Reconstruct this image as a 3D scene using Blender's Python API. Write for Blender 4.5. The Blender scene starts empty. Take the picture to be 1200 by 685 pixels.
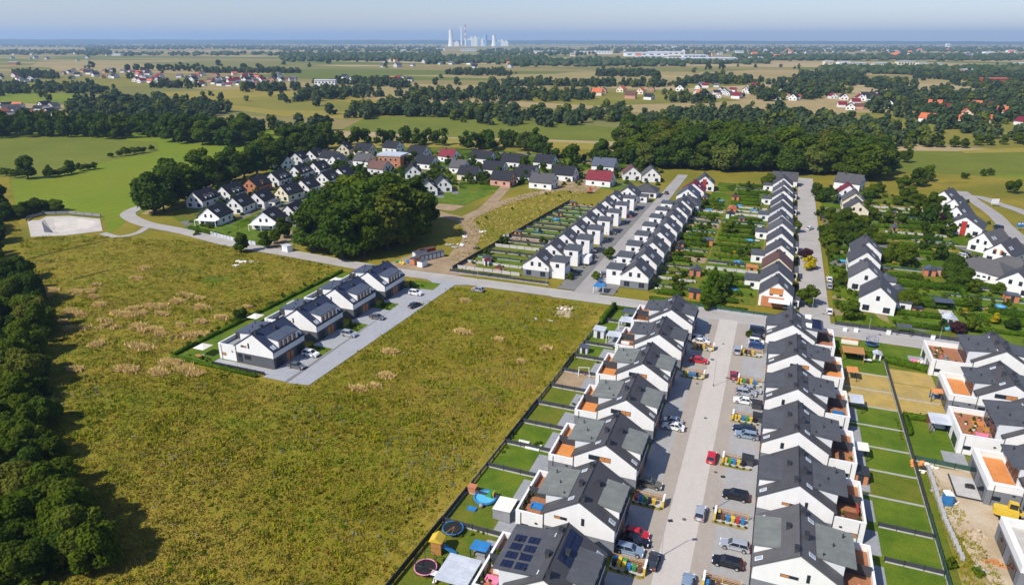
import bpy, math, random
import numpy as np
from mathutils import Vector, Matrix

S = bpy.context.scene
COL = S.collection
RAD = math.radians
rnd = random.Random(11)

# ------------------------------------------------------------------ camera
F, CX, CY, H, HY = 790.0, 600.0, 342.5, 75.0, 47.0
PITCH = math.atan((CY - HY) / F)
YAW = math.atan((928 - 600) / F / math.hypot(1, (CY - HY) / F))
cd = bpy.data.cameras.new('camera')
cd.sensor_width = 36.0
cd.lens = 36.0 * F / 1200.0
cd.clip_start = 1.0
cd.clip_end = 120000.0
cam = bpy.data.objects.new('camera', cd)
cam.location = (0, 0, H)
cam.rotation_euler = (math.pi / 2 - PITCH, 0, YAW)
COL.objects.link(cam)
S.camera = cam

# ------------------------------------------------------------------ sky, sun, exposure
SUN_EL, SHADOW_AZ = 46.0, 34.0          # shadows fall 34 degrees east of the street direction
w = bpy.data.worlds.new('World')
S.world = w
w.use_nodes = True
wn = w.node_tree
wn.nodes.clear()
wo = wn.nodes.new('ShaderNodeOutputWorld')
bg = wn.nodes.new('ShaderNodeBackground')
sky = wn.nodes.new('ShaderNodeTexSky')
sky.sky_type = 'NISHITA'
sky.sun_disc = False
sky.sun_elevation = RAD(SUN_EL)
sky.sun_rotation = RAD(180 + SHADOW_AZ)
sky.altitude = 200
sky.air_density = 1.0
sky.dust_density = 0.6
sky.ozone_density = 3.0
hs = wn.nodes.new('ShaderNodeMix'); hs.data_type = 'RGBA'; hs.blend_type = 'MULTIPLY'
hs.inputs[0].default_value = 1.0
hs.inputs[7].default_value = (0.90, 0.87, 1.0, 1)
wn.links.new(sky.outputs[0], hs.inputs[6])
wn.links.new(hs.outputs[2], bg.inputs[0])
bg.inputs[1].default_value = 0.105
wn.links.new(bg.outputs[0], wo.inputs[0])
sl = bpy.data.lights.new('sun', 'SUN')
sl.energy = 4.1
sl.angle = RAD(0.53)
sl.color = (1.0, 0.95, 0.86)
sun = bpy.data.objects.new('sun', sl)
sd = Vector((math.sin(RAD(SHADOW_AZ)) * math.cos(RAD(SUN_EL)), math.cos(RAD(SHADOW_AZ)) * math.cos(RAD(SUN_EL)), -math.sin(RAD(SUN_EL))))
sun.rotation_euler = sd.to_track_quat('-Z', 'Y').to_euler()
sun.location = (-60, -60, 200)
COL.objects.link(sun)
S.view_settings.view_transform = 'Standard'
S.view_settings.look = 'None'
S.view_settings.exposure = 0.44
S.view_settings.gamma = 1.0
S.view_settings.use_curve_mapping = False
S.render.engine = 'CYCLES'
S.cycles.max_bounces = 6
S.cycles.diffuse_bounces = 3
S.cycles.volume_bounces = 1
S.cycles.transparent_max_bounces = 4

HAZE_DENSITY = 7.5e-5


def G(px, py, z=0.0):
    """survey: the point at height z seen at photo pixel (px, py), street-aligned metres"""
    a = (px - CX) / F; b = (py - CY) / F
    fwd = math.cos(PITCH) - b * math.sin(PITCH); dn = math.sin(PITCH) + b * math.cos(PITCH)
    t = (H - z) / dn
    X, Y = a * t, fwd * t
    c, s = math.cos(YAW), math.sin(YAW)
    return (X * c - Y * s, X * s + Y * c)


# ------------------------------------------------------------------ materials
def lerp3(c, k):
    return tuple(max(0.0, min(1.0, x * k)) for x in c)


def veg(c):
    """leaf and grass pigments absorb nearly all blue"""
    return (c[0], c[1], c[2] * 0.38) if c[1] > c[2] * 1.9 else c


def new_mat(name):
    m = bpy.data.materials.new(name); m.use_nodes = True
    n = m.node_tree
    b = n.nodes['Principled BSDF']
    return m, n, b


def coords(n, world=False):
    if world:
        g = n.nodes.new('ShaderNodeNewGeometry')
        return g.outputs['Position']
    t = n.nodes.new('ShaderNodeTexCoord')
    oi = n.nodes.new('ShaderNodeObjectInfo')
    mm = n.nodes.new('ShaderNodeMath'); mm.operation = 'MULTIPLY'; mm.inputs[1].default_value = 91.0
    n.links.new(oi.outputs['Random'], mm.inputs[0])
    v = n.nodes.new('ShaderNodeVectorMath'); v.operation = 'ADD'
    n.links.new(t.outputs['Object'], v.inputs[0]); n.links.new(mm.outputs[0], v.inputs[1])
    return v.outputs[0]


def noise(n, co, scale, detail=4, rough=0.6, stretch=None):
    if stretch:
        mp = n.nodes.new('ShaderNodeMapping'); mp.inputs['Scale'].default_value = stretch
        n.links.new(co, mp.inputs[0]); co = mp.outputs[0]
    t = n.nodes.new('ShaderNodeTexNoise')
    t.inputs['Scale'].default_value = scale; t.inputs['Detail'].default_value = detail
    t.inputs['Roughness'].default_value = rough
    n.links.new(co, t.inputs['Vector'])
    return t.outputs['Fac']


def ramp(n, fac, stops, interp='LINEAR'):
    r = n.nodes.new('ShaderNodeValToRGB')
    cr = r.color_ramp; cr.interpolation = interp
    while len(cr.elements) < len(stops): cr.elements.new(0.5)
    for e, (p, c) in zip(cr.elements, stops):
        e.position = p; e.color = (*c, 1)
    n.links.new(fac, r.inputs[0])
    return r.outputs[0]


def mixc(n, fac, a, b, mode='MIX'):
    m = n.nodes.new('ShaderNodeMix'); m.data_type = 'RGBA'; m.blend_type = mode
    for sock, val in ((m.inputs[0], fac), (m.inputs[6], a), (m.inputs[7], b)):
        if isinstance(val, (int, float)): sock.default_value = val
        elif isinstance(val, tuple): sock.default_value = (*val, 1)
        else: n.links.new(val, sock)
    return m.outputs[2]


def bump(n, b, height, strength=0.4, dist=0.05):
    bp = n.nodes.new('ShaderNodeBump')
    bp.inputs['Strength'].default_value = strength; bp.inputs['Distance'].default_value = dist
    n.links.new(height, bp.inputs['Height']); n.links.new(bp.outputs[0], b.inputs['Normal'])


def wavefac(n, co, scale, direction='X', sharp=None):
    wv = n.nodes.new('ShaderNodeTexWave'); wv.bands_direction = direction
    wv.wave_profile = 'SAW' if sharp is None else 'SIN'
    wv.inputs['Scale'].default_value = scale
    n.links.new(co, wv.inputs['Vector'])
    return wv.outputs['Fac']


def plain(name, col, rough=0.75, amt=0.18, scale=0.9, metal=0.0, spec=0.35, world=False):
    m, n, b = new_mat(name)
    co = coords(n, world)
    f = noise(n, co, scale, 5)
    c = ramp(n, f, [(0.25, lerp3(col, 1 - amt)), (0.75, lerp3(col, 1 + amt))])
    n.links.new(c, b.inputs['Base Color'])
    b.inputs['Roughness'].default_value = rough; b.inputs['Metallic'].default_value = metal
    b.inputs['Specular IOR Level'].default_value = spec
    return m


def render_wall(name, col, amt=0.06):
    """painted render: faint large blotches, rain streaks and grain"""
    m, n, b = new_mat(name)
    co = coords(n)
    f1 = noise(n, co, 0.35, 3); f2 = noise(n, co, 1.6, 5, 0.7, (1, 1, 0.12))
    c = ramp(n, f1, [(0.3, lerp3(col, 1 - amt)), (0.7, lerp3(col, 1 + amt * 0.5))])
    c = mixc(n, ramp(n, f2, [(0.45, (0, 0, 0)), (0.8, (0.35, 0.35, 0.35))]), c, lerp3(col, 0.78))
    n.links.new(c, b.inputs['Base Color'])
    b.inputs['Roughness'].default_value = 0.9; b.inputs['Specular IOR Level'].default_value = 0.2
    bump(n, b, noise(n, co, 30, 2), 0.2, 0.01)
    return m


def tile_roof(name, col, rough=0.55, spec=0.35):
    m, n, b = new_mat(name)
    t = n.nodes.new('ShaderNodeTexCoord')
    co = t.outputs['Object']
    rows = wavefac(n, co, 0.9, 'X'); cols = wavefac(n, co, 1.05, 'Y')
    f = noise(n, coords(n), 0.5, 5, 0.7)
    f2 = noise(n, co, 7.0, 2)
    c = ramp(n, f, [(0.25, lerp3(col, 0.75)), (0.8, lerp3(col, 1.3))])
    c = mixc(n, 0.42, c, ramp(n, f2, [(0.3, lerp3(col, 0.55)), (0.7, lerp3(col, 1.5))]))
    c = mixc(n, ramp(n, rows, [(0.0, (0.45, 0.45, 0.45)), (0.2, (0, 0, 0))]), c, lerp3(col, 0.45))
    n.links.new(c, b.inputs['Base Color'])
    b.inputs['Roughness'].default_value = rough
    b.inputs['Specular IOR Level'].default_value = spec
    ad = n.nodes.new('ShaderNodeMath'); ad.operation = 'ADD'
    n.links.new(rows, ad.inputs[0]); n.links.new(cols, ad.inputs[1])
    bump(n, b, ad.outputs[0], 0.5, 0.04)
    return m


def sheet_roof(name, col, pitch=0.62):
    """felt or metal sheets with seams and weather stains"""
    m, n, b = new_mat(name)
    t = n.nodes.new('ShaderNodeTexCoord'); co = t.outputs['Object']
    wv = wavefac(n, co, 0.314 / pitch * 0.5, 'Y')
    f = noise(n, coords(n), 0.55, 6, 0.7); f2 = noise(n, coords(n), 2.0, 5, 0.7, (0.15, 1, 1))
    c = ramp(n, f, [(0.25, lerp3(col, 0.72)), (0.75, lerp3(col, 1.22))])
    c = mixc(n, ramp(n, f2, [(0.5, (0, 0, 0)), (0.75, (0.5, 0.5, 0.5))]), c, lerp3(col, 0.7))
    c = mixc(n, ramp(n, wv, [(0.0, (0.7, 0.7, 0.7)), (0.05, (0, 0, 0))]), c, lerp3(col, 0.5))
    n.links.new(c, b.inputs['Base Color'])
    b.inputs['Roughness'].default_value = 0.6; b.inputs['Specular IOR Level'].default_value = 0.3
    return m


def ground_mat(name, stops, scale, fine=8.0, fine_amt=0.35, rough=0.95, tracks=None, big=None, bstr=0.6):
    """ground cover: stops of colour over large noise, mottled by fine noise"""
    m, n, b = new_mat(name)
    if 'straw' not in name: stops = [(p, veg(c)) for p, c in stops]
    if big: big = (big[0], veg(big[1]), big[2])
    co = coords(n, True)
    f = noise(n, co, scale, 6, 0.65)
    c = ramp(n, f, stops)
    if big:
        c = mixc(n, ramp(n, noise(n, co, big[0], 3), [(0.42, (0, 0, 0)), (0.62, (big[2],) * 3)]), c, big[1])
    ff = noise(n, co, fine, 4, 0.7)
    c = mixc(n, 1.0, c, ramp(n, ff, [(0.2, (1 - fine_amt,) * 3), (0.8, (1 + fine_amt if 1 + fine_amt < 1 else 1.0,) * 3)]), 'MULTIPLY')
    if tracks:
        wv = wavefac(n, co, tracks[0], tracks[1])
        c = mixc(n, ramp(n, wv, [(0.1, (tracks[3],) * 3), (0.5, (0, 0, 0))]), c, tracks[2])
    n.links.new(c, b.inputs['Base Color'])
    b.inputs['Roughness'].default_value = rough; b.inputs['Specular IOR Level'].default_value = 0.15
    bump(n, b, ff, bstr, 0.15)
    return m


def paver(name, c1, c2, scale=1.0, stain=0.3):
    m, n, b = new_mat(name)
    co = coords(n, True)
    br = n.nodes.new('ShaderNodeTexBrick')
    br.inputs['Scale'].default_value = scale
    br.inputs['Mortar Size'].default_value = 0.03
    br.inputs['Color1'].default_value = (*c1, 1); br.inputs['Color2'].default_value = (*c2, 1)
    br.inputs['Mortar'].default_value = (*lerp3(c1, 0.6), 1)
    n.links.new(co, br.inputs['Vector'])
    f = noise(n, co, 0.14, 6, 0.7); f2 = noise(n, co, 1.1, 5, 0.75)
    c = mixc(n, ramp(n, f, [(0.35, (stain,) * 3), (0.7, (0, 0, 0))]), br.outputs[0], lerp3(c1, 0.72))
    c = mixc(n, ramp(n, f2, [(0.5, (0, 0, 0)), (0.75, (0.35,) * 3)]), c, lerp3(c2, 1.25))
    c = mixc(n, ramp(n, noise(n, co, 0.45, 5, 0.75, (1, .35, 1)), [(0.52, (0, 0, 0)), (0.7, (stain,) * 3)]), c, lerp3(c1, 0.6))
    n.links.new(c, b.inputs['Base Color'])
    b.inputs['Roughness'].default_value = 0.85; b.inputs['Specular IOR Level'].default_value = 0.25
    return m


def asphalt(name, col, patch=0.25):
    m, n, b = new_mat(name)
    co = coords(n, True)
    f = noise(n, co, 0.12, 6, 0.7); f2 = noise(n, co, 3.0, 4, 0.7)
    c = ramp(n, f, [(0.3, lerp3(col, 1 - patch)), (0.7, lerp3(col, 1 + patch * 0.6))])
    c = mixc(n, 0.4, c, ramp(n, f2, [(0.3, lerp3(col, 0.75)), (0.7, lerp3(col, 1.2))]))
    n.links.new(c, b.inputs['Base Color'])
    b.inputs['Roughness'].default_value = 0.9; b.inputs['Specular IOR Level'].default_value = 0.2
    return m


def foliage(name, dark, light, trans=0.25, warm=None):
    """leaves: hue varies over the crown and from plant to plant"""
    m = bpy.data.materials.new(name); m.use_nodes = True
    n = m.node_tree; n.nodes.clear()
    if 'far' not in name: dark, light = veg(dark), veg(light)
    out = n.nodes.new('ShaderNodeOutputMaterial')
    co = coords(n)
    f = noise(n, co, 0.45, 4, 0.7)
    c = ramp(n, f, [(0.3, dark), (0.7, light)])
    oi = n.nodes.new('ShaderNodeObjectInfo')
    c = mixc(n, 0.55, c, ramp(n, oi.outputs['Random'], [(0.0, lerp3(dark, 0.85)), (0.5, tuple((a + b) / 2 for a, b in zip(dark, light))), (1.0, warm or lerp3(light, 1.15))]))
    d = n.nodes.new('ShaderNodeBsdfDiffuse'); t = n.nodes.new('ShaderNodeBsdfTranslucent')
    n.links.new(c, d.inputs[0]); n.links.new(c, t.inputs[0])
    mx = n.nodes.new('ShaderNodeMixShader'); mx.inputs[0].default_value = trans
    n.links.new(d.outputs[0], mx.inputs[1]); n.links.new(t.outputs[0], mx.inputs[2])
    n.links.new(mx.outputs[0], out.inputs[0])
    return m


def glossy(name, col, rough=0.1, metal=0.0, coat=0.0):
    m, n, b = new_mat(name)
    b.inputs['Base Color'].default_value = (*col, 1)
    b.inputs['Roughness'].default_value = rough; b.inputs['Metallic'].default_value = metal
    b.inputs['Coat Weight'].default_value = coat; b.inputs['Coat Roughness'].default_value = 0.05
    return m


M = {}
M['white'] = render_wall('white_render', (0.76, 0.745, 0.72))
M['cream'] = render_wall('cream_render', (0.70, 0.62, 0.46))
M['pale'] = render_wall('pale_grey_render', (0.62, 0.63, 0.64))
M['grey'] = render_wall('grey_render', (0.19, 0.197, 0.212))
M['dgrey'] = render_wall('dark_grey_render', (0.10, 0.105, 0.115))
M['brickw'] = render_wall('orange_brick_wall', (0.50, 0.20, 0.10), 0.15)
M['pinkw'] = render_wall('pink_brick_wall', (0.55, 0.30, 0.22), 0.12)
M['redw'] = render_wall('red_cladding', (0.40, 0.045, 0.03), 0.1)
M['tiled'] = tile_roof('black_roof_tiles', (0.028, 0.029, 0.036), 0.8, 0.12)
M['tile'] = tile_roof('charcoal_roof_tiles', (0.068, 0.065, 0.068))
M['tile2'] = tile_roof('grey_roof_tiles', (0.10, 0.095, 0.095))
M['navy'] = tile_roof('navy_roof_tiles', (0.033, 0.043, 0.082))
M['redt'] = tile_roof('crimson_roof_tiles', (0.17, 0.014, 0.024))
M['orat'] = tile_roof('orange_roof_tiles', (0.50, 0.13, 0.05))
M['brownt'] = tile_roof('brown_roof_tiles', (0.12, 0.055, 0.04))
M['felt'] = sheet_roof('green_grey_felt', (0.18, 0.192, 0.172))
M['feltd'] = sheet_roof('dark_grey_felt', (0.085, 0.088, 0.095))
M['feltn'] = sheet_roof('navy_grey_felt', (0.075, 0.09, 0.125))
M['metal'] = sheet_roof('pale_metal_sheet', (0.50, 0.53, 0.57))
M['dark'] = plain('dark_metal', (0.03, 0.032, 0.036), 0.5)
M['anth'] = plain('anthracite_panel', (0.050, 0.053, 0.060), 0.6)
M['greenf'] = plain('dark_green_mesh', (0.035, 0.085, 0.06), 0.6)
M['wood'] = plain('golden_wood', (0.42, 0.20, 0.06), 0.6, 0.25, 3)
M['orange'] = plain('orange_wood_cladding', (0.50, 0.20, 0.06), 0.6, 0.2, 3)
M['deck'] = plain('brown_decking', (0.33, 0.14, 0.065), 0.7, 0.25, 2)
M['tarp'] = plain('orange_membrane', (0.62, 0.24, 0.07), 0.6, 0.15)
M['conc'] = plain('pale_concrete', (0.46, 0.44, 0.41), 0.85, 0.18, 0.6)
M['concw'] = plain('light_concrete_lining', (0.47, 0.43, 0.38), 0.85, 0.15, 0.25)
M['slab'] = plain('grey_paving_slab', (0.27, 0.275, 0.285), 0.85, 0.15, 1.2)
M['whitep'] = plain('white_plastic', (0.78, 0.78, 0.78), 0.5, 0.06)
M['bluep'] = plain('blue_plastic', (0.03, 0.18, 0.42), 0.5, 0.15)
M['yel'] = plain('yellow_paint', (0.62, 0.42, 0.04), 0.5, 0.12)
M['redp'] = plain('red_plastic', (0.42, 0.04, 0.035), 0.5, 0.1)
M['greenp'] = plain('green_plastic', (0.05, 0.25, 0.06), 0.45, 0.1)
M['pinkp'] = plain('pink_fabric', (0.75, 0.22, 0.36), 0.7, 0.1)
M['brownp'] = plain('brown_plastic', (0.14, 0.06, 0.03), 0.5, 0.1)
M['greyp'] = plain('grey_fabric', (0.25, 0.25, 0.26), 0.8, 0.15)
M['black'] = plain('black_rubber', (0.015, 0.015, 0.016), 0.7)
M['fabric'] = plain('off_white_fabric', (0.72, 0.68, 0.60), 0.85, 0.08)
M['glass'] = glossy('window_glass', (0.02, 0.028, 0.04), 0.06)
M['sky_glass'] = glossy('skylight_glass', (0.30, 0.36, 0.42), 0.08)
M['solar'] = plain('solar_cells', (0.012, 0.017, 0.045), 0.18, 0.1, 2.0, 0, 0.6)
M['sand'] = ground_mat('sand', [(0.3, (0.42, 0.32, 0.20)), (0.7, (0.56, 0.45, 0.31))], 0.3, 4, 0.2)
M['bark'] = plain('bark', (0.07, 0.05, 0.035), 0.9, 0.3, 3)
M['stone'] = plain('grey_stone', (0.38, 0.37, 0.35), 0.9, 0.2, 2)
M['leaf'] = foliage('broadleaf_foliage', (0.050, 0.088, 0.016), (0.125, 0.165, 0.030), 0.35)
M['leafd'] = foliage('dark_foliage', (0.036, 0.074, 0.026), (0.086, 0.135, 0.038), 0.35)
M['leafm'] = foliage('mid_green_foliage', (0.060, 0.098, 0.024), (0.145, 0.175, 0.045), 0.35, (0.19, 0.17, 0.03))
M['leafl'] = foliage('bright_foliage', (0.065, 0.115, 0.02), (0.13, 0.17, 0.035))
M['leafg'] = foliage('willow_foliage', (0.07, 0.095, 0.045), (0.13, 0.155, 0.07))
M['farleaf'] = foliage('far_tree_foliage', (0.042, 0.072, 0.030), (0.092, 0.125, 0.050), 0.3)  # far copy keeps more blue: distance haze tint put into the leaf colour
M['farleafd'] = foliage('far_dark_foliage', (0.032, 0.060, 0.027), (0.070, 0.100, 0.040), 0.3)  # darker far copy, haze tint in its colour as well
M['thuja'] = foliage('thuja_foliage', (0.040, 0.085, 0.014), (0.090, 0.155, 0.024), 0.2)
M['purple'] = foliage('purple_foliage', (0.03, 0.015, 0.018), (0.07, 0.03, 0.035))
M['yleaf'] = foliage('yellow_foliage', (0.30, 0.24, 0.02), (0.48, 0.38, 0.04))


# ------------------------------------------------------------------ mesh helpers
class MB:
    def __init__(s, sx=1.0, dx=0.0, dy=0.0, rz=0.0, dz=0.0):
        s.v = []; s.f = []; s.m = []; s.sx = sx; s.dx = dx; s.dy = dy; s.rz = rz; s.dz = dz

    def add(s, pts, faces, m=0):
        o = len(s.v); c, k = math.cos(s.rz), math.sin(s.rz)
        for x, y, z in pts:
            x *= s.sx
            s.v.append((x * c - y * k + s.dx, x * k + y * c + s.dy, z + s.dz))
        for f in faces:
            s.f.append([o + i for i in f]); s.m.append(m)
        return s

    def box(s, x0, y0, z0, x1, y1, z1, m=0):
        p = [(x0, y0, z0), (x1, y0, z0), (x1, y1, z0), (x0, y1, z0), (x0, y0, z1), (x1, y0, z1), (x1, y1, z1), (x0, y1, z1)]
        return s.add(p, [(0, 3, 2, 1), (4, 5, 6, 7), (0, 1, 5, 4), (1, 2, 6, 5), (2, 3, 7, 6), (3, 0, 4, 7)], m)

    def prism_y(s, prof, y0, y1, m=0):
        n = len(prof)
        p = [(x, y0, z) for x, z in prof] + [(x, y1, z) for x, z in prof]
        f = [tuple(range(n)), tuple(range(2 * n - 1, n - 1, -1))] + [(i, i + n, (i + 1) % n + n, (i + 1) % n) for i in range(n)]
        return s.add(p, f, m)

    def prism_x(s, prof, x0, x1, m=0):
        n = len(prof)
        p = [(x0, y, z) for y, z in prof] + [(x1, y, z) for y, z in prof]
        f = [tuple(range(n)), tuple(range(2 * n - 1, n - 1, -1))] + [(i, i + n, (i + 1) % n + n, (i + 1) % n) for i in range(n)]
        return s.add(p, f, m)

    def prism_z(s, poly, z0, z1, m=0):
        n = len(poly)
        p = [(x, y, z0) for x, y in poly] + [(x, y, z1) for x, y in poly]
        f = [tuple(range(n - 1, -1, -1)), tuple(range(n, 2 * n))] + [(i, (i + 1) % n, (i + 1) % n + n, i + n) for i in range(n)]
        return s.add(p, f, m)

    def cyl(s, x, y, z0, z1, r, m=0, n=12, r2=None):
        r2 = r if r2 is None else r2
        p = [(x + r * math.cos(2 * math.pi * i / n), y + r * math.sin(2 * math.pi * i / n), z0) for i in range(n)]
        p += [(x + r2 * math.cos(2 * math.pi * i / n), y + r2 * math.sin(2 * math.pi * i / n), z1) for i in range(n)]
        f = [tuple(range(n - 1, -1, -1)), tuple(range(n, 2 * n))] + [(i, (i + 1) % n, (i + 1) % n + n, i + n) for i in range(n)]
        return s.add(p, f, m)

    def tube(s, a, b, r, m=0, n=6, r2=None):
        r2 = r if r2 is None else r2
        a = Vector(a); b = Vector(b); d = (b - a).normalized()
        u = d.orthogonal().normalized(); w_ = d.cross(u)
        p = []
        for q, rr in ((a, r), (b, r2)):
            for i in range(n):
                t = 2 * math.pi * i / n
                p.append(tuple(q + (u * math.cos(t) + w_ * math.sin(t)) * rr))
        f = [tuple(range(n - 1, -1, -1)), tuple(range(n, 2 * n))] + [(i, (i + 1) % n, (i + 1) % n + n, i + n) for i in range(n)]
        return s.add(p, f, m)

    def ring(s, x, y, z, R, r, m=0, n=20, k=6):
        p = []; f = []
        for i in range(n):
            a = 2 * math.pi * i / n
            for j in range(k):
                b = 2 * math.pi * j / k
                p.append((x + (R + r * math.cos(b)) * math.cos(a), y + (R + r * math.cos(b)) * math.sin(a), z + r * math.sin(b)))
        for i in range(n):
            for j in range(k):
                f.append((i * k + j, ((i + 1) % n) * k + j, ((i + 1) % n) * k + (j + 1) % k, i * k + (j + 1) % k))
        return s.add(p, f, m)

    def blob(s, x, y, z, rx, ry, rz_, m=0, n=10, k=6, jit=0.1):
        p = [(x, y, z - rz_)]; f = []
        for j in range(1, k):
            b = -math.pi / 2 + math.pi * j / k
            for i in range(n):
                a = 2 * math.pi * i / n; q = 1 + rnd.uniform(-jit, jit)
                p.append((x + rx * q * math.cos(b) * math.cos(a), y + ry * q * math.cos(b) * math.sin(a), z + rz_ * q * math.sin(b)))
        p.append((x, y, z + rz_))
        for i in range(n):
            f.append((0, 1 + (i + 1) % n, 1 + i))
            for j in range(k - 2):
                f.append((1 + j * n + i, 1 + j * n + (i + 1) % n, 1 + (j + 1) * n + (i + 1) % n, 1 + (j + 1) * n + i))
            f.append((1 + (k - 2) * n + i, 1 + (k - 2) * n + (i + 1) % n, len(p) - 1))
        return s.add(p, f, m)

    def build(s, name, mats, parent=None, smooth=False):
        me = bpy.data.meshes.new(name)
        me.from_pydata(s.v, [], s.f)
        if not isinstance(mats, (list, tuple)): mats = [mats]
        for m in mats: me.materials.append(M[m] if isinstance(m, str) else m)
        me.polygons.foreach_set('material_index', s.m)
        if smooth: me.polygons.foreach_set('use_smooth', [True] * len(s.f))
        me.update()
        o = bpy.data.objects.new(name, me); COL.objects.link(o)
        if parent: o.parent = parent
        return o


def np_mesh(name, v, f, mats, idx=None):
    """mesh from arrays: f is (n, k) corner indices"""
    k = f.shape[1]
    me = bpy.data.meshes.new(name)
    me.vertices.add(len(v)); me.vertices.foreach_set('co', np.asarray(v, np.float32).ravel())
    me.loops.add(f.size); me.loops.foreach_set('vertex_index', np.asarray(f, np.int32).ravel())
    me.polygons.add(len(f))
    me.polygons.foreach_set('loop_start', np.arange(0, f.size, k, dtype=np.int32))
    me.polygons.foreach_set('loop_total', np.full(len(f), k, np.int32))
    for m in mats: me.materials.append(M[m])
    if idx is not None: me.polygons.foreach_set('material_index', np.asarray(idx, np.int32))
    me.update(calc_edges=True)
    return me


def link(name, data, parent=None, loc=(0, 0, 0), rz=0.0, sc=None):
    o = bpy.data.objects.new(name, data); COL.objects.link(o)
    o.location = loc; o.rotation_euler = (0, 0, rz)
    if sc is not None: o.scale = sc if isinstance(sc, tuple) else (sc, sc, sc)
    if parent: o.parent = parent
    return o


def tag(o, label, cat, group=None):
    o['label'] = label; o['category'] = cat
    if group: o['group'] = group
    return o


def thing(name, label, cat, loc=(0, 0, 0), rz=0.0, group=None, sc=None):
    return tag(link(name, None, None, loc, rz, sc), label, cat, group)


def struct(o, label=None):
    o['kind'] = 'structure'
    return o


def dup(root, loc, rz, label, group=None, sc=None):
    r = root.copy(); COL.objects.link(r); r.location = loc; r.rotation_euler = (0, 0, rz)
    r['label'] = label
    if group: r['group'] = group
    if sc is not None: r.scale = sc if isinstance(sc, tuple) else (sc, sc, sc)
    for ch in list(root.children):
        c = ch.copy(); COL.objects.link(c); c.parent = r
        for g in list(ch.children):
            d = g.copy(); COL.objects.link(d); d.parent = c
    return r


def repaint(o, slot, m):
    o.material_slots[slot].link = 'OBJECT'; o.material_slots[slot].material = M[m] if isinstance(m, str) else m


ORD = ['first', 'second', 'third', 'fourth', 'fifth', 'sixth', 'seventh', 'eighth', 'ninth', 'tenth', 'eleventh', 'twelfth',
       'thirteenth', 'fourteenth', 'fifteenth', 'sixteenth', 'seventeenth', 'eighteenth', 'nineteenth', 'twentieth', 'twenty-first', 'twenty-second', 'twenty-third', 'twenty-fourth', 'twenty-fifth', 'twenty-sixth']


def sheet(name, pts, m, z):
    """a flat ground sheet"""
    me = MB().add([(x, y, z) for x, y in pts], [tuple(range(len(pts)))])
    return struct(me.build(name, m))


def strip(name, pts, wd, m, z):
    """a ribbon (road, path, track) along a centre line"""
    v = []; f = []
    for i, p in enumerate(pts):
        a = Vector(pts[max(0, i - 1)]); b = Vector(pts[min(len(pts) - 1, i + 1)])
        d = (b - a).normalized(); nrm = Vector((-d.y, d.x))
        ww = wd[i] if isinstance(wd, (list, tuple)) else wd
        v += [(p[0] + nrm.x * ww / 2, p[1] + nrm.y * ww / 2, z), (p[0] - nrm.x * ww / 2, p[1] - nrm.y * ww / 2, z)]
    for i in range(len(pts) - 1): f.append((2 * i, 2 * i + 1, 2 * i + 3, 2 * i + 2))
    return struct(MB().add(v, f).build(name, m))


def smooth_line(pts, k=6):
    out = []
    P = [pts[0]] + list(pts) + [pts[-1]]
    for i in range(1, len(P) - 2):
        p0, p1, p2, p3 = [np.array(q) for q in P[i - 1:i + 3]]
        for j in range(k):
            t = j / k
            out.append(tuple(0.5 * ((2 * p1) + (-p0 + p2) * t + (2 * p0 - 5 * p1 + 4 * p2 - p3) * t * t + (-p0 + 3 * p1 - 3 * p2 + p3) * t ** 3)))
    out.append(tuple(pts[-1]))
    return out


def inside(x, y, poly):
    r = False; j = len(poly) - 1
    for i in range(len(poly)):
        xi, yi = poly[i]; xj, yj = poly[j]
        if (yi > y) != (yj > y) and x < (xj - xi) * (y - yi) / (yj - yi) + xi: r = not r
        j = i
    return r
# ------------------------------------------------------------------ ground, fields, roads
def far_ground_mat():
    m, n, b = new_mat('farmland')
    co = coords(n, True)
    mp = n.nodes.new('ShaderNodeMapping'); mp.inputs['Scale'].default_value = (0.0016, 0.0052, 1); mp.inputs['Rotation'].default_value = (0, 0, 0.5)
    n.links.new(co, mp.inputs[0])
    vo = n.nodes.new('ShaderNodeTexVoronoi'); vo.inputs['Scale'].default_value = 1.0
    n.links.new(mp.outputs[0], vo.inputs['Vector'])
    sp = n.nodes.new('ShaderNodeSeparateColor'); n.links.new(vo.outputs['Color'], sp.inputs[0])
    c = ramp(n, sp.outputs[0], [(0.0, (0.27, 0.22, 0.09)), (0.2, (0.38, 0.29, 0.145)), (0.42, (0.20, 0.195, 0.065)), (0.58, (0.34, 0.27, 0.12)), (0.76, (0.14, 0.17, 0.045)), (0.88, (0.43, 0.33, 0.18))], 'CONSTANT')
    f = noise(n, co, 0.02, 7, 0.7); f2 = noise(n, co, 0.25, 4, 0.7)
    c = mixc(n, ramp(n, f, [(0.4, (0, 0, 0)), (0.72, (0.4,) * 3)]), c, (0.15, 0.15, 0.05))
    c = mixc(n, 1.0, c, ramp(n, f2, [(0.2, (0.72,) * 3), (0.7, (1, 1, 1))]), 'MULTIPLY')
    n.links.new(c, b.inputs['Base Color']); b.inputs['Roughness'].default_value = 1.0; b.inputs['Specular IOR Level'].default_value = 0.0
    return m


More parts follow.
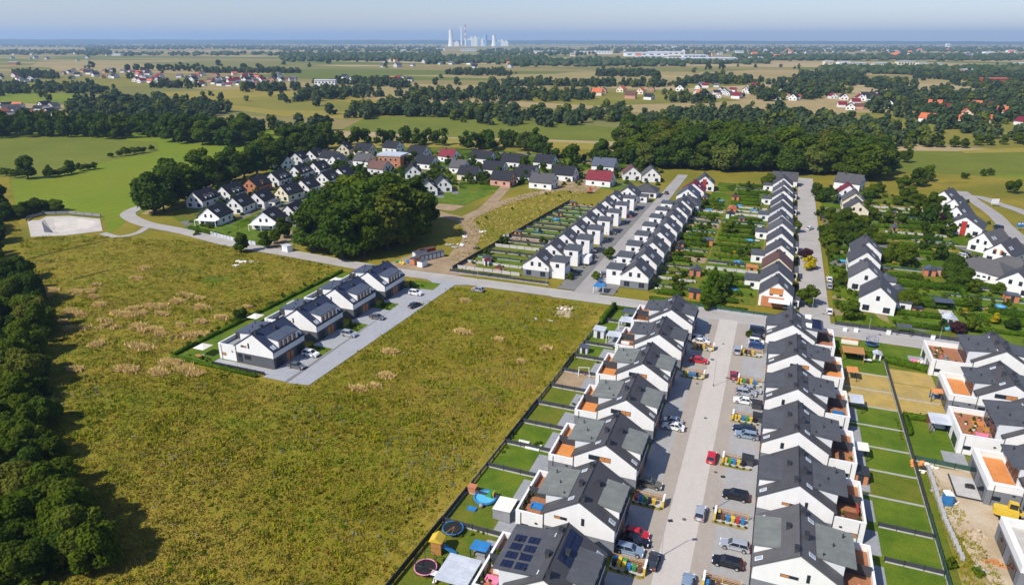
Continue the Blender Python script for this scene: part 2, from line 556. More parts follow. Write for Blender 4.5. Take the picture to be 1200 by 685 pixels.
M['farm'] = far_ground_mat()
M['meadow'] = ground_mat('rough_meadow', [(0.22, (0.10, 0.080, 0.025)), (0.38, (0.180, 0.165, 0.030)), (0.5, (0.27, 0.215, 0.055)), (0.62, (0.185, 0.205, 0.028)), (0.8, (0.36, 0.275, 0.09))], 0.07, 1.6, 0.5, big=(0.028, (0.36, 0.27, 0.075), 0.5), bstr=1.0)
M['dry'] = ground_mat('dry_grass', [(0.3, (0.25, 0.19, 0.07)), (0.7, (0.37, 0.28, 0.115))], 0.15, 2.0, 0.4)
M['rough'] = ground_mat('rough_grass', [(0.28, (0.17, 0.16, 0.04)), (0.5, (0.30, 0.235, 0.07)), (0.72, (0.44, 0.32, 0.12))], 0.06, 1.5, 0.45, big=(0.03, (0.13, 0.155, 0.03), 0.7))
M['crop'] = ground_mat('green_crop', [(0.3, (0.125, 0.20, 0.022)), (0.7, (0.205, 0.265, 0.032))], 0.02, 0.5, 0.35, tracks=(0.05, 'X', (0.10, 0.14, 0.02), 0.25), big=(0.012, (0.215, 0.235, 0.03), 0.7))
M['crop2'] = ground_mat('dull_green_crop', [(0.3, (0.125, 0.155, 0.035)), (0.7, (0.185, 0.20, 0.055))], 0.02, 0.4, 0.3, tracks=(0.04, 'Y', (0.10, 0.12, 0.03), 0.3))
M['crop3'] = ground_mat('yellow_stubble', [(0.3, (0.25, 0.205, 0.075)), (0.7, (0.335, 0.27, 0.11))], 0.015, 0.35, 0.25, tracks=(0.05, 'Y', (0.22, 0.18, 0.07), 0.4))
M['crop4'] = ground_mat('olive_pasture', [(0.3, (0.165, 0.165, 0.060)), (0.7, (0.22, 0.205, 0.085))], 0.012, 0.4, 0.25, big=(0.008, (0.25, 0.21, 0.09), 0.8))
M['lawn'] = ground_mat('lawn', [(0.3, (0.095, 0.150, 0.028)), (0.7, (0.165, 0.205, 0.045))], 0.35, 3.0, 0.5, big=(0.25, (0.21, 0.20, 0.065), 0.7))
M['lawng'] = ground_mat('lush_lawn', [(0.3, (0.072, 0.140, 0.022)), (0.7, (0.125, 0.200, 0.036))], 0.35, 3.0, 0.45, big=(0.18, (0.19, 0.235, 0.045), 0.6))
M['lawnd'] = ground_mat('straw_lawn', [(0.3, (0.40, 0.28, 0.075)), (0.7, (0.56, 0.40, 0.12))], 0.3, 5.0, 0.3, big=(0.2, (0.34, 0.28, 0.16), 0.35))
M['soil'] = ground_mat('bare_soil', [(0.3, (0.29, 0.20, 0.115)), (0.7, (0.43, 0.32, 0.195))], 0.2, 3.0, 0.3)
M['site'] = ground_mat('building_site_sand', [(0.25, (0.37, 0.27, 0.155)), (0.5, (0.52, 0.40, 0.255)), (0.75, (0.62, 0.51, 0.36))], 0.16, 2.2, 0.3, big=(0.08, (0.60, 0.50, 0.37), 0.6))
M['weedy'] = ground_mat('weedy_ground', [(0.3, (0.13, 0.14, 0.035)), (0.5, (0.27, 0.22, 0.08)), (0.68, (0.48, 0.37, 0.22))], 0.22, 2.5, 0.4)
M['ditch'] = ground_mat('ditch_growth', [(0.3, (0.035, 0.045, 0.014)), (0.7, (0.075, 0.08, 0.025))], 0.3, 2.0, 0.4)
def plots_mat():
    m, n, b = new_mat('village_plots')
    co = coords(n, True)
    vo = n.nodes.new('ShaderNodeTexVoronoi'); vo.inputs['Scale'].default_value = 0.13; n.links.new(co, vo.inputs['Vector'])
    sp = n.nodes.new('ShaderNodeSeparateColor'); n.links.new(vo.outputs['Color'], sp.inputs[0])
    c = ramp(n, sp.outputs[0], [(0, (.085, .15, .01)), (.22, (.13, .19, .014)), (.42, (.05, .085, .01)), (.58, (.17, .17, .03)), (.72, (.22, .21, .19)), (.82, (.10, .16, .012)), (.93, (.33, .26, .13))], 'CONSTANT')
    c = mixc(n, 1.0, c, ramp(n, noise(n, co, .9, 5, .75), [(.3, (.5, .5, .5)), (.7, (1, 1, 1))]), 'MULTIPLY')
    n.links.new(c, b.inputs['Base Color']); b.inputs['Roughness'].default_value = 1; b.inputs['Specular IOR Level'].default_value = 0
    return m


M['plots'] = plots_mat()
M['asph'] = asphalt('grey_asphalt', (0.33, 0.31, 0.29))
M['asph2'] = asphalt('pale_asphalt', (0.38, 0.352, 0.32))
M['lane'] = paver('beige_paving', (0.56, 0.515, 0.46), (0.53, 0.485, 0.43), 2.4, 0.25)
M['bay'] = paver('grey_paving', (0.37, 0.362, 0.35), (0.40, 0.39, 0.378), 2.4, 0.4)
M['bayb'] = paver('brown_grey_paving', (0.39, 0.34, 0.285), (0.42, 0.365, 0.31), 2.4, 0.3)
M['bayd'] = paver('shade_dark_yard_paving', (0.20, 0.195, 0.185), (0.26, 0.25, 0.235), 2.0, 0.6)  # yard paving darkened: clutter and shadow between the houses put into its colour
M['slate'] = paver('light_grey_paving', (0.36, 0.37, 0.385), (0.40, 0.405, 0.42), 2.4, 0.3)
M['kerb'] = plain('kerb_stone', (0.45, 0.44, 0.42), 0.9, 0.12, 1.5, world=True)

# the ground itself: a sheet out to the horizon, finer near the camera
E_ = 26000.0
ex = [-E_, -9000, -1500, -320, -248, 1500, 9000, E_]
ey = [-E_, -9000, -1500, 166, 222, 1500, 9000, E_]
v = [(x, y, -0.30) for y in ey for x in ex]
f = [(j * 8 + i, j * 8 + i + 1, (j + 1) * 8 + i + 1, (j + 1) * 8 + i) for j in range(7) for i in range(7) if (i, j) != (3, 3)]
struct(MB().add(v, f).build('ground', 'farm'))


def P(*px): return [G(x, y) for x, y in px]


# ground round the sunken basin (the basin itself is built with the west side things)
RIM = P((32, 258), (36, 277), (78, 275), (120, 270), (117, 256), (80, 252.5), (54, 253.5), (46, 257.5))
_c = [(-320, 166), (-248, 166), (-248, 222), (-320, 222)]
_r = RIM
_f = [(4, 5, 0), (0, 5, 6), (0, 6, 1), (1, 6, 7), (1, 7, 2), (2, 7, 8), (2, 8, 9), (2, 9, 3), (3, 9, 10), (3, 10, 11), (3, 11, 4), (3, 4, 0)]
struct(MB().add([(x, y, -.30) for x, y in _c] + [(x, y, -.20) for x, y in _r], _f).build('ground', 'rough'))
# fields beyond the estate
sheet('pasture', P((-60, 150), (120, 152), (390, 148), (395, 172), (300, 190), (240, 215), (190, 240), (60, 225), (-60, 226)), 'crop', -0.25)
sheet('crop_field', P((-60, 158), (90, 161), (184, 166), (186, 177), (110, 192), (40, 207), (-60, 222)), 'crop2', -0.20)
sheet('crop_field', P((-60, 224), (40, 210), (120, 194), (240, 170), (330, 176), (240, 215), (185, 240), (150, 256), (128, 277), (122, 252.5), (72, 247), (-60, 258)), 'crop', -0.19)
sheet('crop_field', P((430, 137), (560, 133), (745, 152), (735, 166), (640, 163), (520, 160), (400, 152)), 'crop2', -0.22)
sheet('crop_field', P((596, 163), (700, 168), (705, 190), (600, 186), (380, 172), (390, 160)), 'crop3', -0.21)
sheet('pasture', P((180, 108), (310, 104), (440, 116), (600, 126), (640, 136), (430, 140), (330, 136), (250, 125)), 'crop3', -0.24)
sheet('pasture', P((230, 117), (330, 112), (440, 122), (430, 131), (320, 129)), 'crop4', -0.235)
sheet('pasture', P((60, 92), (150, 90), (190, 100), (60, 105), (0, 103)), 'crop4', -0.24)
sheet('pasture', P((0, 108), (95, 110), (90, 118), (0, 122)), 'crop', -0.24)
sheet('pasture', P((1000, 132), (1095, 130), (1210, 146), (1210, 178), (1090, 166), (1040, 150)), 'crop4', -0.22)
sheet('crop_field', P((1015, 183), (1050, 176), (1210, 178), (1210, 204), (1080, 206), (1030, 203)), 'crop2', -0.21)
sheet('crop_field', P((1125, 176), (1210, 172), (1210, 178), (1130, 179)), 'crop3', -0.20)
sheet('pasture', P((1080, 206), (1210, 204), (1260, 232), (1110, 232)), 'crop', -0.20)
sheet('pasture', P((600, 104), (800, 106), (870, 118), (700, 124), (600, 118)), 'crop4', -0.24)
sheet('pasture', P((800, 92), (905, 92), (890, 99), (800, 104)), 'crop4', -0.24)

# the estate's own ground and the big meadow
sheet('rough_ground', [(-254, 191), (-100, 186), (150, 186), (150, 470), (-60, 470)] + P((640, 170), (400, 173), (300, 201), (236, 223), (190, 243), (160, 256), (135, 269)), 'rough', -0.16)
sheet('village_ground', P((200, 252), (225, 270), (300, 288), (345, 292), (352, 262), (400, 225), (500, 236), (545, 224), (590, 222), (610, 218), (700, 214), (770, 206), (740, 192), (640, 180), (520, 172), (400, 173), (320, 198), (240, 230)), 'plots', -0.155)
sheet('village_ground', [(21.6, 196), (98, 195), (92, 300), (74, 385), (50, 400), (24, 402)], 'plots', -0.15)
sheet('village_ground', [(-30, 330), (11, 330), (11, 395), (-28, 395)], 'plots', -0.15)
sheet('meadow', [(-420, 20), (-38, 20), (-38.5, 188), (-100, 188), (-240, 200), (-255, 190.5), (-279.5, 173.2), (-312, 193), (-420, 262)], 'meadow', -0.12)
sheet('garden_ground', [(-46, 20), (150, 20), (150, 189), (-40.0, 189)], 'lawn', -0.10)

ditch = smooth_line(P((126, 281), (95, 288), (60, 296), (30, 304), (-5, 312)))
strip('ditch', ditch, 1.6, 'ditch', -0.11)
strip('ditch', smooth_line(P((127, 316), (108, 321), (86, 327))), 1.8, 'ditch', -0.11)
a = [6.2832 * i / 14 for i in range(14)]
cx_, cy_ = G(250, 327); sheet('green_patch', [(cx_ + 5.5 * math.cos(t) * (1 + .2 * math.sin(3 * t)), cy_ + 3.6 * math.sin(t)) for t in a], 'lawng', -0.105)
# roads
curve = smooth_line(P((195, 234), (176, 239), (158, 245), (150, 252), (170, 262), (215, 271), (275, 286), (340, 297)) + [(-130, 191.9), (-100, 191.4), (-60, 191.4), (-20, 191.2), (40, 190.4), (150, 189)])
strip('road', curve, 6.4, 'asph2', 0.00)
strip('kerb_strip', [(x, y + 3.3) for x, y in curve[42:]], 0.5, 'kerb', 0.006)
strip('kerb_strip', [(x, y - 3.4) for x, y in curve[60:]], 0.4, 'kerb', 0.006)
strip('pavement', [(x, y + 4.6) for x, y in curve[66:]], 2.0, 'slate', 0.003)
sheet('road', [(-101, 186.6), (-106, 189.5), (-86, 189.5), (-92.6, 186.5), (-94.4, 112.6), (-99.8, 111.6)], 'slate', 0.006)
sheet('driveway', [(-107.2, 112), (-100.9, 112), (-100.6, 184), (-107.2, 184)], 'slate', 0.001)
sheet('driveway_edge', [(-100.9, 111.8), (-99.75, 111.8), (-99.45, 184), (-100.6, 184)], 'bayd', 0.002)
sheet('street', [(-54.6, 194.2), (-46.4, 194.2), (-47.2, 300), (-47.2, 410), (-53.0, 410), (-53.8, 300)], 'asph', 0.007)
sheet('pavement', [(-60.5, 196), (-54.4, 196), (-53, 330), (-60, 330)], 'bayd', 0.004)
sheet('pavement', [(-46.6, 196), (-42.0, 196), (-42, 330), (-47.2, 330)], 'bayd', 0.004)
sheet('street', [(12.2, 194.0), (20.4, 194.0), (20.6, 300), (21.4, 425), (13.4, 425), (12.4, 300)], 'asph2', 0.007)
sheet('lane', [(-9.2, 40), (-4.2, 40), (-4.2, 188.4), (-9.2, 188.4)], 'lane', 0.010)
sheet('parking_bays', [(-15.75, 40), (-11.9, 40), (-11.9, 187.4), (-15.75, 187.4)], 'bay', 0.004)
sheet('parking_bays', [(-1.4, 40), (4.3, 40), (4.3, 187.2), (-1.4, 187.2)], 'bay', 0.004)
sheet('lane_edge', [(-11.9, 40), (-9.2, 40), (-9.2, 187.6), (-11.9, 187.6)], 'bayb', 0.006)
sheet('lane_edge', [(-4.2, 40), (-1.4, 40), (-1.4, 187.4), (-4.2, 187.4)], 'bayb', 0.006)
for y0, y1 in ((146, 158), (118, 122)):
    sheet('paving_patch', [(0.2, y0), (3.4, y0), (3.4, y1), (0.2, y1)], 'slate', 0.012)
# dirt tracks and yard
strip('dirt_track', smooth_line([(-96, 195.5)] + P((540, 300), (551, 282), (553, 268), (546, 258), (565, 247), (600, 234), (640, 224), (690, 213), (720, 208))), [15] * 3 + [12] * 3 + [9] * 3 + [7] * 60, 'soil', -0.06)
strip('dirt_track', smooth_line(P((546, 258), (520, 252), (500, 246))), 7, 'soil', -0.055)
strip('dirt_track', smooth_line(P((565, 247), (577, 236), (590, 222), (594, 216))), 6, 'soil', -0.05)
sheet('bare_plot', P((655, 203), (690, 206), (712, 214), (695, 226), (650, 222)), 'soil', -0.07)
sheet('yard', [(-126, 195.3), (-98, 195.3), (-101, 214), (-122, 212)], 'soil', -0.05)
sheet('lawn', P((500, 228), (540, 221), (583, 224), (545, 240), (505, 237)), 'lawng', -0.09)
sheet('bare_plot', P((500, 237), (545, 241), (530, 247), (495, 243)), 'soil', -0.085)
sheet('lawn', P((612, 207), (655, 209), (650, 216), (608, 215)), 'lawng', -0.09)
sheet('bare_plot', P((730, 366), (752, 371), (745, 392), (722, 384)), 'soil', -0.075) if False else None
sheet('bare_patch', P((656, 357), (672, 358), (668, 372), (650, 370)), 'sand', -0.10)
sheet('bare_patch', P((292, 318), (345, 316), (350, 332), (300, 330)), 'dry', -0.10)
strip('bare_patch', smooth_line(P((705, 362), (694, 372), (688, 384))), 4.5, 'dry', -0.10)
strip('path', smooth_line(P((120, 273), (138, 277), (160, 273), (172, 266))), 3.0, 'asph2', -0.03)
# road on the right with its verges
strip('road', smooth_line(P((1230, 292), (1190, 276), (1166, 252), (1140, 234), (1126, 224))), [9, 9, 8, 8, 8, 7, 7, 7, 7, 6] + [6] * 40, 'asph', -0.03)
strip('road', smooth_line(P((1230, 262), (1196, 247), (1168, 238), (1148, 231), (1110, 229))), 6, 'asph', -0.025)
strip('path', smooth_line(P((1072, 283), (1110, 287), (1134, 289))), 2.0, 'asph2', -0.02)
# the building site
sheet('building_site', [(33.5, 84), (33.5, 129.5), (41, 129.5), (60, 130), (60, 84)], 'weedy', -0.03)
sheet('building_site', [(34.6, 112), (34.4, 128.5), (41, 129.2), (60, 129.2), (60, 84), (40.2, 84), (38.4, 96), (36.2, 103)], 'site', -0.02)

# small things let into the paving
for i, (x_, y_) in enumerate([(-6.6, 96.5), (-6.9, 131), (-3.0, 112), (-10.6, 88), (-10.4, 146), (-2.6, 150), (-6.7, 171), (-50.5, 214), (-50.6, 262)]):
    o = MB(1, x_, y_).cyl(0, 0, .004, .022, .36, 0, 14).build('manhole_cover', 'dgrey'); tag(o, 'round dark iron manhole cover let into the street paving', 'manhole cover', 'manhole covers')
# ------------------------------------------------------------------ vegetation meshes
def crown_arrays(n, R, Hc, nl, leaf, seed, shape='round', core=True, z0=0.0):
    """leaf sprays on overlapping limbs' clumps: returns verts, quads"""
    g = np.random.default_rng(seed)
    C = []; r = []
    for i in range(nl):
        while True:
            p = g.uniform(-1, 1, 3)
            if np.dot(p, p) < 1: break
        if shape == 'cone':
            t = (i + 0.5) / nl
            rr = R * (1 - t) * 0.75 + 0.12 * R
            a = g.uniform(0, 6.28)
            C.append((rr * 0.35 * math.cos(a), rr * 0.35 * math.sin(a), Hc * (0.05 + 0.9 * t))); r.append(rr * 0.8)
        elif i < nl // 3:                                # low outer boughs
            a = 6.28 * i / (nl // 3) + g.uniform(-.4, .4); q = g.uniform(.42, .62)
            C.append((R * q * math.cos(a), R * q * math.sin(a), Hc * g.uniform(.13, .24))); r.append(R * g.uniform(.32, .44))
        else:
            s = g.uniform(0.30, 0.52)
            q = 1.0 - 0.35 * max(0, p[2]) ** 2
            C.append((p[0] * R * 0.66 * q, p[1] * R * 0.66 * q, Hc * 0.47 + p[2] * Hc * 0.37)); r.append(R * s * (1.0 - 0.25 * max(0, p[2])))
    C = np.array(C); r = np.array(r)
    k = g.choice(nl, n * 2, p=r ** 2 / np.sum(r ** 2))
    d = g.normal(size=(n * 2, 3)); d[:, 2] += 0.15
    d /= np.linalg.norm(d, axis=1)[:, None]
    fl = (g.uniform(0.8, 1.12, n * 2))[:, None]
    sq = np.array([1, 1, 0.85 if shape != 'cone' else 1.3])
    p = C[k] + d * sq * r[k][:, None] * fl
    keep = np.ones(n * 2, bool)
    for j in range(nl):
        q = (p - C[j]) / (r[j] * sq)
        keep &= ~((np.einsum('ij,ij->i', q, q) < 0.62) & (k != j))
    keep &= p[:, 2] > -Hc * 0.03
    p = p[keep][:n]; d = d[keep][:n]
    m = len(p)
    nr = d + g.normal(size=(m, 3)) * 0.55; nr[:, 2] += 0.25
    nr /= np.linalg.norm(nr, axis=1)[:, None]
    t = np.cross(nr, g.normal(size=(m, 3))); t /= np.linalg.norm(t, axis=1)[:, None]
    b = np.cross(nr, t)
    s = (leaf * g.uniform(0.5, 1.35, m))[:, None]
    e = g.uniform(0.45, 1.0, (m, 1))
    V = np.stack([p - t * s, p + b * s * e + nr * s * 0.2, p + t * s * 0.9, p - b * s * e + nr * s * 0.25], 1).reshape(-1, 3)
    Q = np.arange(m * 4).reshape(-1, 4)
    if core:
        vs = [V]; qs = [Q]; o = len(V)
        for j in range(nl):
            nn, kk = 8, 5
            a = np.linspace(0, 2 * np.pi, nn, endpoint=False); bb = np.linspace(-1.45, 1.45, kk)
            A, B = np.meshgrid(a, bb)
            rj = r[j] * 0.80 * g.uniform(0.85, 1.1, A.shape)
            sv = np.stack([C[j, 0] + rj * np.cos(B) * np.cos(A), C[j, 1] + rj * np.cos(B) * np.sin(A), C[j, 2] + rj * sq[2] * np.sin(B)], 2).reshape(-1, 3)
            sv[:, 2] = np.maximum(sv[:, 2], 0.03 * Hc)
            ii, jj = np.meshgrid(np.arange(nn), np.arange(kk - 1))
            q = np.stack([jj * nn + ii, jj * nn + (ii + 1) % nn, (jj + 1) * nn + (ii + 1) % nn, (jj + 1) * nn + ii], 2).reshape(-1, 4)
            vs.append(sv); qs.append(q + o); o += len(sv)
        V = np.concatenate(vs); Q = np.concatenate(qs)
    V[:, 2] += z0
    return V, Q


def trunk_mesh(h, r, limbs, seed, spread):
    g = random.Random(seed); b = MB()
    b.tube((0, 0, -0.2), (0.1, 0, h), r, 0, 8, r * 0.6)
    for i in range(limbs):
        a = 6.28 * i / limbs + g.uniform(-.4, .4); q = g.uniform(0.6, 1.0)
        b.tube((0.05, 0, h * g.uniform(0.6, 0.98)), (math.cos(a) * spread * q, math.sin(a) * spread * q, h + spread * g.uniform(0.5, 1.3)), r * 0.42, 0, 6, r * 0.12)
    o = b.build('trunk', 'bark'); me = o.data
    bpy.data.objects.remove(o)
    return me


# kinds: crown mesh, trunk mesh for a unit tree (sizes in metres, scaled per tree)
KIND = {}
def add_kind(key, n, R, Hc, nl, leaf, mats, trunk_h, shape='round', variants=3, seed=0, tr=0.28):
    out = []
    for i in range(variants):
        V, Q = crown_arrays(n, R, Hc, nl, leaf, seed + i * 17 + 1, shape, True, trunk_h * 0.75)
        out.append((np_mesh('crown', V, Q, [mats]), trunk_mesh(trunk_h + Hc * 0.25, tr, 5, seed + i, R * 0.5)))
    KIND[key] = (out, trunk_h * 0.75 + Hc)


add_kind('oak', 2800, 4.9, 12.5, 20, 0.46, 'leafd', 1.6, variants=4, seed=10, tr=0.4)
add_kind('ash', 2400, 4.2, 12.0, 18, 0.44, 'leaf', 1.6, variants=4, seed=40)
add_kind('ashl', 2400, 4.2, 11.5, 16, 0.44, 'leafm', 1.6, variants=2, seed=300)
add_kind('willow', 2000, 4.4, 10.5, 16, 0.42, 'leafg', 1.2, variants=2, seed=70)
add_kind('thicket', 5200, 4.4, 9.0, 17, 0.30, 'leaf', 1.6, variants=3, seed=100)
add_kind('thicketd', 5200, 4.2, 8.6, 16, 0.30, 'leafd', 1.6, variants=2, seed=130)
add_kind('thicketl', 4800, 4.0, 8.0, 15, 0.30, 'leafm', 1.4, variants=2, seed=320)
add_kind('garden', 1100, 2.1, 4.2, 10, 0.24, 'leaf', 1.2, variants=2, seed=160, tr=0.1)
add_kind('gardenl', 1100, 2.1, 4.2, 10, 0.24, 'leafl', 1.2, variants=2, seed=190, tr=0.1)
add_kind('purple', 900, 2.0, 4.2, 9, 0.24, 'purple', 1.2, variants=1, seed=210, tr=0.1)
add_kind('yellow', 900, 2.0, 4.6, 9, 0.24, 'yleaf', 1.0, variants=1, seed=220, tr=0.1)
add_kind('conifer', 1200, 1.7, 7.5, 12, 0.22, 'thuja', 0.6, 'cone', 2, 230, 0.14)
add_kind('poplar', 1500, 2.2, 17.0, 16, 0.45, 'leaf', 2.0, 'cone', 2, 260)


TREES = []
def tree(key, x, y, hgt, label, group=None, cat='tree', name=None, wide=1.0):
    TREES.append((key, x, y, hgt, label, group, cat, name, wide))


def plant_trees():
    """the 290 trees that show largest become objects of their own, the rest one mass"""
    def rank(q): return (0 if q[5] is None else 1, math.hypot(q[1], q[2]) / q[3])
    for cat_ in ('tree', 'bush', 'hedgerow tree'):
        L = sorted([q for q in TREES if q[6] == cat_], key=rank)
        for key, x, y, hgt, label, group, cat, name, wide in L[:288]:
            vs, h0 = KIND[key]
            cr, tk = vs[rnd.randrange(len(vs))]
            s = hgt / h0
            t = thing(name or 'tree', label, cat, (x, y, -0.15), rnd.uniform(0, 6.28), group, (s * wide, s * wide, s))
            link('crown', cr, t); link('trunk', tk, t)
        if L[288:]:
            wood_mass('mixed_trees', [(q[1], q[2]) for q in L[288:]], 7, 12, ['leaf', 'leafd'], 'smaller trees filling the gardens and wood edges further off', 'trees', 200, .9, [q[3] for q in L[288:]])


def scatter(poly, gap, seed, tries=4000):
    g = random.Random(seed); xs = [p[0] for p in poly]; ys = [p[1] for p in poly]; out = []
    for _ in range(tries):
        x = g.uniform(min(xs), max(xs)); y = g.uniform(min(ys), max(ys))
        if inside(x, y, poly) and all((x - a) ** 2 + (y - b) ** 2 > gap * gap for a, b in out): out.append((x, y))
    return out


def wood_mass(name, spots, hmin, hmax, mats, label, cat, n=110, leaf=1.3, hs=None):
    """a far-off wood that reads as one mass: many crowns in one mesh"""
    base = [crown_arrays(n, 5.0, 9.5, 6, leaf, 900 + i, 'round', True, 1.0) for i in range(5)]
    g = np.random.default_rng(5); VV = []; QQ = []; II = []; o = 0
    for i_, (x, y) in enumerate(spots):
        V, Q = base[g.integers(5)]
        h = (hs[i_] if hs else g.uniform(hmin, hmax)) / 10.5; a = g.uniform(0, 6.28); c, s = math.cos(a), math.sin(a)
        wv = h * g.uniform(0.8, 1.05)
        VV.append(np.stack([(V[:, 0] * c - V[:, 1] * s) * wv + x, (V[:, 0] * s + V[:, 1] * c) * wv + y, V[:, 2] * h - 0.08 * h * 10], 1))
        QQ.append(Q + o); o += len(V); II.append(np.full(len(Q), g.integers(len(mats))))
    ob = link(name, np_mesh(name, np.concatenate(VV), np.concatenate(QQ), mats, np.concatenate(II)))
    ob['kind'] = 'stuff'
    return tag(ob, label, cat)


def px_scatter(polys, dens_gap, seed):
    out = []
    for i, po in enumerate(polys):
        out += scatter(P(*po), dens_gap, seed + i, 2500)
    return out


# ------------------------------------------------------------------ the thicket down the left edge
edge = P((-40, 250), (0, 262), (-6, 300), (40, 330), (52, 400), (48, 450), (60, 500), (82, 560), (100, 620), (135, 700), (-10, 760), (-60, 600), (-90, 420), (-140, 300))
for i, (x, y) in enumerate(scatter(edge, 3.5, 3, 9000)[:240]):
    tree(rnd.choice(['thicket', 'thicket', 'thicketd', 'thicketl']), x, y, rnd.uniform(5.5, 11), 'broadleaf tree crowded into the dark thicket along the left edge of the meadow', 'trees of the thicket beside the meadow')

# the round grove by the road
grove = [(-164, 207), (-152, 197.5), (-137, 197), (-131, 204), (-129, 219), (-133, 238), (-142, 252), (-157, 248), (-167, 231)]
for i, (x, y) in enumerate(scatter(grove, 7.2, 8, 4000)):
    tree(rnd.choice(['oak', 'oak', 'ash', 'ashl']), x, y, 32 - 0.42 * math.hypot(x + 149, y - 226) + rnd.uniform(-5, 4), 'tall leafy tree in the dense round grove beside the curving road', 'trees of the round grove', wide=1.15)

# line of big trees between the crop field and the village
LINE = P((178, 250), (192, 247), (207, 240), (222, 232), (236, 226), (250, 218), (268, 213), (285, 208), (300, 205), (318, 198), (335, 191), (352, 186), (370, 180), (385, 174), (205, 228), (240, 214), (275, 202), (310, 192), (345, 181))
for i, (x, y) in enumerate(LINE):
    tree(('oak', 'ash')[i % 2], x + rnd.uniform(-2, 2), y, rnd.uniform(18, 24), 'big dark tree in the row between the green crop field and the village', 'row of trees along the village edge', wide=1.1)
# trees at the village's upper edge
for i, (px, py) in enumerate([(403, 170), (415, 168), (432, 167), (447, 170), (462, 168), (478, 167), (490, 170), (502, 168), (515, 170), (545, 172), (556, 175), (566, 174), (577, 176), (590, 172), (603, 173), (615, 176), (628, 178), (640, 180), (675, 190), (698, 185), (706, 188), (722, 190), (741, 193), (755, 196)]):
    x, y = G(px, py)
    tree(('oak', 'ash', 'oak', 'willow')[i % 4], x, y, rnd.uniform(14, 20), 'leafy tree in the broken row behind the upper village houses', 'trees behind the upper village')
# the wood at the far left
left_wood = P((-20, 163), (60, 160), (135, 163), (175, 160), (230, 170), (270, 172), (330, 160), (385, 168), (380, 152), (340, 150), (300, 152), (235, 142), (165, 132), (110, 138), (60, 148), (-20, 150))
sp = scatter(left_wood, 11.5, 21, 4000); sp.sort(key=lambda q: q[1])
for i, (x, y) in enumerate(sp[:62]):
    tree(('oak', 'ash')[i % 2], x, y, rnd.uniform(17, 24), 'tree in the dark wood beyond the green field at left', 'trees of the wood beyond the green field', wide=1.2)
far_sp = sp[62:]
# the wood behind the terraced rows
big_wood = P((728, 168), (745, 193), (790, 198), (850, 200), (905, 203), (940, 205), (985, 206), (1010, 212), (1040, 208), (1045, 196), (1018, 190), (1010, 180), (1025, 177), (1090, 172), (1083, 160), (1030, 150), (1000, 146), (960, 140), (900, 136), (830, 134), (770, 138), (735, 150))
sp = scatter(big_wood, 9.0, 31, 8000); sp.sort(key=lambda q: q[1])
for i, (x, y) in enumerate(sp[:115]):
    tree(('oak', 'ash', 'ashl', 'oak', 'ash', 'willow', 'oak', 'ashl', 'ash')[i % 9], x, y, rnd.uniform(16, 26), 'tree in the broad dark wood behind the terraced rows', 'trees of the broad wood', wide=1.2)
far_sp += sp[115:]
_w = px_scatter([
    [(500, 137), (575, 146), (640, 148), (735, 143), (740, 132), (650, 134), (575, 132)],
    [(415, 140), (438, 136), (520, 138), (585, 136), (580, 131), (500, 130), (425, 130)],
    [(470, 116), (560, 119), (690, 119), (690, 112), (560, 111), (480, 110)],
    [(560, 111), (600, 112), (600, 100), (570, 100)],
    [(425, 140), (445, 138), (440, 130)], [(440, 136), (500, 132), (500, 122), (455, 122)],
    [(80, 134), (230, 138), (270, 131), (190, 118), (100, 124)],
    [(350, 119), (440, 114), (430, 106), (360, 110)],
    [(1030, 128), (1075, 142), (1130, 150), (1210, 144), (1210, 118), (1100, 108), (1040, 112)],
    [(800, 98), (870, 99), (890, 96), (830, 92)], [(885, 118), (960, 116), (985, 106), (960, 100), (900, 106)],
    [(900, 99), (990, 100), (1060, 108), (1060, 98), (960, 94)],
    [(1085, 150), (1120, 156), (1210, 172), (1210, 167), (1130, 150)],
    [(240, 86), (350, 86), (350, 84), (240, 84)], [(22, 92), (65, 93), (65, 87), (25, 87)], [(180, 103), (228, 104), (228, 101), (180, 100)], [(295, 107), (345, 107), (345, 104), (295, 104)],
    [(0, 110), (36, 110), (36, 102), (0, 102)], [(50, 109), (122, 110), (122, 104), (50, 104)], [(395, 99), (480, 104), (480, 99), (395, 95)],
    [(600, 101), (690, 102), (690, 99), (600, 98)], [(700, 102), (800, 102), (800, 99), (700, 99)], [(528, 88), (595, 89), (595, 85), (528, 85)],
    [(700, 90), (770, 90), (770, 86), (700, 86)], [(940, 92), (1000, 96), (1000, 90), (940, 88)], [(1070, 92), (1200, 98), (1200, 88), (1070, 86)],
    [(0, 148), (60, 150), (60, 144), (0, 144)], [(780, 120), (830, 122), (830, 117), (780, 116)], [(1120, 100), (1200, 112), (1200, 104), (1120, 98)],
], 9.5, 41)
_w = [(x + rnd.gauss(0, 8), y + rnd.gauss(0, 8)) for x, y in _w if rnd.random() < .86]
for _ in range(130):
    _w.append(G(rnd.uniform(0, 1200), rnd.triangular(74, 150, 88)))
_w = [q for q in _w if not (q[1] < 470 and -420 < q[0] < 150)]
wood_mass('distant_wood', far_sp + _w, 7, 19, ['farleafd', 'farleaf', 'farleaf', 'farleafd', 'leafg'], 'woods and tree belts scattered over the farmland beyond the estate', 'wood')
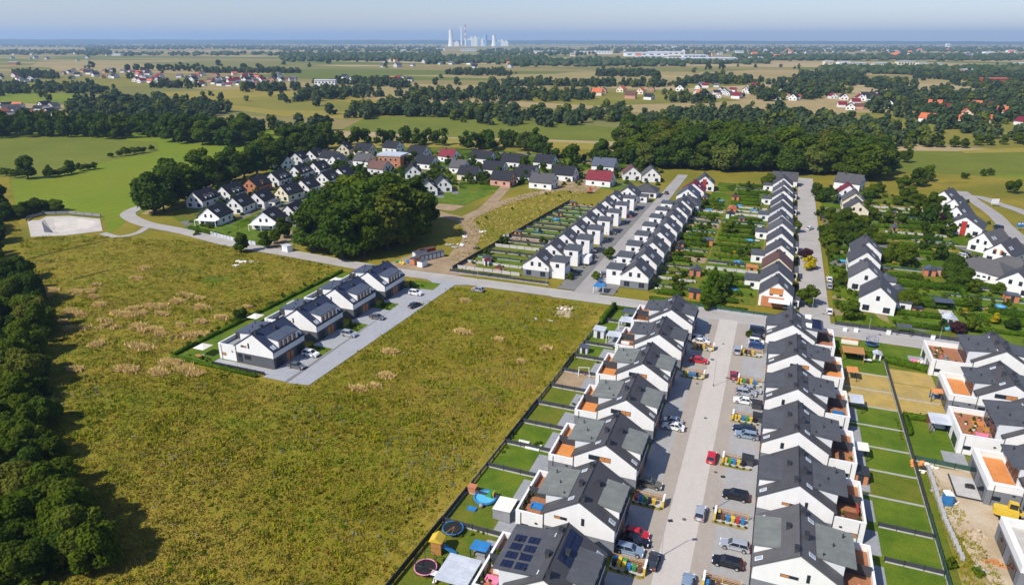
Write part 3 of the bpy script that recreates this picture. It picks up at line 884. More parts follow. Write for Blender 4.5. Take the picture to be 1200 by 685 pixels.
# single field trees and hedgerow bushes at left
for (px, py, h, k, lb) in [(33, 209, 15, 'oak', 'big round tree standing alone at the edge of the green field'), (58, 208, 9, 'ash', 'small tree just right of the big round field tree'),
                           (84, 203, 9, 'oak', 'pointed small tree in the field hedgerow'), (0, 246, 14, 'oak', 'dark tree at the left edge above the concrete basin'),
                           (1060, 190, 12, 'ash', 'bushy tree standing at the edge of the dull green field at right'), (1088, 212, 11, 'ash', 'tree on the corner of the wood by the right field'), (1186, 226, 9, 'garden', 'lone round tree on the verge of the right field'),
                           (283, 295, 9, 'ash', 'slender tree beside the house with the white veranda'), (333, 278, 10, 'ash', 'tree between the white gabled house and the round grove'), (322, 285, 7, 'ash', 'small tree beside the dirt turning near the grove'),
                           (312, 290, 8, 'ash', 'loose leafy tree in front of the house with the white veranda')]:
    x, y = G(px, py); tree(k, x, y, h, lb)
for i, px in enumerate([(8, 206), (18, 208), (68, 206), (76, 205), (94, 200), (102, 199), (110, 198), (130, 184), (140, 183), (148, 182), (158, 180), (166, 179), (178, 176)]):
    x, y = G(*px); tree('garden', x, y, rnd.uniform(4, 7), 'low bush in the hedgerow dividing the green crop fields', 'hedgerow bushes between the crop fields', 'bush', 'bush', 1.4)
for i, px in enumerate([(8, 255), (18, 253), (28, 254), (40, 250), (52, 248), (60, 246), (68, 247), (4, 258), (36, 252)]):
    x, y = G(*px); tree('thicketd' if i % 2 else 'thicket', x, y, rnd.uniform(6, 9), 'dark bush in the clump behind the concrete basin', 'bushes behind the basin', 'bush', 'bush', 1.2)
for i, px in enumerate([(1067, 168), (1083, 170), (1100, 172), (1118, 172), (1130, 173), (1145, 170), (1160, 170), (1175, 169), (1192, 168), (1130, 209), (1152, 206), (1160, 205)]):
    x, y = G(*px); tree('ash' if i < 9 else 'garden', x, y, rnd.uniform(8, 13) if i < 9 else 4.5, 'tree or bush in the hedgerow across the right hand fields', 'hedgerow across the right fields', 'hedgerow tree', None, 1.2)
# scrub on the vacant plot right of the far street
for i, px in enumerate([(975, 262), (985, 270), (992, 262), (1000, 275), (1008, 268), (985, 280), (1012, 282), (978, 272), (1000, 286), (970, 290), (1020, 278), (1030, 285), (1047, 302), (1058, 300), (1040, 306), (1062, 312), (975, 300), (1012, 255), (1025, 258), (1052, 240), (1062, 236), (1040, 262), (1020, 232), (1030, 225), (1058, 222), (1068, 228), (1075, 240)]):
    x, y = G(*px); tree('thicket' if i % 3 else 'garden', x, y, rnd.uniform(5, 8.5), 'bush in the overgrown scrub right of the far street', 'scrub on the vacant plot', 'bush', 'bush', 1.2)

# ------------------------------------------------------------------ meadow growth
def tufts(name, spots, hmin, hmax, wd, blades, mats, label, seed):
    g = np.random.default_rng(seed); n = len(spots)
    xy = np.repeat(np.array(spots), blades, 0) + g.normal(size=(n * blades, 2)) * wd
    h = g.uniform(hmin, hmax, n * blades); a = g.uniform(0, 6.28, n * blades); b = g.uniform(0.06, 0.2, n * blades)
    lean = g.normal(size=(n * blades, 2)) * 0.3 * h[:, None]
    z = np.full(n * blades, -0.14)
    A = np.stack([xy[:, 0] - np.cos(a) * b, xy[:, 1] - np.sin(a) * b, z], 1)
    B = np.stack([xy[:, 0] + np.cos(a) * b, xy[:, 1] + np.sin(a) * b, z], 1)
    T = np.stack([xy[:, 0] + lean[:, 0], xy[:, 1] + lean[:, 1], z + h], 1)
    V = np.stack([A, B, T], 1).reshape(-1, 3)
    ob = link(name, np_mesh(name, V, np.arange(len(V)).reshape(-1, 3), mats, np.repeat(g.integers(0, len(mats), n), blades)))
    ob['kind'] = 'stuff'
    return tag(ob, label, name.replace('_', ' ').split()[-1])


def grass_mat(name, a, b, sc=0.05, dry=0.0):
    m = bpy.data.materials.new(name); m.use_nodes = True; n = m.node_tree; n.nodes.clear()
    out = n.nodes.new('ShaderNodeOutputMaterial'); d = n.nodes.new('ShaderNodeBsdfDiffuse'); t = n.nodes.new('ShaderNodeBsdfTranslucent')
    a, b = (veg(a), veg(b)) if 'straw' not in name else ((a[0], a[1], a[2] * .72), (b[0], b[1], b[2] * .72))
    c = ramp(n, noise(n, coords(n, True), sc, 5, 0.7), [(0.35, a), (0.65, b)])
    if dry: c = mixc(n, ramp(n, noise(n, coords(n, True), .028, 4, .6), [(0.46, (0, 0, 0)), (0.60, (dry,) * 3)]), c, (0.44, 0.31, 0.085))
    if dry: c = mixc(n, ramp(n, noise(n, coords(n, True), .041, 4, .6, (1, 1.7, 3)), [(0.5, (0, 0, 0)), (0.62, (.8,) * 3)]), c, (0.17, 0.26, 0.014))
    n.links.new(c, d.inputs[0]); n.links.new(c, t.inputs[0])
    gn = n.nodes.new('ShaderNodeNewGeometry'); ad = n.nodes.new('ShaderNodeVectorMath'); ad.operation = 'MULTIPLY_ADD'
    ad.inputs[1].default_value = (0.35, 0.35, 0.35); ad.inputs[2].default_value = (0, 0, 1)      # shading normal leaned upward so blades brighten like the ground
    n.links.new(gn.outputs['Normal'], ad.inputs[0]); nm = n.nodes.new('ShaderNodeVectorMath'); nm.operation = 'NORMALIZE'
    n.links.new(ad.outputs[0], nm.inputs[0]); n.links.new(nm.outputs[0], d.inputs['Normal'])
    mx = n.nodes.new('ShaderNodeMixShader'); mx.inputs[0].default_value = 0.2
    n.links.new(d.outputs[0], mx.inputs[1]); n.links.new(t.outputs[0], mx.inputs[2]); n.links.new(mx.outputs[0], out.inputs[0])
    return m


M['gr1'] = grass_mat('meadow_blades', (0.22, 0.205, 0.036), (0.38, 0.31, 0.08), 0.11, 0.6)
M['gr2'] = grass_mat('green_blades', (0.16, 0.21, 0.026), (0.29, 0.30, 0.04), 0.2, 0.35)
M['gr3'] = grass_mat('brown_blades', (0.23, 0.165, 0.06), (0.37, 0.27, 0.11), 0.15, 0.8)
M['straw'] = grass_mat('straw_blades', (0.72, 0.50, 0.265), (0.88, 0.64, 0.34), 0.3)
M['goldr'] = grass_mat('yellow_weeds', (0.24, 0.25, 0.03), (0.38, 0.34, 0.04), 0.3)
MEADOW = [(-84, 40), (-46, 62), (-44.5, 90), (-41.5, 150), (-39.5, 186), (-92.5, 185), (-94, 112), (-101, 110), (-138.5, 111), (-137, 188), (-160, 192), (-205, 196), (-262, 186), (-280, 173), (-312, 192), (-345, 205), (-255, 158), (-200, 116), (-152, 76), (-116, 48)]
g_ = np.random.default_rng(2)
cand = g_.uniform((-330, 40), (-39, 198), (200000, 2))
cand = [(x, y) for x, y in cand if inside(x, y, MEADOW)]
TRACK = smooth_line(P((704, 366), (688, 390), (660, 424), (628, 462), (592, 508), (560, 548), (500, 612), (430, 690)))
TRACK2 = smooth_line(P((520, 345), (470, 392), (420, 440), (330, 480), (215, 520), (120, 540)))
for tk in (TRACK,):
    for s_ in (-.85, .85): strip('wheel_track', [(x + s_ * .95, y - s_ * .3) for x, y in tk], [rnd.uniform(.45, .8) for _ in tk], 'dry', -0.108)
_tk = [q for tk in (TRACK,) for q in tk]
def on_track(x, y): return any((x - a - s_ * .95) ** 2 + (y - b + s_ * .3) ** 2 < 1.1 for a, b in _tk for s_ in (-.85, .85))
cand = [(x, y) for x, y in cand if rnd.random() < max(0.25, min(1.0, 130.0 / math.hypot(x, y)) ** 1.5)][:32000]
cand = [q for q in cand if rnd.random() < .12 or not on_track(*q)]
print('tufts', len(cand))
tufts('meadow_grass', cand, 0.10, 0.40, 0.40, 9, ['gr1', 'gr2', 'gr1', 'gr3'], 'knee high rough grass and weeds covering the big meadow', 1)
straw = []
for px, py, wx, wy in [(169, 314, 4, 2), (160, 326, 6, 1), (112, 334, 3, 1.5), (60, 340, 7, 1.5), (88, 342, 5, 1.5), (106, 341, 5, 1.5), (107, 347, 2, 1), (113, 349, 2, 1), (55, 346, 4, 1.5), (75, 347, 3, 1), (117, 357, 5, 2), (82, 364, 3, 2.5), (88, 368, 8, 2), (143, 368, 9, 1.6), (157, 362, 4, 2), (165, 367, 4, 2), (178, 359, 6, 2), (190, 359, 5, 2),
                       (207, 353, 5, 2), (214, 345, 3, 1.5), (222, 347, 3, 1.5), (233, 350, 3, 1.5), (190, 368, 5, 1.5), (65, 372, 3, 1), (74, 377, 4, 1), (80, 385, 3, 1.5), (96, 385, 3, 1.5), (124, 376, 5, 1), (120, 383, 2, 2), (161, 382, 5, 2), (182, 386, 5, 1.5), (188, 391, 4, 1.5), (219, 393, 4, 2), (236, 360, 5, 2), (236, 377, 5, 1.5), (211, 381, 3, 1), (114, 403, 4, 2.4), (164, 406, 8, 2),
                       (135, 384, 3, 1), (168, 388, 3, 1.5), (235, 392, 4, 2), (200, 425, 6, 2.5), (150, 433, 7, 2), (185, 436, 5, 2), (217, 432, 5, 2), (90, 433, 4, 1.5), (228, 437, 5, 2), (260, 372, 5, 1.5), (290, 360, 3, 1), (456, 412, 5, 1.5), (545, 390, 4, 1.2), (585, 398, 3, 1.2), (541, 388, 4, 1.2), (452, 440, 5, 1.5), (420, 455, 5, 1.5), (440, 452, 3, 1), (545, 352, 4, 1), (640, 408, 3, 1), (610, 424, 3, 1)]:
    x, y = G(px, py)
    for _ in range(int(wx * wy * 20)):
        straw.append((x + rnd.gauss(0, wx * 0.2), y + rnd.gauss(0, wy * 0.32)))
tufts('dry_reed_grass', straw, 0.45, 1.1, 0.24, 7, ['straw'], 'straw coloured clumps of tall dry reed grass dotted over the meadow', 3)
gold = []
for _ in range(320):
    x, y = rnd.choice(cand)
    for _k in range(rnd.randrange(5, 22)): gold.append((x + rnd.gauss(0, 1.3), y + rnd.gauss(0, 0.9)))
tufts('yellow_goldenrod', gold, 0.4, 0.95, 0.2, 5, ['goldr', 'gr2'], 'patches of yellow green flowering weeds in the big meadow', 4)
rough = [(x, y) for x, y in g_.uniform((-125, 196), (-88, 380), (9000, 2)) if inside(x, y, [(-100, 203), (-98, 260), (-88, 372), (-120, 350), (-125, 262), (-118, 235), (-104, 230), (-109, 215)])][:2600]
tufts('rough_weeds', rough, 0.2, 0.7, 0.3, 4, ['gr1', 'straw', 'gr3', 'gr2'], 'rough weeds on the vacant ground beside the dirt track', 5)
for_site = [(x, y) for x, y in g_.uniform((33.5, 84), (43, 129), (1300, 2)) if inside(x, y, [(33.6, 84), (33.6, 128), (37, 118), (38.5, 104), (41.5, 92), (42.5, 84)])]
tufts('site_weeds', for_site, 0.2, 0.7, 0.2, 5, ['gr1', 'gr2'], 'weeds growing along the edge of the sandy building site', 6)


def mounds(name, n_clusters, mats, label, seed, rad=(2, 9), size=(.3, .95)):
    """leafy perennials growing in patches"""
    g = np.random.default_rng(seed); gg = random.Random(seed)
    arr = [crown_arrays(34, .55, .55, 4, .17, 800 + i, 'round', False, 0.0) for i in range(6)]
    VV = []; QQ = []; II = []; o = 0
    for _ in range(n_clusters):
        cx_, cy_ = gg.choice(cand); r_ = gg.uniform(*rad); mi = gg.randrange(len(mats))
        for _k in range(int(r_ * r_ * .55) + 2):
            x, y = cx_ + gg.gauss(0, r_ * .6), cy_ + gg.gauss(0, r_ * .4)
            if not inside(x, y, MEADOW): continue
            V, Q = arr[gg.randrange(6)]; s_ = gg.uniform(*size)
            VV.append(V * np.array([s_, s_, s_ * gg.uniform(.6, 1.2)]) + np.array([x, y, -.16])); QQ.append(Q + o); o += len(V)
            II.append(np.full(len(Q), mi if gg.random() < .8 else gg.randrange(len(mats))))
    ob = link(name, np_mesh(name, np.concatenate(VV), np.concatenate(QQ), mats, np.concatenate(II))); ob['kind'] = 'stuff'
    return tag(ob, label, 'weeds')


M['wd1'] = grass_mat('yellow_green_weeds', (0.19, 0.225, 0.02), (0.31, 0.31, 0.03), .3)
M['wd2'] = grass_mat('green_weeds', (0.085, 0.14, 0.018), (0.16, 0.22, 0.028), .3)
M['wd3'] = grass_mat('grey_green_weeds', (0.20, 0.205, 0.11), (0.33, 0.31, 0.19), .3)
M['wd4'] = grass_mat('russet_weeds', (0.20, 0.12, 0.045), (0.33, 0.21, 0.09), .3)
M['wd5'] = grass_mat('dark_weeds', (0.05, 0.065, 0.012), (0.10, 0.11, 0.02), .3)
mounds('meadow_weeds', 260, ['wd1', 'wd2', 'wd1', 'wd3', 'wd4', 'wd2', 'wd5'], 'patches of leafy weeds, yellow green to russet, over the big meadow', 12)


def hedge_mesh(L, wd, h, seed, leafy=True):
    g = np.random.default_rng(seed)
    n = int(L * (wd + 2 * h) * 9)
    t = g.uniform(0, L, n); side = g.random(n); tot = wd + 2 * h
    p = np.zeros((n, 3)); nr = np.zeros((n, 3))
    top = side < wd / tot; lf = (side >= wd / tot) & (side < (wd + h) / tot); rt = ~(top | lf)
    p[:, 0] = t; p[top, 1] = g.uniform(-wd / 2, wd / 2, top.sum()); p[top, 2] = h; nr[top, 2] = 1
    p[lf, 1] = -wd / 2; p[lf, 2] = g.uniform(0.1, h, lf.sum()); nr[lf, 1] = -1
    p[rt, 1] = wd / 2; p[rt, 2] = g.uniform(0.1, h, rt.sum()); nr[rt, 1] = 1
    p += g.normal(size=(n, 3)) * 0.09; p[:, 2] += 0.10 * np.sin(t * 7 + seed) * (p[:, 2] / h)
    nr += g.normal(size=(n, 3)) * 0.5; nr /= np.linalg.norm(nr, axis=1)[:, None]
    a = np.cross(nr, g.normal(size=(n, 3))); a /= np.linalg.norm(a, axis=1)[:, None]; b = np.cross(nr, a)
    s = g.uniform(0.10, 0.24, n)[:, None]
    V = np.stack([p - a * s, p + b * s, p + a * s, p - b * s], 1).reshape(-1, 3); Q = np.arange(4 * n).reshape(-1, 4)
    i = wd / 2 * 0.85
    bx = np.array([(0, -i, -.1), (L, -i, -.1), (L, i, -.1), (0, i, -.1), (0, -i, h * .95), (L, -i, h * .95), (L, i, h * .95), (0, i, h * .95)])
    bq = np.array([(0, 3, 2, 1), (4, 5, 6, 7), (0, 1, 5, 4), (1, 2, 6, 5), (2, 3, 7, 6), (3, 0, 4, 7)]) + len(V)
    return np_mesh('hedge', np.concatenate([V, bx]), np.concatenate([Q, bq]), ['thuja'])


def hedge(a, b, label, wd=0.9, h=1.7, group=None):
    a = Vector(a); b = Vector(b); d = b - a
    o = link('hedge', hedge_mesh(d.length, wd, h, rnd.randrange(9999)), None, (a.x, a.y, -0.08), math.atan2(d.y, d.x))
    return tag(o, label, 'hedge', group)


SHRUB = [np_mesh('shrub', *crown_arrays(260, 0.8, 1.3, 6, 0.14, 700 + i, 'round', True, 0.0), ['leaf' if i % 2 else 'leafl']) for i in range(4)]
SHRUB_Y = np_mesh('shrub', *crown_arrays(220, 0.8, 1.1, 6, 0.13, 720, 'round', True, 0.0), ['yleaf'])
SHRUB_P = np_mesh('shrub', *crown_arrays(220, 0.8, 1.2, 6, 0.13, 721, 'round', True, 0.0), ['purple'])


SHRUBS = []
def shrub(x, y, s, label, group=None, me=None):
    SHRUBS.append((x, y, s, label, group, me or rnd.choice(SHRUB)))


def plant_shrubs():
    L = sorted(SHRUBS, key=lambda q: (0 if q[4] is None else 1, math.hypot(q[0], q[1]) / q[2]))
    for x, y, s, label, group, me in L[:285]:
        o = link('shrub', me, None, (x, y, -0.08), rnd.uniform(0, 6), (s * rnd.uniform(.9, 1.3), s, s * rnd.uniform(.8, 1.1)))
        tag(o, label, 'shrub', group)
    arr = [crown_arrays(110, 0.8, 1.3, 5, 0.2, 740 + i, 'round', True, 0.0) for i in range(4)]
    VV = []; QQ = []; II = []; o = 0; g = np.random.default_rng(6)
    for x, y, s, *_r in L[285:]:
        V, Q = arr[g.integers(4)]; VV.append(V * s * np.array([1.15, 1, 1]) + np.array([x, y, -.08])); QQ.append(Q + o); o += len(V); II.append(np.full(len(Q), g.choice(4, p=[.45, .45, .05, .05])))
    ob = link('garden_shrubbery', np_mesh('garden_shrubbery', np.concatenate(VV), np.concatenate(QQ), ['leaf', 'leafl', 'yleaf', 'purple'], np.concatenate(II))); ob['kind'] = 'stuff'
    tag(ob, 'smaller shrubs and beds filling the far gardens of the estate', 'shrubbery')
# ------------------------------------------------------------------ houses
def pane_mb(sx, face, a, b, z0, z1, off, split=1, shutter=None, mb=None):
    """a window: frame (material 0) with glass (1) set in it, optional cladding panel (2) over part"""
    w_ = mb or MB(sx)
    def bx(a0, a1, zz0, zz1, d, m):
        if face == '-y': w_.box(a0, off - d, zz0, a1, off + 0.02, zz1, m)
        elif face == '+y': w_.box(a0, off - 0.02, zz0, a1, off + d, zz1, m)
        elif face == '-x': w_.box(off - d, a0, zz0, off + 0.02, a1, zz1, m)
        else: w_.box(off - 0.02, a0, zz0, off + d, a1, zz1, m)
    bx(a, b, z0, z1, 0.05, 0)
    g = 0.07; n = split; wd = (b - a - g * (n + 1)) / n
    for i in range(n):
        x0 = a + g + i * (wd + g)
        bx(x0, x0 + wd, z0 + g, z1 - g, 0.062, 2 if (shutter is not None and i in shutter) else 1)
    return w_


def win(par, sx, face, a, b, z0, z1, off, split=1, shutter=None, frame='dark', glass='glass', clad='orange', name='window'):
    mats = [frame, glass, clad] if shutter is not None else [frame, glass]
    return pane_mb(sx, face, a, b, z0, z1, off, split, shutter).build(name, mats, par)


def skylight(par, sx, k, ap, x0, x1, y0, y1):
    """a roof window lying on the slope; x measured from the ridge"""
    b = MB(sx); sg = 1 if x0 > 0 else -1
    def zz(x): return ap + 0.26 - k * abs(x)
    n = (0.05 * k * sg, 0.06)
    for (i, m, d) in ((0.0, 0, 0.5), (0.09, 1, 0.75)):
        xa, xb = x0 + i * sg, x1 - i * sg
        prof = [(xa, zz(xa) - 0.05), (xb, zz(xb) - 0.05), (xb + n[0] * d, zz(xb) + n[1] * d), (xa + n[0] * d, zz(xa) + n[1] * d)]
        b.prism_y(prof, y0 + i, y1 - i, m)
    return b.build('skylight', ['whitep', 'sky_glass'], par)


def solar(par, sx, k, ap, x0, x1, y0, y1, nx, ny, flat=None):
    b = MB(sx); sg = 1 if x0 > 0 else -1
    for i in range(nx):
        for j in range(ny):
            xa = x0 + (x1 - x0) * (i + 0.04) / nx; xb = x0 + (x1 - x0) * (i + 0.96) / nx
            ya = y0 + (y1 - y0) * (j + 0.03) / ny; yb = y0 + (y1 - y0) * (j + 0.97) / ny
            if flat: za, zb = flat(xa), flat(xb)
            else: za, zb = ap + 0.34 - k * abs(xa), ap + 0.34 - k * abs(xb)
            b.prism_y([(xa, za), (xb, zb), (xb, zb + .04), (xa, za + .04)], ya, yb, 0)
    return b.build('solar_panels', 'solar', par)


def text_obj(par, s, size, loc, rot, m, name='house_number'):
    c = bpy.data.curves.new(name, 'FONT'); c.body = s; c.size = size; c.align_x = 'CENTER'; c.extrude = 0.01
    c.materials.append(M[m])
    o = bpy.data.objects.new(name, c); COL.objects.link(o)
    me = bpy.data.meshes.new_from_object(o); bpy.data.objects.remove(o)
    if not me.materials: me.materials.append(M[m])
    q = link(name, me, par, loc); q.rotation_euler = rot
    return q


def semi(label, x, y, sx=1.0, L=11.6, ez=4.9, ap=8.55, roof='tile', flat='felt', deck='deck', gable='slit', number=None, terr_w=4.6, big_dormer=False,
         group=None, terr_low='white', band='grey', solarp=False, new=False, street=True, tp='white', chim=True, gd=True, rim=0.28, divider=True):
    """two-family house: long roof with two flat-topped dormers, roof terrace on the garden side (-x; mirrored by sx)"""
    t = thing('semi_detached_house', label, 'house', (x, y, 0), 0, group)
    hw = 5.8; k = (ap - ez) / hw
    MB(sx).prism_y([(-hw, 0), (hw, 0), (hw, ez), (0, ap), (-hw, ez)], 0, L).build('wall', 'white', t)
    b = MB(sx)
    b.box(-hw + (0.0 if terr_low == 'white' else 0.0), -0.03, 0, hw + 0.03, 0.0, 2.75)
    b.box(hw, 0.0, 0, hw + 0.03, L + 0.02, 2.75)
    b.build('lower_wall', band, t)
    o = 0.30; ov = hw + 0.22
    rf = MB(sx).prism_y([(-ov, ap - k * ov + 0.03), (0, ap + 0.03), (ov, ap - k * ov + 0.03), (ov, ap - k * ov + 0.24), (0, ap + 0.26), (-ov, ap - k * ov + 0.24)], -0.16, L + 0.16).build('roof', roof, t)
    MB(sx).tube((0, -0.17, ap + 0.27), (0, L + 0.17, ap + 0.27), 0.09).build('ridge_cap', 'dark', rf)
    for s_ in (1, -1):
        MB(sx).box(s_ * (ov + 0.0), -0.16, ap - k * ov - 0.02, s_ * (ov + 0.13), L + 0.16, ap - k * ov + 0.12).build('gutter', 'dark', t)
    # street dormer
    zt = lambda xx: 7.05 - (abs(xx) - 2.5) * 0.14
    d0, d1 = (2.4, 9.2) if not new else (2.0, 9.6)
    dz0, wx = ez - 0.4, hw + 0.035
    dm = MB(sx).prism_y([(2.2, dz0), (wx, dz0), (wx, zt(wx)), (2.2, zt(2.2))], d0 + 0.2, d1 - 0.2).build('street_dormer', 'white', t)
    MB(sx).prism_y([(2.4, zt(2.4) + 0.0), (6.1, zt(6.1) + 0.0), (6.1, zt(6.1) + 0.24), (2.4, zt(2.4) + 0.24)], d0, d1).build('dormer_roof', flat if not new else 'feltn', dm)
    for q in (0, 1, 2, 3) if new else (0, 1, 2):
        st = (d1 - d0 - 1.0) / (4 if new else 3); y0 = d0 + 0.6 + q * st
        win(dm, sx, '+x', y0, y0 + st * 0.62, 4.75, 6.2, wx, 1 if not new else 2, [0] if new else None)
    # garden dormer
    gi, go = (-2.3, -7.5) if not big_dormer else (-1.2, -7.7)
    g0, g1 = (2.2, 9.7) if not big_dormer else (0.9, 10.4)
    gz = (lambda xx: 7.2 - (abs(xx) - 2.3) * 0.10) if not big_dormer else (lambda xx: 7.75 - (abs(xx) - 1.2) * 0.10)
    gw = -hw - 0.30 if not big_dormer else -hw - 1.0
    if gd:
        gm = MB(sx).prism_y([(gi - 0.2, 3.4), (gw, 3.1), (gw, gz(gw)), (gi - 0.2, gz(gi - 0.2))], g0 + 0.25, g1 - 0.25).build('garden_dormer', 'pale' if not new else 'white', t)
        MB(sx).prism_y([(gi, gz(gi)), (go, gz(go)), (go, gz(go) + 0.26), (gi, gz(gi) + 0.26)], g0, g1).build('dormer_roof', flat if not new else 'feltn', gm)
        for q in range(4):
            st = (g1 - g0 - 1.2) / 4; y0 = g0 + 0.6 + q * st
            win(gm, sx, '-x', y0 + 0.1, y0 + st - 0.1, 3.3, 5.7, gw, 2)
    # terrace over the garden rooms
    tx = -hw - terr_w
    tb = MB(sx).box(tx, 0.0, 0, -hw, L, 3.05, 0).build('terrace_block', tp, t)
    if terr_low != 'white':
        MB(sx).box(tx - 0.02, -0.03, 0, -hw - 0.003, 0.0, 2.9).box(tx - 0.03, 0.0, 0, tx, L, 2.9).build('lower_wall', band, t)
    b = MB(sx); ph = 4.15; th = rim
    b.box(tx, 0, 3.05, -hw, th, ph).box(tx, L - th, 3.05, -hw, L, ph).box(tx, th, 3.05, tx + th, L - th, ph)
    pr = b.build('parapet', tp, t)
    b = MB(sx); b.box(tx - .04, -.04, ph, -hw, th + .04, ph + .06).box(tx - .04, L - th - .04, ph, -hw, L + .04, ph + .06).box(tx - .04, th + .04, ph, tx + th + .04, L - th - .04, ph + .06)
    b.build('coping', 'whitep' if tp == 'white' else 'conc', pr)
    MB(sx).box(tx + th + 0.002, th + 0.002, 3.0, -hw - 0.31, L - th - 0.002, 3.12).build('terrace_floor', deck, t)
    if divider: MB(sx).box(tx + th + 0.01, L / 2 - 0.06, 3.12, -hw - 1.0, L / 2 + 0.06, 4.9).build('divider', 'anth', t)
    # openings
    if gable == 'clad':
        win(t, sx, '-y', -2.9, 1.1, 5.05, 6.0, 0, 4, [2, 3] if sx > 0 else [0, 1])
    elif gable == 'slit':
        win(t, sx, '-y', -1.75, -1.3, 4.3, 5.7, 0, 1, None); win(t, sx, '-y', -0.3 if sx < 0 else -3.9, 2.1 if sx < 0 else -2.2, 4.35, 4.85, 0, 2, [1])
    elif gable == 'left':
        win(t, sx, '-y', -3.9, -1.8, 4.6, 5.1, 0, 2, [0]); win(t, sx, '-y', 0.5, 1.0, 4.4, 5.7, 0, 1)
    elif gable == 'one':
        win(t, sx, '-y', 2.0, 2.6, 4.4, 5.6, 0, 1)
    win(t, sx, '-y', -5.2, -3.9, 0.3, 2.4, -0.03, 1); win(t, sx, '-y', -3.2, -1.2, 1.2, 2.3, -0.03, 2)
    win(t, sx, '-y', tx + 1.0, tx + 2.2, 1.1, 1.9, -0.03 if terr_low != 'white' else 0, 1, [0] if gable == 'slit' else None)
    for y0 in (1.2, L / 2 + 0.9):
        win(t, sx, '-x', y0, y0 + 3.4, 0.2, 2.4, tx - (0.03 if terr_low != 'white' else 0), 3, name='patio_door')
    for y0 in (0.7, L - 3.3):
        MB(sx).box(hw + 0.03, y0, 0.05, hw + 0.07, y0 + 2.6, 2.35).build('garage_door', 'dark', t)
    for y0 in (L / 2 - 1.3, L / 2 + 0.2):
        b = MB(sx).box(hw + 0.03, y0, 0.05, hw + 0.08, y0 + 1.1, 2.3, 0); b.box(hw + 0.081, y0 + 0.12, 1.0, hw + 0.12, y0 + 0.17, 1.3, 1)
        b.build('front_door', ['orange', 'dark'], t)
    MB(sx).tube((-hw + 0.12, -0.10, 0.05), (-hw + 0.12, -0.10, ez), 0.06).build('downpipe', 'dark', t)
    MB(sx).tube((hw + 0.10, -0.10, 0.05), (hw + 0.10, -0.10, ez - 0.1), 0.06).build('downpipe', 'dark', t)
    MB(sx).tube((tx + 0.9, -0.10, 0.05), (tx + 0.9, -0.10, 4.0), 0.05).build('downpipe', 'dark', t)
    MB(sx).box(-hw - 1.3, -0.14, 2.5, -hw - 0.9, -0.03, 2.75).build('wall_lamp', 'dark', t)
    if chim:
        for cx_, cy_, ch in ((0.45, 0.9, 1.0), (-0.55, L - 1.8, 0.9), (-0.9, 4.6, 1.1), (1.5, L * 0.55, 0.9)):
            zb = ap - k * abs(cx_)
            c_ = MB(sx).box(cx_ - .28, cy_ - .35, zb - .2, cx_ + .28, cy_ + .35, zb + ch).build('chimney', 'anth', t)
            MB(sx).box(cx_ - .36, cy_ - .43, zb + ch, cx_ + .36, cy_ + .43, zb + ch + .08).build('chimney_cap', 'dark', c_)
    if not new:
        skylight(t, sx, k, ap, 4.6, 5.6, 0.7, 1.5); skylight(t, sx, k, ap, 4.6, 5.6, L - 1.5, L - 0.7)
        skylight(t, sx, k, ap, -1.2, -2.1, 1.2, 2.0); skylight(t, sx, k, ap, -1.2, -2.1, L - 2.6, L - 1.8)
    else:
        skylight(t, sx, k, ap, 4.6, 5.6, 0.5, 1.0); skylight(t, sx, k, ap, 4.6, 5.6, 1.2, 1.7); skylight(t, sx, k, ap, 4.6, 5.6, L - 1.2, L - 0.5)
    if solarp:
        zf = lambda xx: gz(xx) + 0.31
        for i in range(2):
            for j in range(4): solar(t, sx, k, ap, -3.0 - i * 2.1, -4.7 - i * 2.1, g0 + 0.4 + j * 1.8, g0 + 1.8 + j * 1.8, 2, 1, zf)
        solar(t, sx, k, ap, 0.5, 2.4, 4.4, L - 0.6, 2, 6)
    for q in range(3):
        MB(sx).tube((-3.2 - 1.4 * q, g0 + 0.6 + q * 2.6, gz(-4) - 0.1), (-3.2 - 1.4 * q, g0 + 0.6 + q * 2.6, gz(-4) + 0.75), 0.11).build('vent_pipe', 'dark', t)
    if number:
        text_obj(t, number, 1.15, (4.3 * sx if sx > 0 else -3.9, -0.045, 1.25), (math.pi / 2, 0, 0), 'dgrey')
    return t


WEST = [(66.6, 'feltd', 'left', 'deck', 'white', True), (83.6, 'felt', 'left', 'deck', 'white', False), (100.4, 'felt', 'clad', 'tarp', 'grey', False), (117.4, 'felt', 'clad', 'tarp', 'grey', False),
        (134.5, 'felt', 'clad', 'tarp', 'white', False), (151.6, 'feltd', 'none', 'deck', 'white', False), (168.7, 'feltd', 'none', 'deck', 'white', False)]
WL = ['white family house with solar panels on its dark roof, front of the meadow row',
      'white house behind the solar roofed one, green flat roofs and a brown terrace',
      'third white house up the meadow row, long gable window half clad in orange',
      'fourth white house up the meadow row, grey lower walls and an orange terrace',
      'fifth white house up the meadow-side row, green flat roofs over a white terrace wall',
      'dark roofed white house last but one in the meadow-side row, by the red car',
      'dark roofed white house at the top of the meadow-side row beside the cross road']
for i, (y, fl, gb, dk, tl, so) in enumerate(WEST):
    semi(WL[i], -21.5 + (0.9 if i == 6 else 0.5 if i == 5 else 0), y, 1.0, flat=fl, gable=gb, deck=dk, terr_low=tl, solarp=so, group='white two-family houses beside the meadow', big_dormer=(i == 0))
EAST = [(83.6, 'felt', 'slit', 'deck', '19'), (100.4, 'feltd', 'slit', 'deck', '18'), (117.4, 'feltd', 'one', 'deck', None), (134.5, 'feltd', 'one', 'deck', None), (152.0, 'feltd', 'clad', 'tarp', None), (169.5, 'feltd', 'none', 'deck', None)]
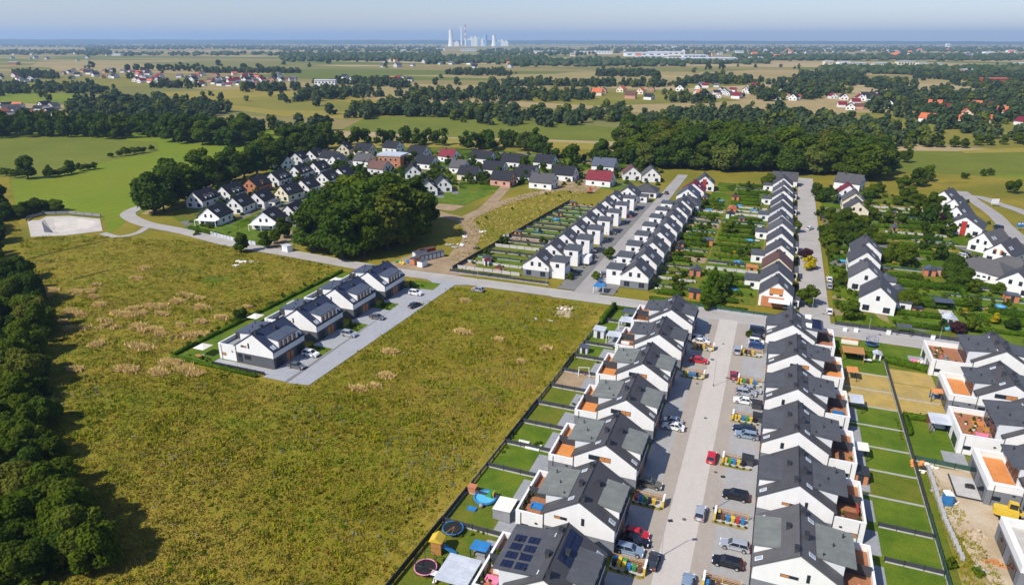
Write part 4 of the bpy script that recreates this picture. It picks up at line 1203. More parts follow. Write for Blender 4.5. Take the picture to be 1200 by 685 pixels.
EL = ['white house numbered 19 with olive flat roofs, across the lane from the solar roof',
      'white house numbered 18 with dark roofs and red flowers on its terrace',
      'third white house right of the lane, dark roofs, blue cushion spot on its brown terrace',
      'fourth white house right of the lane, dark roofs, three silver cars parked before it',
      'fifth white house right of the lane, with an orange clad gable window',
      'white house right of the lane at the cross road, solar heaters over its flat roof']
for i, (y, fl, gb, dk, nb) in enumerate(EAST):
    t = semi(EL[i], 10.1 if i < 5 else 9.2, y, -1.0, flat=fl, gable=gb, deck=dk, number=nb, group='white two-family houses right of the lane', roof='tile' if i else 'tile2')
    if i == 5:
        b = MB()
        for q in (2.6, 8.6): b.prism_x([(q, 7.05), (q + 1.3, 8.05), (q + 1.36, 8.0), (q + .06, 7.0)], 3.2, 4.6)
        b.build('solar_heater', 'whitep', t)
        b = MB()
        for q in range(5): b.prism_x([(3.0 + q * 1.2, 7.0), (3.9 + q * 1.2, 7.5), (3.93 + q * 1.2, 7.46), (3.05 + q * 1.2, 6.98)], 4.9, 6.9)
        b.build('solar_rack', 'solar', t)
FAR_E = [(170.6, 54.6, 8.2, True, 'none', 'deck', 'tile', 'white house at the right by the cross road, plants on its walled terrace'),
         (152.4, 51.8, 5.0, False, 'clad', 'tarp', 'tile', 'white house at the right with a bright orange terrace floor and orange gable window'),
         (135.4, 52.6, 7.0, True, 'none', 'deck', 'tile', 'grey roofed house at the right edge with pink and orange cushions on its terrace'),
         (119.4, 51.8, 5.0, False, 'none', 'tarp', 'tile', 'unfinished grey walled house with an orange membrane terrace beside the digger'),
         (98.6, 51.6, 5.2, False, 'none', 'conc', 'tile', 'unfinished grey walled house at the bottom right corner below the digger')]
for i, (y, x, tw, bd, gb, dk, rf, lb) in enumerate(FAR_E):
    semi(lb, x, y, 1.0, flat='feltd', gable=gb, deck=dk, terr_w=tw, big_dormer=bd, roof=rf, terr_low='grey' if i in (1, 3, 4) else 'white', group='white houses along the right edge', rim=.75 if i in (1, 3, 4) else .35, divider=False)
NEW = ['new navy roofed house at the near end of the row of four in the meadow', 'second new navy roofed house from the near end of the meadow row',
       'third new navy roofed house from the near end of the meadow row', 'new navy roofed house at the road end of the row of four in the meadow']
for i in range(4):
    semi(NEW[i], -112.9 + (0.6 if i == 3 else 0), 116.3 + 17.0 * i - (0.8 if i == 3 else 0), 1.0, L=11.8, ez=4.5, ap=8.3, roof='navy', band='dgrey', new=True, gable='slit', deck='slab', group='four new navy roofed houses', terr_w=5.4)


# simple gabled house, ridge along its own y; origin at the middle of its base
def cottage(label, x, y, rz, wd=9.0, L=10.0, ez=3.6, ap=7.4, wall='white', roof='tile', band=None, wins=2, wing=None, group=None, chimney=True, dormer=0, skyl=2, veranda=False, cat='house', name='gabled_house', sc=None, hip=False, panel=None, proto=False):
    t = thing(name, label, cat, (x, y, 0), rz, group, sc)
    hw = wd / 2; k = (ap - ez) / hw; y0, y1 = -L / 2, L / 2
    if hip:
        MB().box(-hw, y0, 0, hw, y1, ez).build('wall', wall, t)
        q = hw * 0.95
        MB().add([(-hw - .4, y0 - .4, ez), (hw + .4, y0 - .4, ez), (hw + .4, y1 + .4, ez), (-hw - .4, y1 + .4, ez), (0, y0 + q, ap), (0, y1 - q, ap)], [(0, 1, 4), (1, 2, 5, 4), (2, 3, 5), (3, 0, 4, 5), (3, 2, 1, 0)]).build('roof', roof, t)
    else:
        MB().prism_y([(-hw, 0), (hw, 0), (hw, ez), (0, ap), (-hw, ez)], y0, y1).build('wall', wall, t)
        ov = hw + 0.35
        MB().prism_y([(-ov, ap - k * ov + .03), (0, ap + .03), (ov, ap - k * ov + .03), (ov, ap - k * ov + .25), (0, ap + .27), (-ov, ap - k * ov + .25)], y0 - .3, y1 + .3).build('roof', roof, t)
    if band: MB().box(-hw - .03, y0 - .03, 0, hw + .03, y0, 2.4).box(hw, y0, 0, hw + .03, y1, 2.4).build('lower_wall', band, t)
    if panel: MB().box(-1.0, y0 - .04, 0.0, 1.0, y0, ap - 1.8).build('wall_panel', panel, t)
    if not hip:
        wins = wins if wd > 6 else 1
        for i in range(wins):
            xx = (i - (wins - 1) / 2) * 2.7
            win(t, 1, '-y', xx - .5, xx + .5, ez - 0.3, ez + 1.15, y0, 1, frame='dgrey')
    for i in range(2):
        xx = -hw + 1.2 + i * (wd - 4.2)
        win(t, 1, '-y', xx, xx + 1.8, 0.5, 2.2, y0 - (0.03 if band else 0), 2, frame='dgrey')
    for yy in (-L * 0.22, L * 0.2):
        win(t, 1, '+x', yy - .7, yy + .7, 1.0, 2.3, hw + (0.03 if band else 0), 1, frame='dgrey'); win(t, 1, '-x', yy - .7, yy + .7, 1.0, 2.3, -hw, 1, frame='dgrey')
    if not hip:
        for i in range(skyl):
            skylight(t, 1, k, ap, hw * 0.42, hw * 0.42 + 1.0, y0 + 2 + i * 1.5, y0 + 2.8 + i * 1.5)
    if chimney:
        c_ = MB().box(-.9, y1 * 0.4 - .35, ap - 1.6, -.3, y1 * 0.4 + .35, ap + .75).build('chimney', 'anth', t)
    if wing:   # (x0, x1, ya, yb, height): flat roofed side building
        a, b, c, d, h = wing
        wg = MB().box(a, c, 0, b, d, h).build('wing', wall, t)
        MB().box(a - .25, c - .25, h, b + .25, d + .25, h + .25).build('wing_roof', 'feltd', wg)
        win(wg, 1, '+x' if b > hw else '-x', c + .8, d - .8, h - 2.0, h - .7, b if b > hw else a, 2, frame='dgrey')
        win(wg, 1, '-y', (a + b) / 2 - .6, (a + b) / 2 + .6, h - 2.1, h - .8, c, 1, frame='dgrey')
    for i in range(dormer):
        yy = (i - (dormer - 1) / 2) * 3.6
        z0_ = ez + 0.2
        dm = MB().prism_x([(yy - 1.1, z0_), (yy + 1.1, z0_), (yy + 1.1, z0_ + 1.5), (yy, z0_ + 2.2), (yy - 1.1, z0_ + 1.5)], 1.0, hw - 0.3).build('dormer', wall, t)
        MB().prism_x([(yy - 1.3, z0_ + 1.42), (yy, z0_ + 2.25), (yy + 1.3, z0_ + 1.42), (yy + 1.3, z0_ + 1.58), (yy, z0_ + 2.42), (yy - 1.3, z0_ + 1.58)], 0.7, hw - 0.1).build('dormer_roof', roof, dm)
        win(dm, 1, '+x', yy - .6, yy + .6, z0_ + .3, z0_ + 1.4, hw - 0.3, 1, frame='dgrey')
    if veranda:
        v_ = MB(); v_.box(-hw, y0 - 3.2, 2.5, hw, y0 - 0.003, 2.65)
        for xx in (-hw + .15, 0, hw - .15): v_.box(xx - .1, y0 - 3.1, 0, xx + .1, y0 - 2.9, 2.5)
        v_.build('veranda', 'whitep', t)
    return t


A = 'white gabled houses along the middle street'
for i in range(8):
    yy = [203.6, 218.4, 233.0, 247.8, 262.6, 277.6, 292.6, 307.6][i]
    cottage('%s white gabled house from the cross road on the left side of the middle street' % ORD[i], -70.6 + i * 0.25, yy + 4.2, 0, 9.2, 8.4, 4.2, 7.6, band='grey', wing=(4.603, 9.8, -3.0, 3.4, 5.9), group=A, roof='tile')
for i in range(8):
    yy = [204.5, 218.8, 233.4, 248.2, 262.8, 277.6, 291.8, 305.5][i]
    cottage('%s white gabled house from the cross road on the right side of the middle street' % ORD[i], -37.4 + i * 0.1, yy + 4.4, 0, 9.0, 8.8, 4.2, 7.8, band='grey', wing=(-9.6, -4.503, -2.6, 3.4, 5.2), group=A, roof='tile')
cottage('white house with a hipped charcoal roof near the top of the middle street', -36, 322, 0, 11, 11, 3.4, 6.8, hip=True, group=A)
cottage('white house with a grey blue roof behind the hipped one on the middle street', -38, 338, 0, 10, 11, 3.8, 7.6, roof='feltn', group=A)
cottage('white house with a bright crimson roof at the top of the middle street', -37, 352, 0, 11, 10, 3.6, 7.6, roof='redt', group=A)
cottage('white house with red cladding at the top right end of the middle street', -34, 372, 0.1, 10, 10, 3.8, 8, panel='redw', group=A)
cottage('dark roofed house at the far left end of the middle street', -66, 331, 0, 10, 10, 3.6, 7.4, wing=(5.003, 9.5, -3, 3, 3), group=A)
cottage('dark hipped bungalow left of the far end of the middle street', -60, 345, 0, 12, 11, 3.0, 6.4, hip=True, group=A)
cottage('white gabled house with two attic windows facing the top of the middle street', -65, 385, 0.25, 10, 10, 3.6, 8, roof='tile2')

B = 'houses along the left side of the narrow street'
BY = [(203.5, 'white', 'tile', 'orange panelled white house'), (216.5, 'white', 'tile', 'white house with dark roof'), (230.5, 'cream', 'brownt', 'cream house with a brown roof'), (246, 'white', 'tile', 'white gabled house'), (263, 'white', 'tile', 'white house with long charcoal roof'),
      (279, 'white', 'tile2', 'white house with greyer roof'), (293, 'white', 'tile', 'white gabled house with flat side wing'), (310, 'pale', 'tile', 'pale grey gabled house'), (326, 'white', 'tile', 'white gabled house'), (344, 'white', 'tile', 'white gabled house'), (360, 'white', 'tile2', 'white house with grey roof'), (378, 'white', 'tile', 'white gabled house')]
for i, (yy, wl, rf, ds) in enumerate(BY):
    t = cottage('%s, %s up the near row of the narrow street' % (ds, ORD[i]), 5.4 + (rnd.random() - .5) * .8, yy + 4.5, 0.02 * (rnd.random() - .5), 9.4, 8.6 + (i % 3) * .7, 3.9 + (i % 2) * .3, 7.8, wl, rf, wing=(-9.4, -4.703, -3, 3.4, 2.9) if i % 2 else (4.703, 6.6, -3, 2.5, 2.8), group=B, skyl=0 if i % 3 else 2)
    if i == 0:
        MB().box(-4.0, -4.40, 0.0, 2.4, -4.303, 3.2).build('wall_panel', 'brickw', t); MB().box(-1.9, -7.8, 2.5, 4.0, -4.4, 2.65).build('porch_roof', 'whitep', t)
        MB().box(-2.0, -4.42, 4.1, 1.8, -4.303, 6.0).build('wall_panel', 'orange', t)
cottage('house with a long dark roof lying across the end of the narrow street', 6, 400, math.pi / 2, 10, 13, 3.4, 7.0, group=B)
C_ = 'houses along the right side of the narrow street'
for i, (px, py, rz, wl, rf, L, lb) in enumerate([
        (1029, 345, -0.12, 'white', 'tile', 11, 'large white gabled house at the corner of the cross road and the narrow street'),
        (1014, 322, -0.05, 'white', 'tile2', 10, 'white gabled house with slit window, second from the cross road right of the narrow street'),
        (1012, 304, 0, 'white', 'tile', 10, 'white house with charcoal roof, third from the cross road right of the narrow street'),
        (1014, 292, 0, 'white', 'tile', 10, 'dark roofed white house in front of the overgrown scrub, fourth right of the narrow street'),
        (1003, 244, 0, 'cream', 'tile', 10, 'cream walled house with dark roof just behind the scrub by the narrow street'),
        (1000, 234, 0, 'cream', 'tile2', 10, 'cream walled house below the red roofed one on the narrow street'),
        (993, 225, 0, 'white', 'redt', 9, 'small house with a bright red roof at the far end of the narrow street'),
        (996, 213, 1.2, 'white', 'tile', 13, 'wide white house with dark roof at the top right end of the narrow street')]):
    x, y = G(px, py, 4)
    cottage(lb, x, y, rz, 9.6, L, 4.2, 8.2, wl, rf, group=C_, wing=(4.803, 9, -1, 4, 3) if i in (0, 1) else None, wins=1 if i < 2 else 2)
D_ = 'white houses by the side road at the right'
for i, (px, py, rz, wl, rf, wd, L, hip, pn, lb) in enumerate([
        (1109, 233, -0.5, 'white', 'tile', 9, 11, False, None, 'white house with two red windows in its gable, farthest of the right cluster'),
        (1120, 243, -0.5, 'white', 'tile', 8, 9, False, None, 'white gabled house second from the far end of the right cluster'),
        (1124, 252, -0.5, 'white', 'tile', 8, 11, False, None, 'long dark roofed white house in the middle of the right cluster'),
        (1132, 264, -0.35, 'white', 'tile', 13, 11, False, 'redw', 'white house with a broad red stripe down its gable'),
        (1160, 284, -0.7, 'white', 'tile2', 9, 12, False, None, 'white house with a pale grey roof in the right cluster'),
        (1178, 296, -0.6, 'white', 'tile', 9, 12, False, None, 'white gabled house with orange window shutters at the right edge'),
        (1155, 314, 0.9, 'white', 'tile2', 11, 17, True, None, 'low white bungalow with a broad hipped dark roof behind the caravan'),
        (1186, 312, 0.9, 'white', 'tile2', 10, 14, True, None, 'low hipped bungalow at the right edge behind the white caravan'),
        (1196, 330, -0.5, 'white', 'tile', 10, 12, False, None, 'white house cut by the right edge, below the hipped bungalows')]):
    x, y = G(px, py, 3)
    t = cottage(lb, x, y, rz, wd, L, 3.6 if not hip else 3.0, 7.6 if not hip else 6.4, wl, rf, hip=hip, panel=pn, group=D_)
    if 'orange' in lb:
        for q in (-1.6, .4): MB().box(q, -L / 2 - .05, 3.3, q + 1.0, -L / 2 - .003, 5.2).build('shutter', 'orange', t)
# ---- the older village
V_ = 'houses of the village behind the grove'
vil = [  # px, py (at 3 m), rz, wall, roof, w, L, extra, label
    (238, 233, 0.12, 'white', 'tiled', 9, 13, 'd2', 'long white house with roof dormers nearest the big trees, first in the back row'),
    (270.5, 226, 0.12, 'white', 'tiled', 9, 13, 'd2', 'long white house with dormers, second in the back row by the big trees'),
    (301, 217, 0.12, 'brickw', 'tiled', 9.5, 13, 'd1', 'house with an orange brick gable in the back row by the big trees'),
    (326, 209.5, 0.12, 'white', 'tiled', 9, 13, 'd2', 'long white house with dormers just right of the orange brick gable'),
    (352, 202, 0.12, 'white', 'tiled', 9, 13, 'd2', 'fifth long white house with dormers in the back row by the trees'),
    (374, 198, 0.0, 'white', 'tiled', 9, 11, 'd1', 'white gabled house in the back row, sixth from the road'),
    (396, 190, 0.0, 'white', 'tile', 9, 11, 'w', 'white house with greyer roof at the right end of the back row'),
    (253, 252, 0.2, 'white', 'tiled', 10, 11, 'v', 'white house with a veranda on posts facing the curving road'),
    (281, 240, 0.2, 'white', 'tiled', 9, 11, '', 'white gabled house with a dark window, first of the front row'),
    (306, 234, 0.2, 'white', 'tiled', 9, 11, 'w', 'white gabled house with brown shuttered window, second of the front row'),
    (339, 226, -0.1, 'cream', 'tiled', 9, 11, '', 'cream gabled house with two brown windows in the front row'),
    (360, 219, 0.1, 'white', 'tiled', 9, 11, '', 'white gabled house, fourth of the front row left of the grove'),
    (384, 210, 0.1, 'white', 'tiled', 9, 12, 'd1', 'white dark roofed house just above the left side of the grove'),
    (402, 205, 0.1, 'white', 'tiled', 9, 11, '', 'white gabled house directly above the top of the grove'),
    (316, 257, 0.25, 'white', 'tiled', 11, 11, 'v', 'white gabled house with a white posted veranda and lawn by the pale fence'),
    (345, 249, 0.15, 'white', 'tiled', 8.5, 11, '', 'white gabled house half hidden behind the left side of the grove'),
    (332, 191, 1.2, 'white', 'tile', 9, 12, '', 'white house with a broad grey roof against the upper trees'),
    (350, 186, 0.3, 'white', 'tiled', 9, 12, '', 'dark roofed house tight against the upper left trees'),
    (369, 183, 0.1, 'white', 'tiled', 9, 12, 'd1', 'white gabled house with tall dark windows by the upper trees'),
    (388, 185, 1.4, 'white', 'tiled', 9, 13, '', 'white house with a long charcoal roof, right of the tall windowed one'),
    (404, 175, 0.3, 'cream', 'tiled', 9, 11, '', 'cream house with a small red gable at the village edge'),
    (428, 176, 1.45, 'cream', 'tiled', 10, 13, 'd1', 'cream house with a wide dark roof under the upper trees'),
    (428, 188, 1.45, 'white', 'tile', 10, 12, 'd2', 'white house with two dormers in the middle of the upper village'),
    (446, 197, 1.4, 'pale', 'brownt', 10, 12, '', 'house with a brown roof just above the top of the grove'),
    (461, 173, 1.45, 'white', 'tiled', 10, 12, '', 'white dark roofed house behind the orange brick block'),
    (484, 201, 0.5, 'white', 'tiled', 9, 13, '', 'dark roofed house turned towards the meadow, right of the brown roof'),
    (491, 179, 1.45, 'pale', 'tiled', 11, 13, '', 'pale house with a broad dark hipped look roof beside the orange brick block'),
    (500, 191, 1.45, 'white', 'tiled', 10, 13, 'd2', 'white house with two small skylight dormers left of the crimson roof'),
    (527, 183, 1.35, 'white', 'redt', 10, 12, 'd1', 'white house with a bright crimson roof and a white gable dormer'),
    (539, 196, 1.5, 'white', 'tile', 9, 10, '', 'small white house with a grey roof below the crimson roof'),
    (551, 204, 1.5, 'cream', 'tiled', 9.5, 12, 'd1', 'cream house with a white gable dormer facing the vacant plot'),
    (566, 185, 1.5, 'white', 'tiled', 10, 15, 'd2', 'wide white house with a long dark roof right of the crimson one'),
    (580, 198, 1.5, 'white', 'tiled', 10, 13, '', 'dark roofed house just behind the pink brick house'),
    (590, 210, 1.5, 'pinkw', 'tiled', 9, 12, '', 'pink brick house with a dark roof at the end of the dirt track'),
    (602, 189, 1.5, 'white', 'tiled', 10, 14, '', 'wide dark roofed house under the trees, second right of the crimson roof'),
    (614, 206, 1.5, 'white', 'tiled', 9, 10, 'w', 'white box house with dark roof right of the pink brick house'),
    (640, 190, 1.4, 'white', 'tiled', 10, 13, 'd1', 'white house with a pointed gable dormer under the row of trees'),
    (619, 203, 1.5, 'white', 'tiled', 10, 10, 'w', 'white flat winged house between the pink house and the white garage house'),
    (637, 213, 1.5, 'white', 'tile', 10, 13, '', 'white house with a wide garage window and bright lawn before it'),
    (662, 204, 1.5, 'white', 'tiled', 10, 13, 'd2', 'white house with solar panels on a dark roof behind the bare plot'),
    (704, 210, 1.5, 'white', 'redt', 10, 14, 'd1', 'long white house with a deep crimson roof above the bare plot'),
    (709, 194, 1.5, 'white', 'feltn', 10, 14, 'w', 'white house with blue solar roof behind the long crimson roof'),
    (740, 203, 0.3, 'white', 'brownt', 10, 11, '', 'white gabled house with a brown roof beside the top of the street'),
    (502, 220, 0.5, 'white', 'tiled', 9, 11, '', 'white gabled house beside the right edge of the grove'),
    (519, 216, 0.5, 'white', 'tiled', 9, 11, '', 'white gabled house with round window next to the square lawn')]
for i, (px, py, rz, wl, rf, wd, L, ex, lb) in enumerate(vil):
    x, y = G(px, py, 3)
    c, s_ = math.cos(rz), math.sin(rz); q = lambda a, b: (x + a * c - b * s_, y + a * s_ + b * c)
    if wl != 'pinkw':
        sheet('lawn', [q(-wd / 2 - 4, -L / 2 - 7), q(wd / 2 + 4.5, -L / 2 - 7), q(wd / 2 + 4.5, L / 2 + 4), q(-wd / 2 - 4, L / 2 + 4)], ('lawn', 'lawng', 'crop4')[i % 3], -.15 + .0012 * i)
        sheet('driveway', [q(wd / 2, -L / 2 - 5.5), q(wd / 2 + 3.2, -L / 2 - 5.5), q(wd / 2 + 3.2, 1), q(wd / 2, 1)], 'bayd', -.09 + .0005 * i)
    cottage(lb, x, y, rz, wd, L, 3.5, 7.6, wl, rf, group=V_, dormer=int(ex[1]) if ex.startswith('d') else 0, veranda=ex == 'v', wing=(wd / 2 + .003, wd / 2 + 4, -3, 3, 3) if ex == 'w' else None, skyl=0 if ex.startswith('d') else 2)
# orange brick block with a flat pale roof
x, y = G(461, 189, 3)
t = thing('brick_block', 'orange brick building with a flat pale metal roof in the upper village', 'house', (x, y, 0), 0.1)
MB().box(-7.5, -6, 0, 7.5, 6, 7).build('wall', 'brickw', t)
MB().prism_y([(-8, 7), (8, 7), (8, 7.9), (-8, 8.4)], -6.4, 6.4).build('roof', 'metal', t)
for q in range(4): win(t, 1, '-y', -6.6 + q * 3.4, -5 + q * 3.4, 4.2, 5.8, -6, 1, frame='whitep'); win(t, 1, '-y', -6.6 + q * 3.4, -5 + q * 3.4, 1, 2.6, -6, 1, frame='whitep')

# ---- distant villages: house kinds built once and copied
PROT = []
for wl, rf in (('white', 'tiled'), ('white', 'redt'), ('cream', 'orat'), ('white', 'orat'), ('pale', 'tile2'), ('pinkw', 'brownt')):
    PROT.append((wl, rf))
_pm = {}
def far_house(x, y, rz, kind, label, group, s=1.0):
    wl, rf = PROT[kind]
    if kind not in _pm:
        b = MB().prism_y([(-5, 0), (5, 0), (5, 4), (0, 8), (-5, 4)], -6, 6)
        r_ = MB().prism_y([(-5.4, 3.75), (0, 8.05), (5.4, 3.75), (5.4, 4.05), (0, 8.4), (-5.4, 4.05)], -6.4, 6.4)
        w_ = pane_mb(1, '-y', -3.6, -1.6, 1, 2.6, -6, 1); pane_mb(1, '-y', 1.4, 3.4, 1, 2.6, -6, 1, None, w_); pane_mb(1, '-y', -.8, .8, 4.4, 6, -6, 1, None, w_)
        o1 = b.build('wall', wl); o2 = r_.build('roof', rf); o3 = w_.build('window', ['dgrey', 'glass'])
        _pm[kind] = (o1.data, o2.data, o3.data)
        for o in (o1, o2, o3): bpy.data.objects.remove(o)
    t = thing('village_house', label, 'house', (x, y, -0.25), rz, group, s)
    for nm, me in zip(('wall', 'roof', 'window'), _pm[kind]): link(nm, me, t)


KN = ['white walled house with a dark roof', 'white walled house with a crimson roof', 'cream walled house with an orange roof', 'white walled house with an orange roof', 'pale house with a grey roof', 'pinkish house with a brown roof']
def village(where, box, n, kinds, seed, smin=0.9, smax=1.4):
    n = int(n * 1.35)
    g = random.Random(seed); pts = []
    x0, x1, y0, y1 = box
    for _ in range(3000):
        if len(pts) >= n: break
        px, py = g.uniform(x0, x1), g.uniform(y0, y1)
        q = G(px, py)
        if all((q[0] - a) ** 2 + (q[1] - b) ** 2 > 11 ** 2 for a, b in pts): pts.append(q)
    for q in pts:
        k = g.choice(kinds)
        far_house(q[0], q[1], g.uniform(-.5, .5) + g.choice((0, 1.57)), k, KN[k] + ' in ' + where, KN[k].split(' with ')[1] + ' houses in ' + where, g.uniform(smin, smax) * .82)


village('the small village at the far left', (2, 70, 127, 142), 16, [0, 0, 4, 0, 3], 1)
village('the red roofed village left of centre', (142, 190, 84, 97), 16, [1, 1, 0, 4, 3], 2)
village('the village left of centre', (190, 345, 88, 101), 40, [0, 1, 5, 3, 0, 4], 3)
village('the roadside hamlet at the left', (70, 140, 83, 93), 16, [0, 4, 5, 0], 4)
village('the hamlet at the left edge', (0, 40, 88, 97), 6, [0, 4, 1], 5)
village('the village behind the middle woods', (396, 485, 91, 98), 16, [1, 1, 3, 0], 6)
village('the farm hamlet right of centre', (694, 800, 106, 117), 8, [0, 2, 5, 0], 7, 1.1, 1.6)
village('the village above the broad wood', (812, 885, 100, 116), 16, [0, 3, 0, 1, 4], 8)
village('the houses at the wood edge', (900, 960, 108, 118), 9, [0, 3, 5, 0], 9)
village('the white village above the right field', (975, 1060, 113, 129), 18, [0, 0, 0, 1, 5], 10)
village('the orange roofed hamlet at the right', (1075, 1200, 126, 147), 15, [3, 1, 2, 0, 3], 11)
village('the scattered far settlement in the middle', (440, 600, 67, 80), 22, [0, 4, 4, 2], 12, 1.3, 2.0)
village('the scattered far settlement at the right', (860, 1200, 58, 70), 36, [4, 4, 2, 0], 13, 2.0, 3.2)
village('the thin settlement at the far left', (0, 140, 62, 72), 8, [0, 4], 14, 1.3, 2.0)
village('the upper town behind the warehouses', (640, 860, 60, 68), 14, [4, 0, 2], 15, 2.0, 3.0)
# ------------------------------------------------------------------ cars
def car_proto(kind):
    """meshes of a car pointing along +x: body, glass, wheel, headlight, taillight"""
    if kind == 'van': Lh, zb, zr, hood, a0, a1, b0, b1, wb = 2.35, 1.15, 2.0, 1.0, -2.30, -2.25, 1.75, 1.05, 0.94
    elif kind == 'suv': Lh, zb, zr, hood, a0, a1, b0, b1, wb = 2.25, 1.0, 1.66, 0.98, -2.15, -1.75, 1.15, 0.45, 0.92
    elif kind == 'sedan': Lh, zb, zr, hood, a0, a1, b0, b1, wb = 2.30, 0.88, 1.42, 0.84, -1.75, -1.0, 1.15, 0.35, 0.89
    elif kind == 'estate': Lh, zb, zr, hood, a0, a1, b0, b1, wb = 2.32, 0.88, 1.46, 0.86, -2.2, -1.85, 1.15, 0.40, 0.89
    else: Lh, zb, zr, hood, a0, a1, b0, b1, wb = 2.0, 0.92, 1.48, 0.88, -1.92, -1.5, 1.05, 0.35, 0.87
    tail_z = zb - 0.02
    side = [(-Lh + .08, .30), (Lh - .15, .28), (Lh, .48), (Lh - .03, .66), (Lh - .25, hood - .10), (b0, hood + .05), (a0, tail_z), (-Lh + .03, tail_z - .12), (-Lh, .55)]
    def lay(w_): return [(x, z) for x, z in side]
    b = MB(); n = len(side)
    rings = [(-wb + .10, .96), (-wb, 1.0), (-wb + .02, 1.0), (wb - .02, 1.0), (wb, 1.0), (wb - .10, .96)]
    pts = []; fc = []
    for j, (yy, q) in enumerate(((-wb + .16, 0), (-wb, 1), (wb, 1), (wb - .16, 0))):
        for x, z in side:
            xx = x * (0.965 if q == 0 else 1.0); zz = z + (0.05 if q == 0 and z > .6 else (-.02 if q == 0 else 0))
            f_ = 1.0 - 0.10 * max(0, (abs(x) - 1.4)) if q else 1.0
            pts.append((xx if q == 0 else x, yy * (f_ if q else 1), zz))
    # order: lower inner edge, outer side, outer side, inner
    idx = lambda j, i: j * n + i % n
    for j in range(3):
        for i in range(n): fc.append((idx(j, i), idx(j, i + 1), idx(j + 1, i + 1), idx(j + 1, i)))
    fc.append(tuple(range(n))); fc.append(tuple(range(4 * n - 1, 3 * n - 1, -1)))
    b.add(pts, fc)
    rw = wb - .24
    # roof and pillars
    rp = [(a1 - .02, zr), (b1 + .06, zr)]
    b.add([(a1, -rw, zr - .02), (b1, -rw, zr - .02), (b1, rw, zr - .02), (a1, rw, zr - .02), (a1 + .1, -rw + .12, zr + .04), (b1 - .12, -rw + .12, zr + .04), (b1 - .12, rw - .12, zr + .04), (a1 + .1, rw - .12, zr + .04)],
          [(4, 5, 6, 7), (0, 1, 5, 4), (1, 2, 6, 5), (2, 3, 7, 6), (3, 0, 4, 7), (0, 3, 2, 1)])
    for s in (-1, 1):
        for (xa, xb) in ((a0, a1), (b0, b1), ((a0 + b0) / 2 - .1, (a1 + b1) / 2)):
            b.tube((xa, s * (wb - .09), zb - .03), (xb, s * (rw + .01), zr), .055, 0, 5)
        b.box(b0 - .35, s * (wb + .02) - .09, zb - .02, b0 - .15, s * (wb + .02) + .09, zb + .13)
    body = b.build('body', 'whitep'); bm_ = body.data; bpy.data.objects.remove(body)
    g = MB(); gw = wb - .10
    g.add([(a0 + .03, -gw, zb - .06), (b0 - .02, -gw, zb - .06), (b0 - .02, gw, zb - .06), (a0 + .03, gw, zb - .06), (a1 + .02, -rw + .01, zr - .03), (b1, -rw + .01, zr - .03), (b1, rw - .01, zr - .03), (a1 + .02, rw - .01, zr - .03)],
          [(0, 1, 5, 4), (1, 2, 6, 5), (2, 3, 7, 6), (3, 0, 4, 7), (4, 5, 6, 7)])
    o = g.build('glass', 'glass'); gm = o.data; bpy.data.objects.remove(o)
    wl = MB(); N = 14
    for yy0, yy1, r, m in ((-.11, .11, .33, 0), (-.118, .118, .20, 1)):
        pr = [(r * math.cos(6.2832 * i / N), r * math.sin(6.2832 * i / N)) for i in range(N)]
        wl.prism_y(pr, yy0, yy1, m)
    o = wl.build('wheel', ['black', 'stone']); wm = o.data; bpy.data.objects.remove(o)
    hl = MB().box(-.10, -.20, -.08, .05, .20, .08); o = hl.build('headlight', 'whitep'); hm = o.data; bpy.data.objects.remove(o)
    tl = MB().box(-.04, -.17, -.10, .08, .17, .12); o = tl.build('taillight', 'redp'); tm = o.data; bpy.data.objects.remove(o)
    pl = MB().box(-.01, -.26, -.06, .01, .26, .06); o = pl.build('number_plate', 'whitep'); pm = o.data; bpy.data.objects.remove(o)
    return dict(body=bm_, glass=gm, wheel=wm, head=hm, tail=tm, plate=pm, L=Lh, w=wb, zb=zb)


CARS = {}
PAINT = {}
def paint(c):
    cols = dict(white=(.78, .78, .77), black=(.008, .008, .010), red=(.55, .012, .02), darkred=(.28, .01, .02), silver=(.46, .48, .51), grey=(.16, .165, .175), darkgrey=(.045, .047, .052), blue=(.02, .07, .22), navy=(.012, .02, .05), paleblue=(.30, .38, .48), olive=(.13, .12, .085), beige=(.42, .37, .29), green=(.05, .12, .08))
    if c not in PAINT: PAINT[c] = glossy(c + '_car_paint', cols[c], 0.28, 0.35 if c in ('silver', 'grey', 'paleblue', 'darkgrey') else 0.0, 0.8)
    return PAINT[c]


def car(kind, colr, x, y, deg, label, group='cars parked around the estate'):
    if kind not in CARS: CARS[kind] = car_proto(kind)
    c = CARS[kind]
    t = thing('parked_car', label, 'car', (x, y, 0.012), RAD(deg), group)
    bd = link('body', c['body'], t); repaint(bd, 0, paint(colr))
    link('glass', c['glass'], t)
    for sx_ in (-1, 1):
        for sy_ in (-1, 1): link('wheel', c['wheel'], t, (sx_ * c['L'] * 0.62, sy_ * (c['w'] - .10), .33))
        link('headlight', c['head'], t, (c['L'] - .10, sx_ * (c['w'] - .28), .66)); link('taillight', c['tail'], t, (-c['L'] + .01, sx_ * (c['w'] - .25), .76))
    link('number_plate', c['plate'], t, (-c['L'] - .02, 0, .55))
    return t


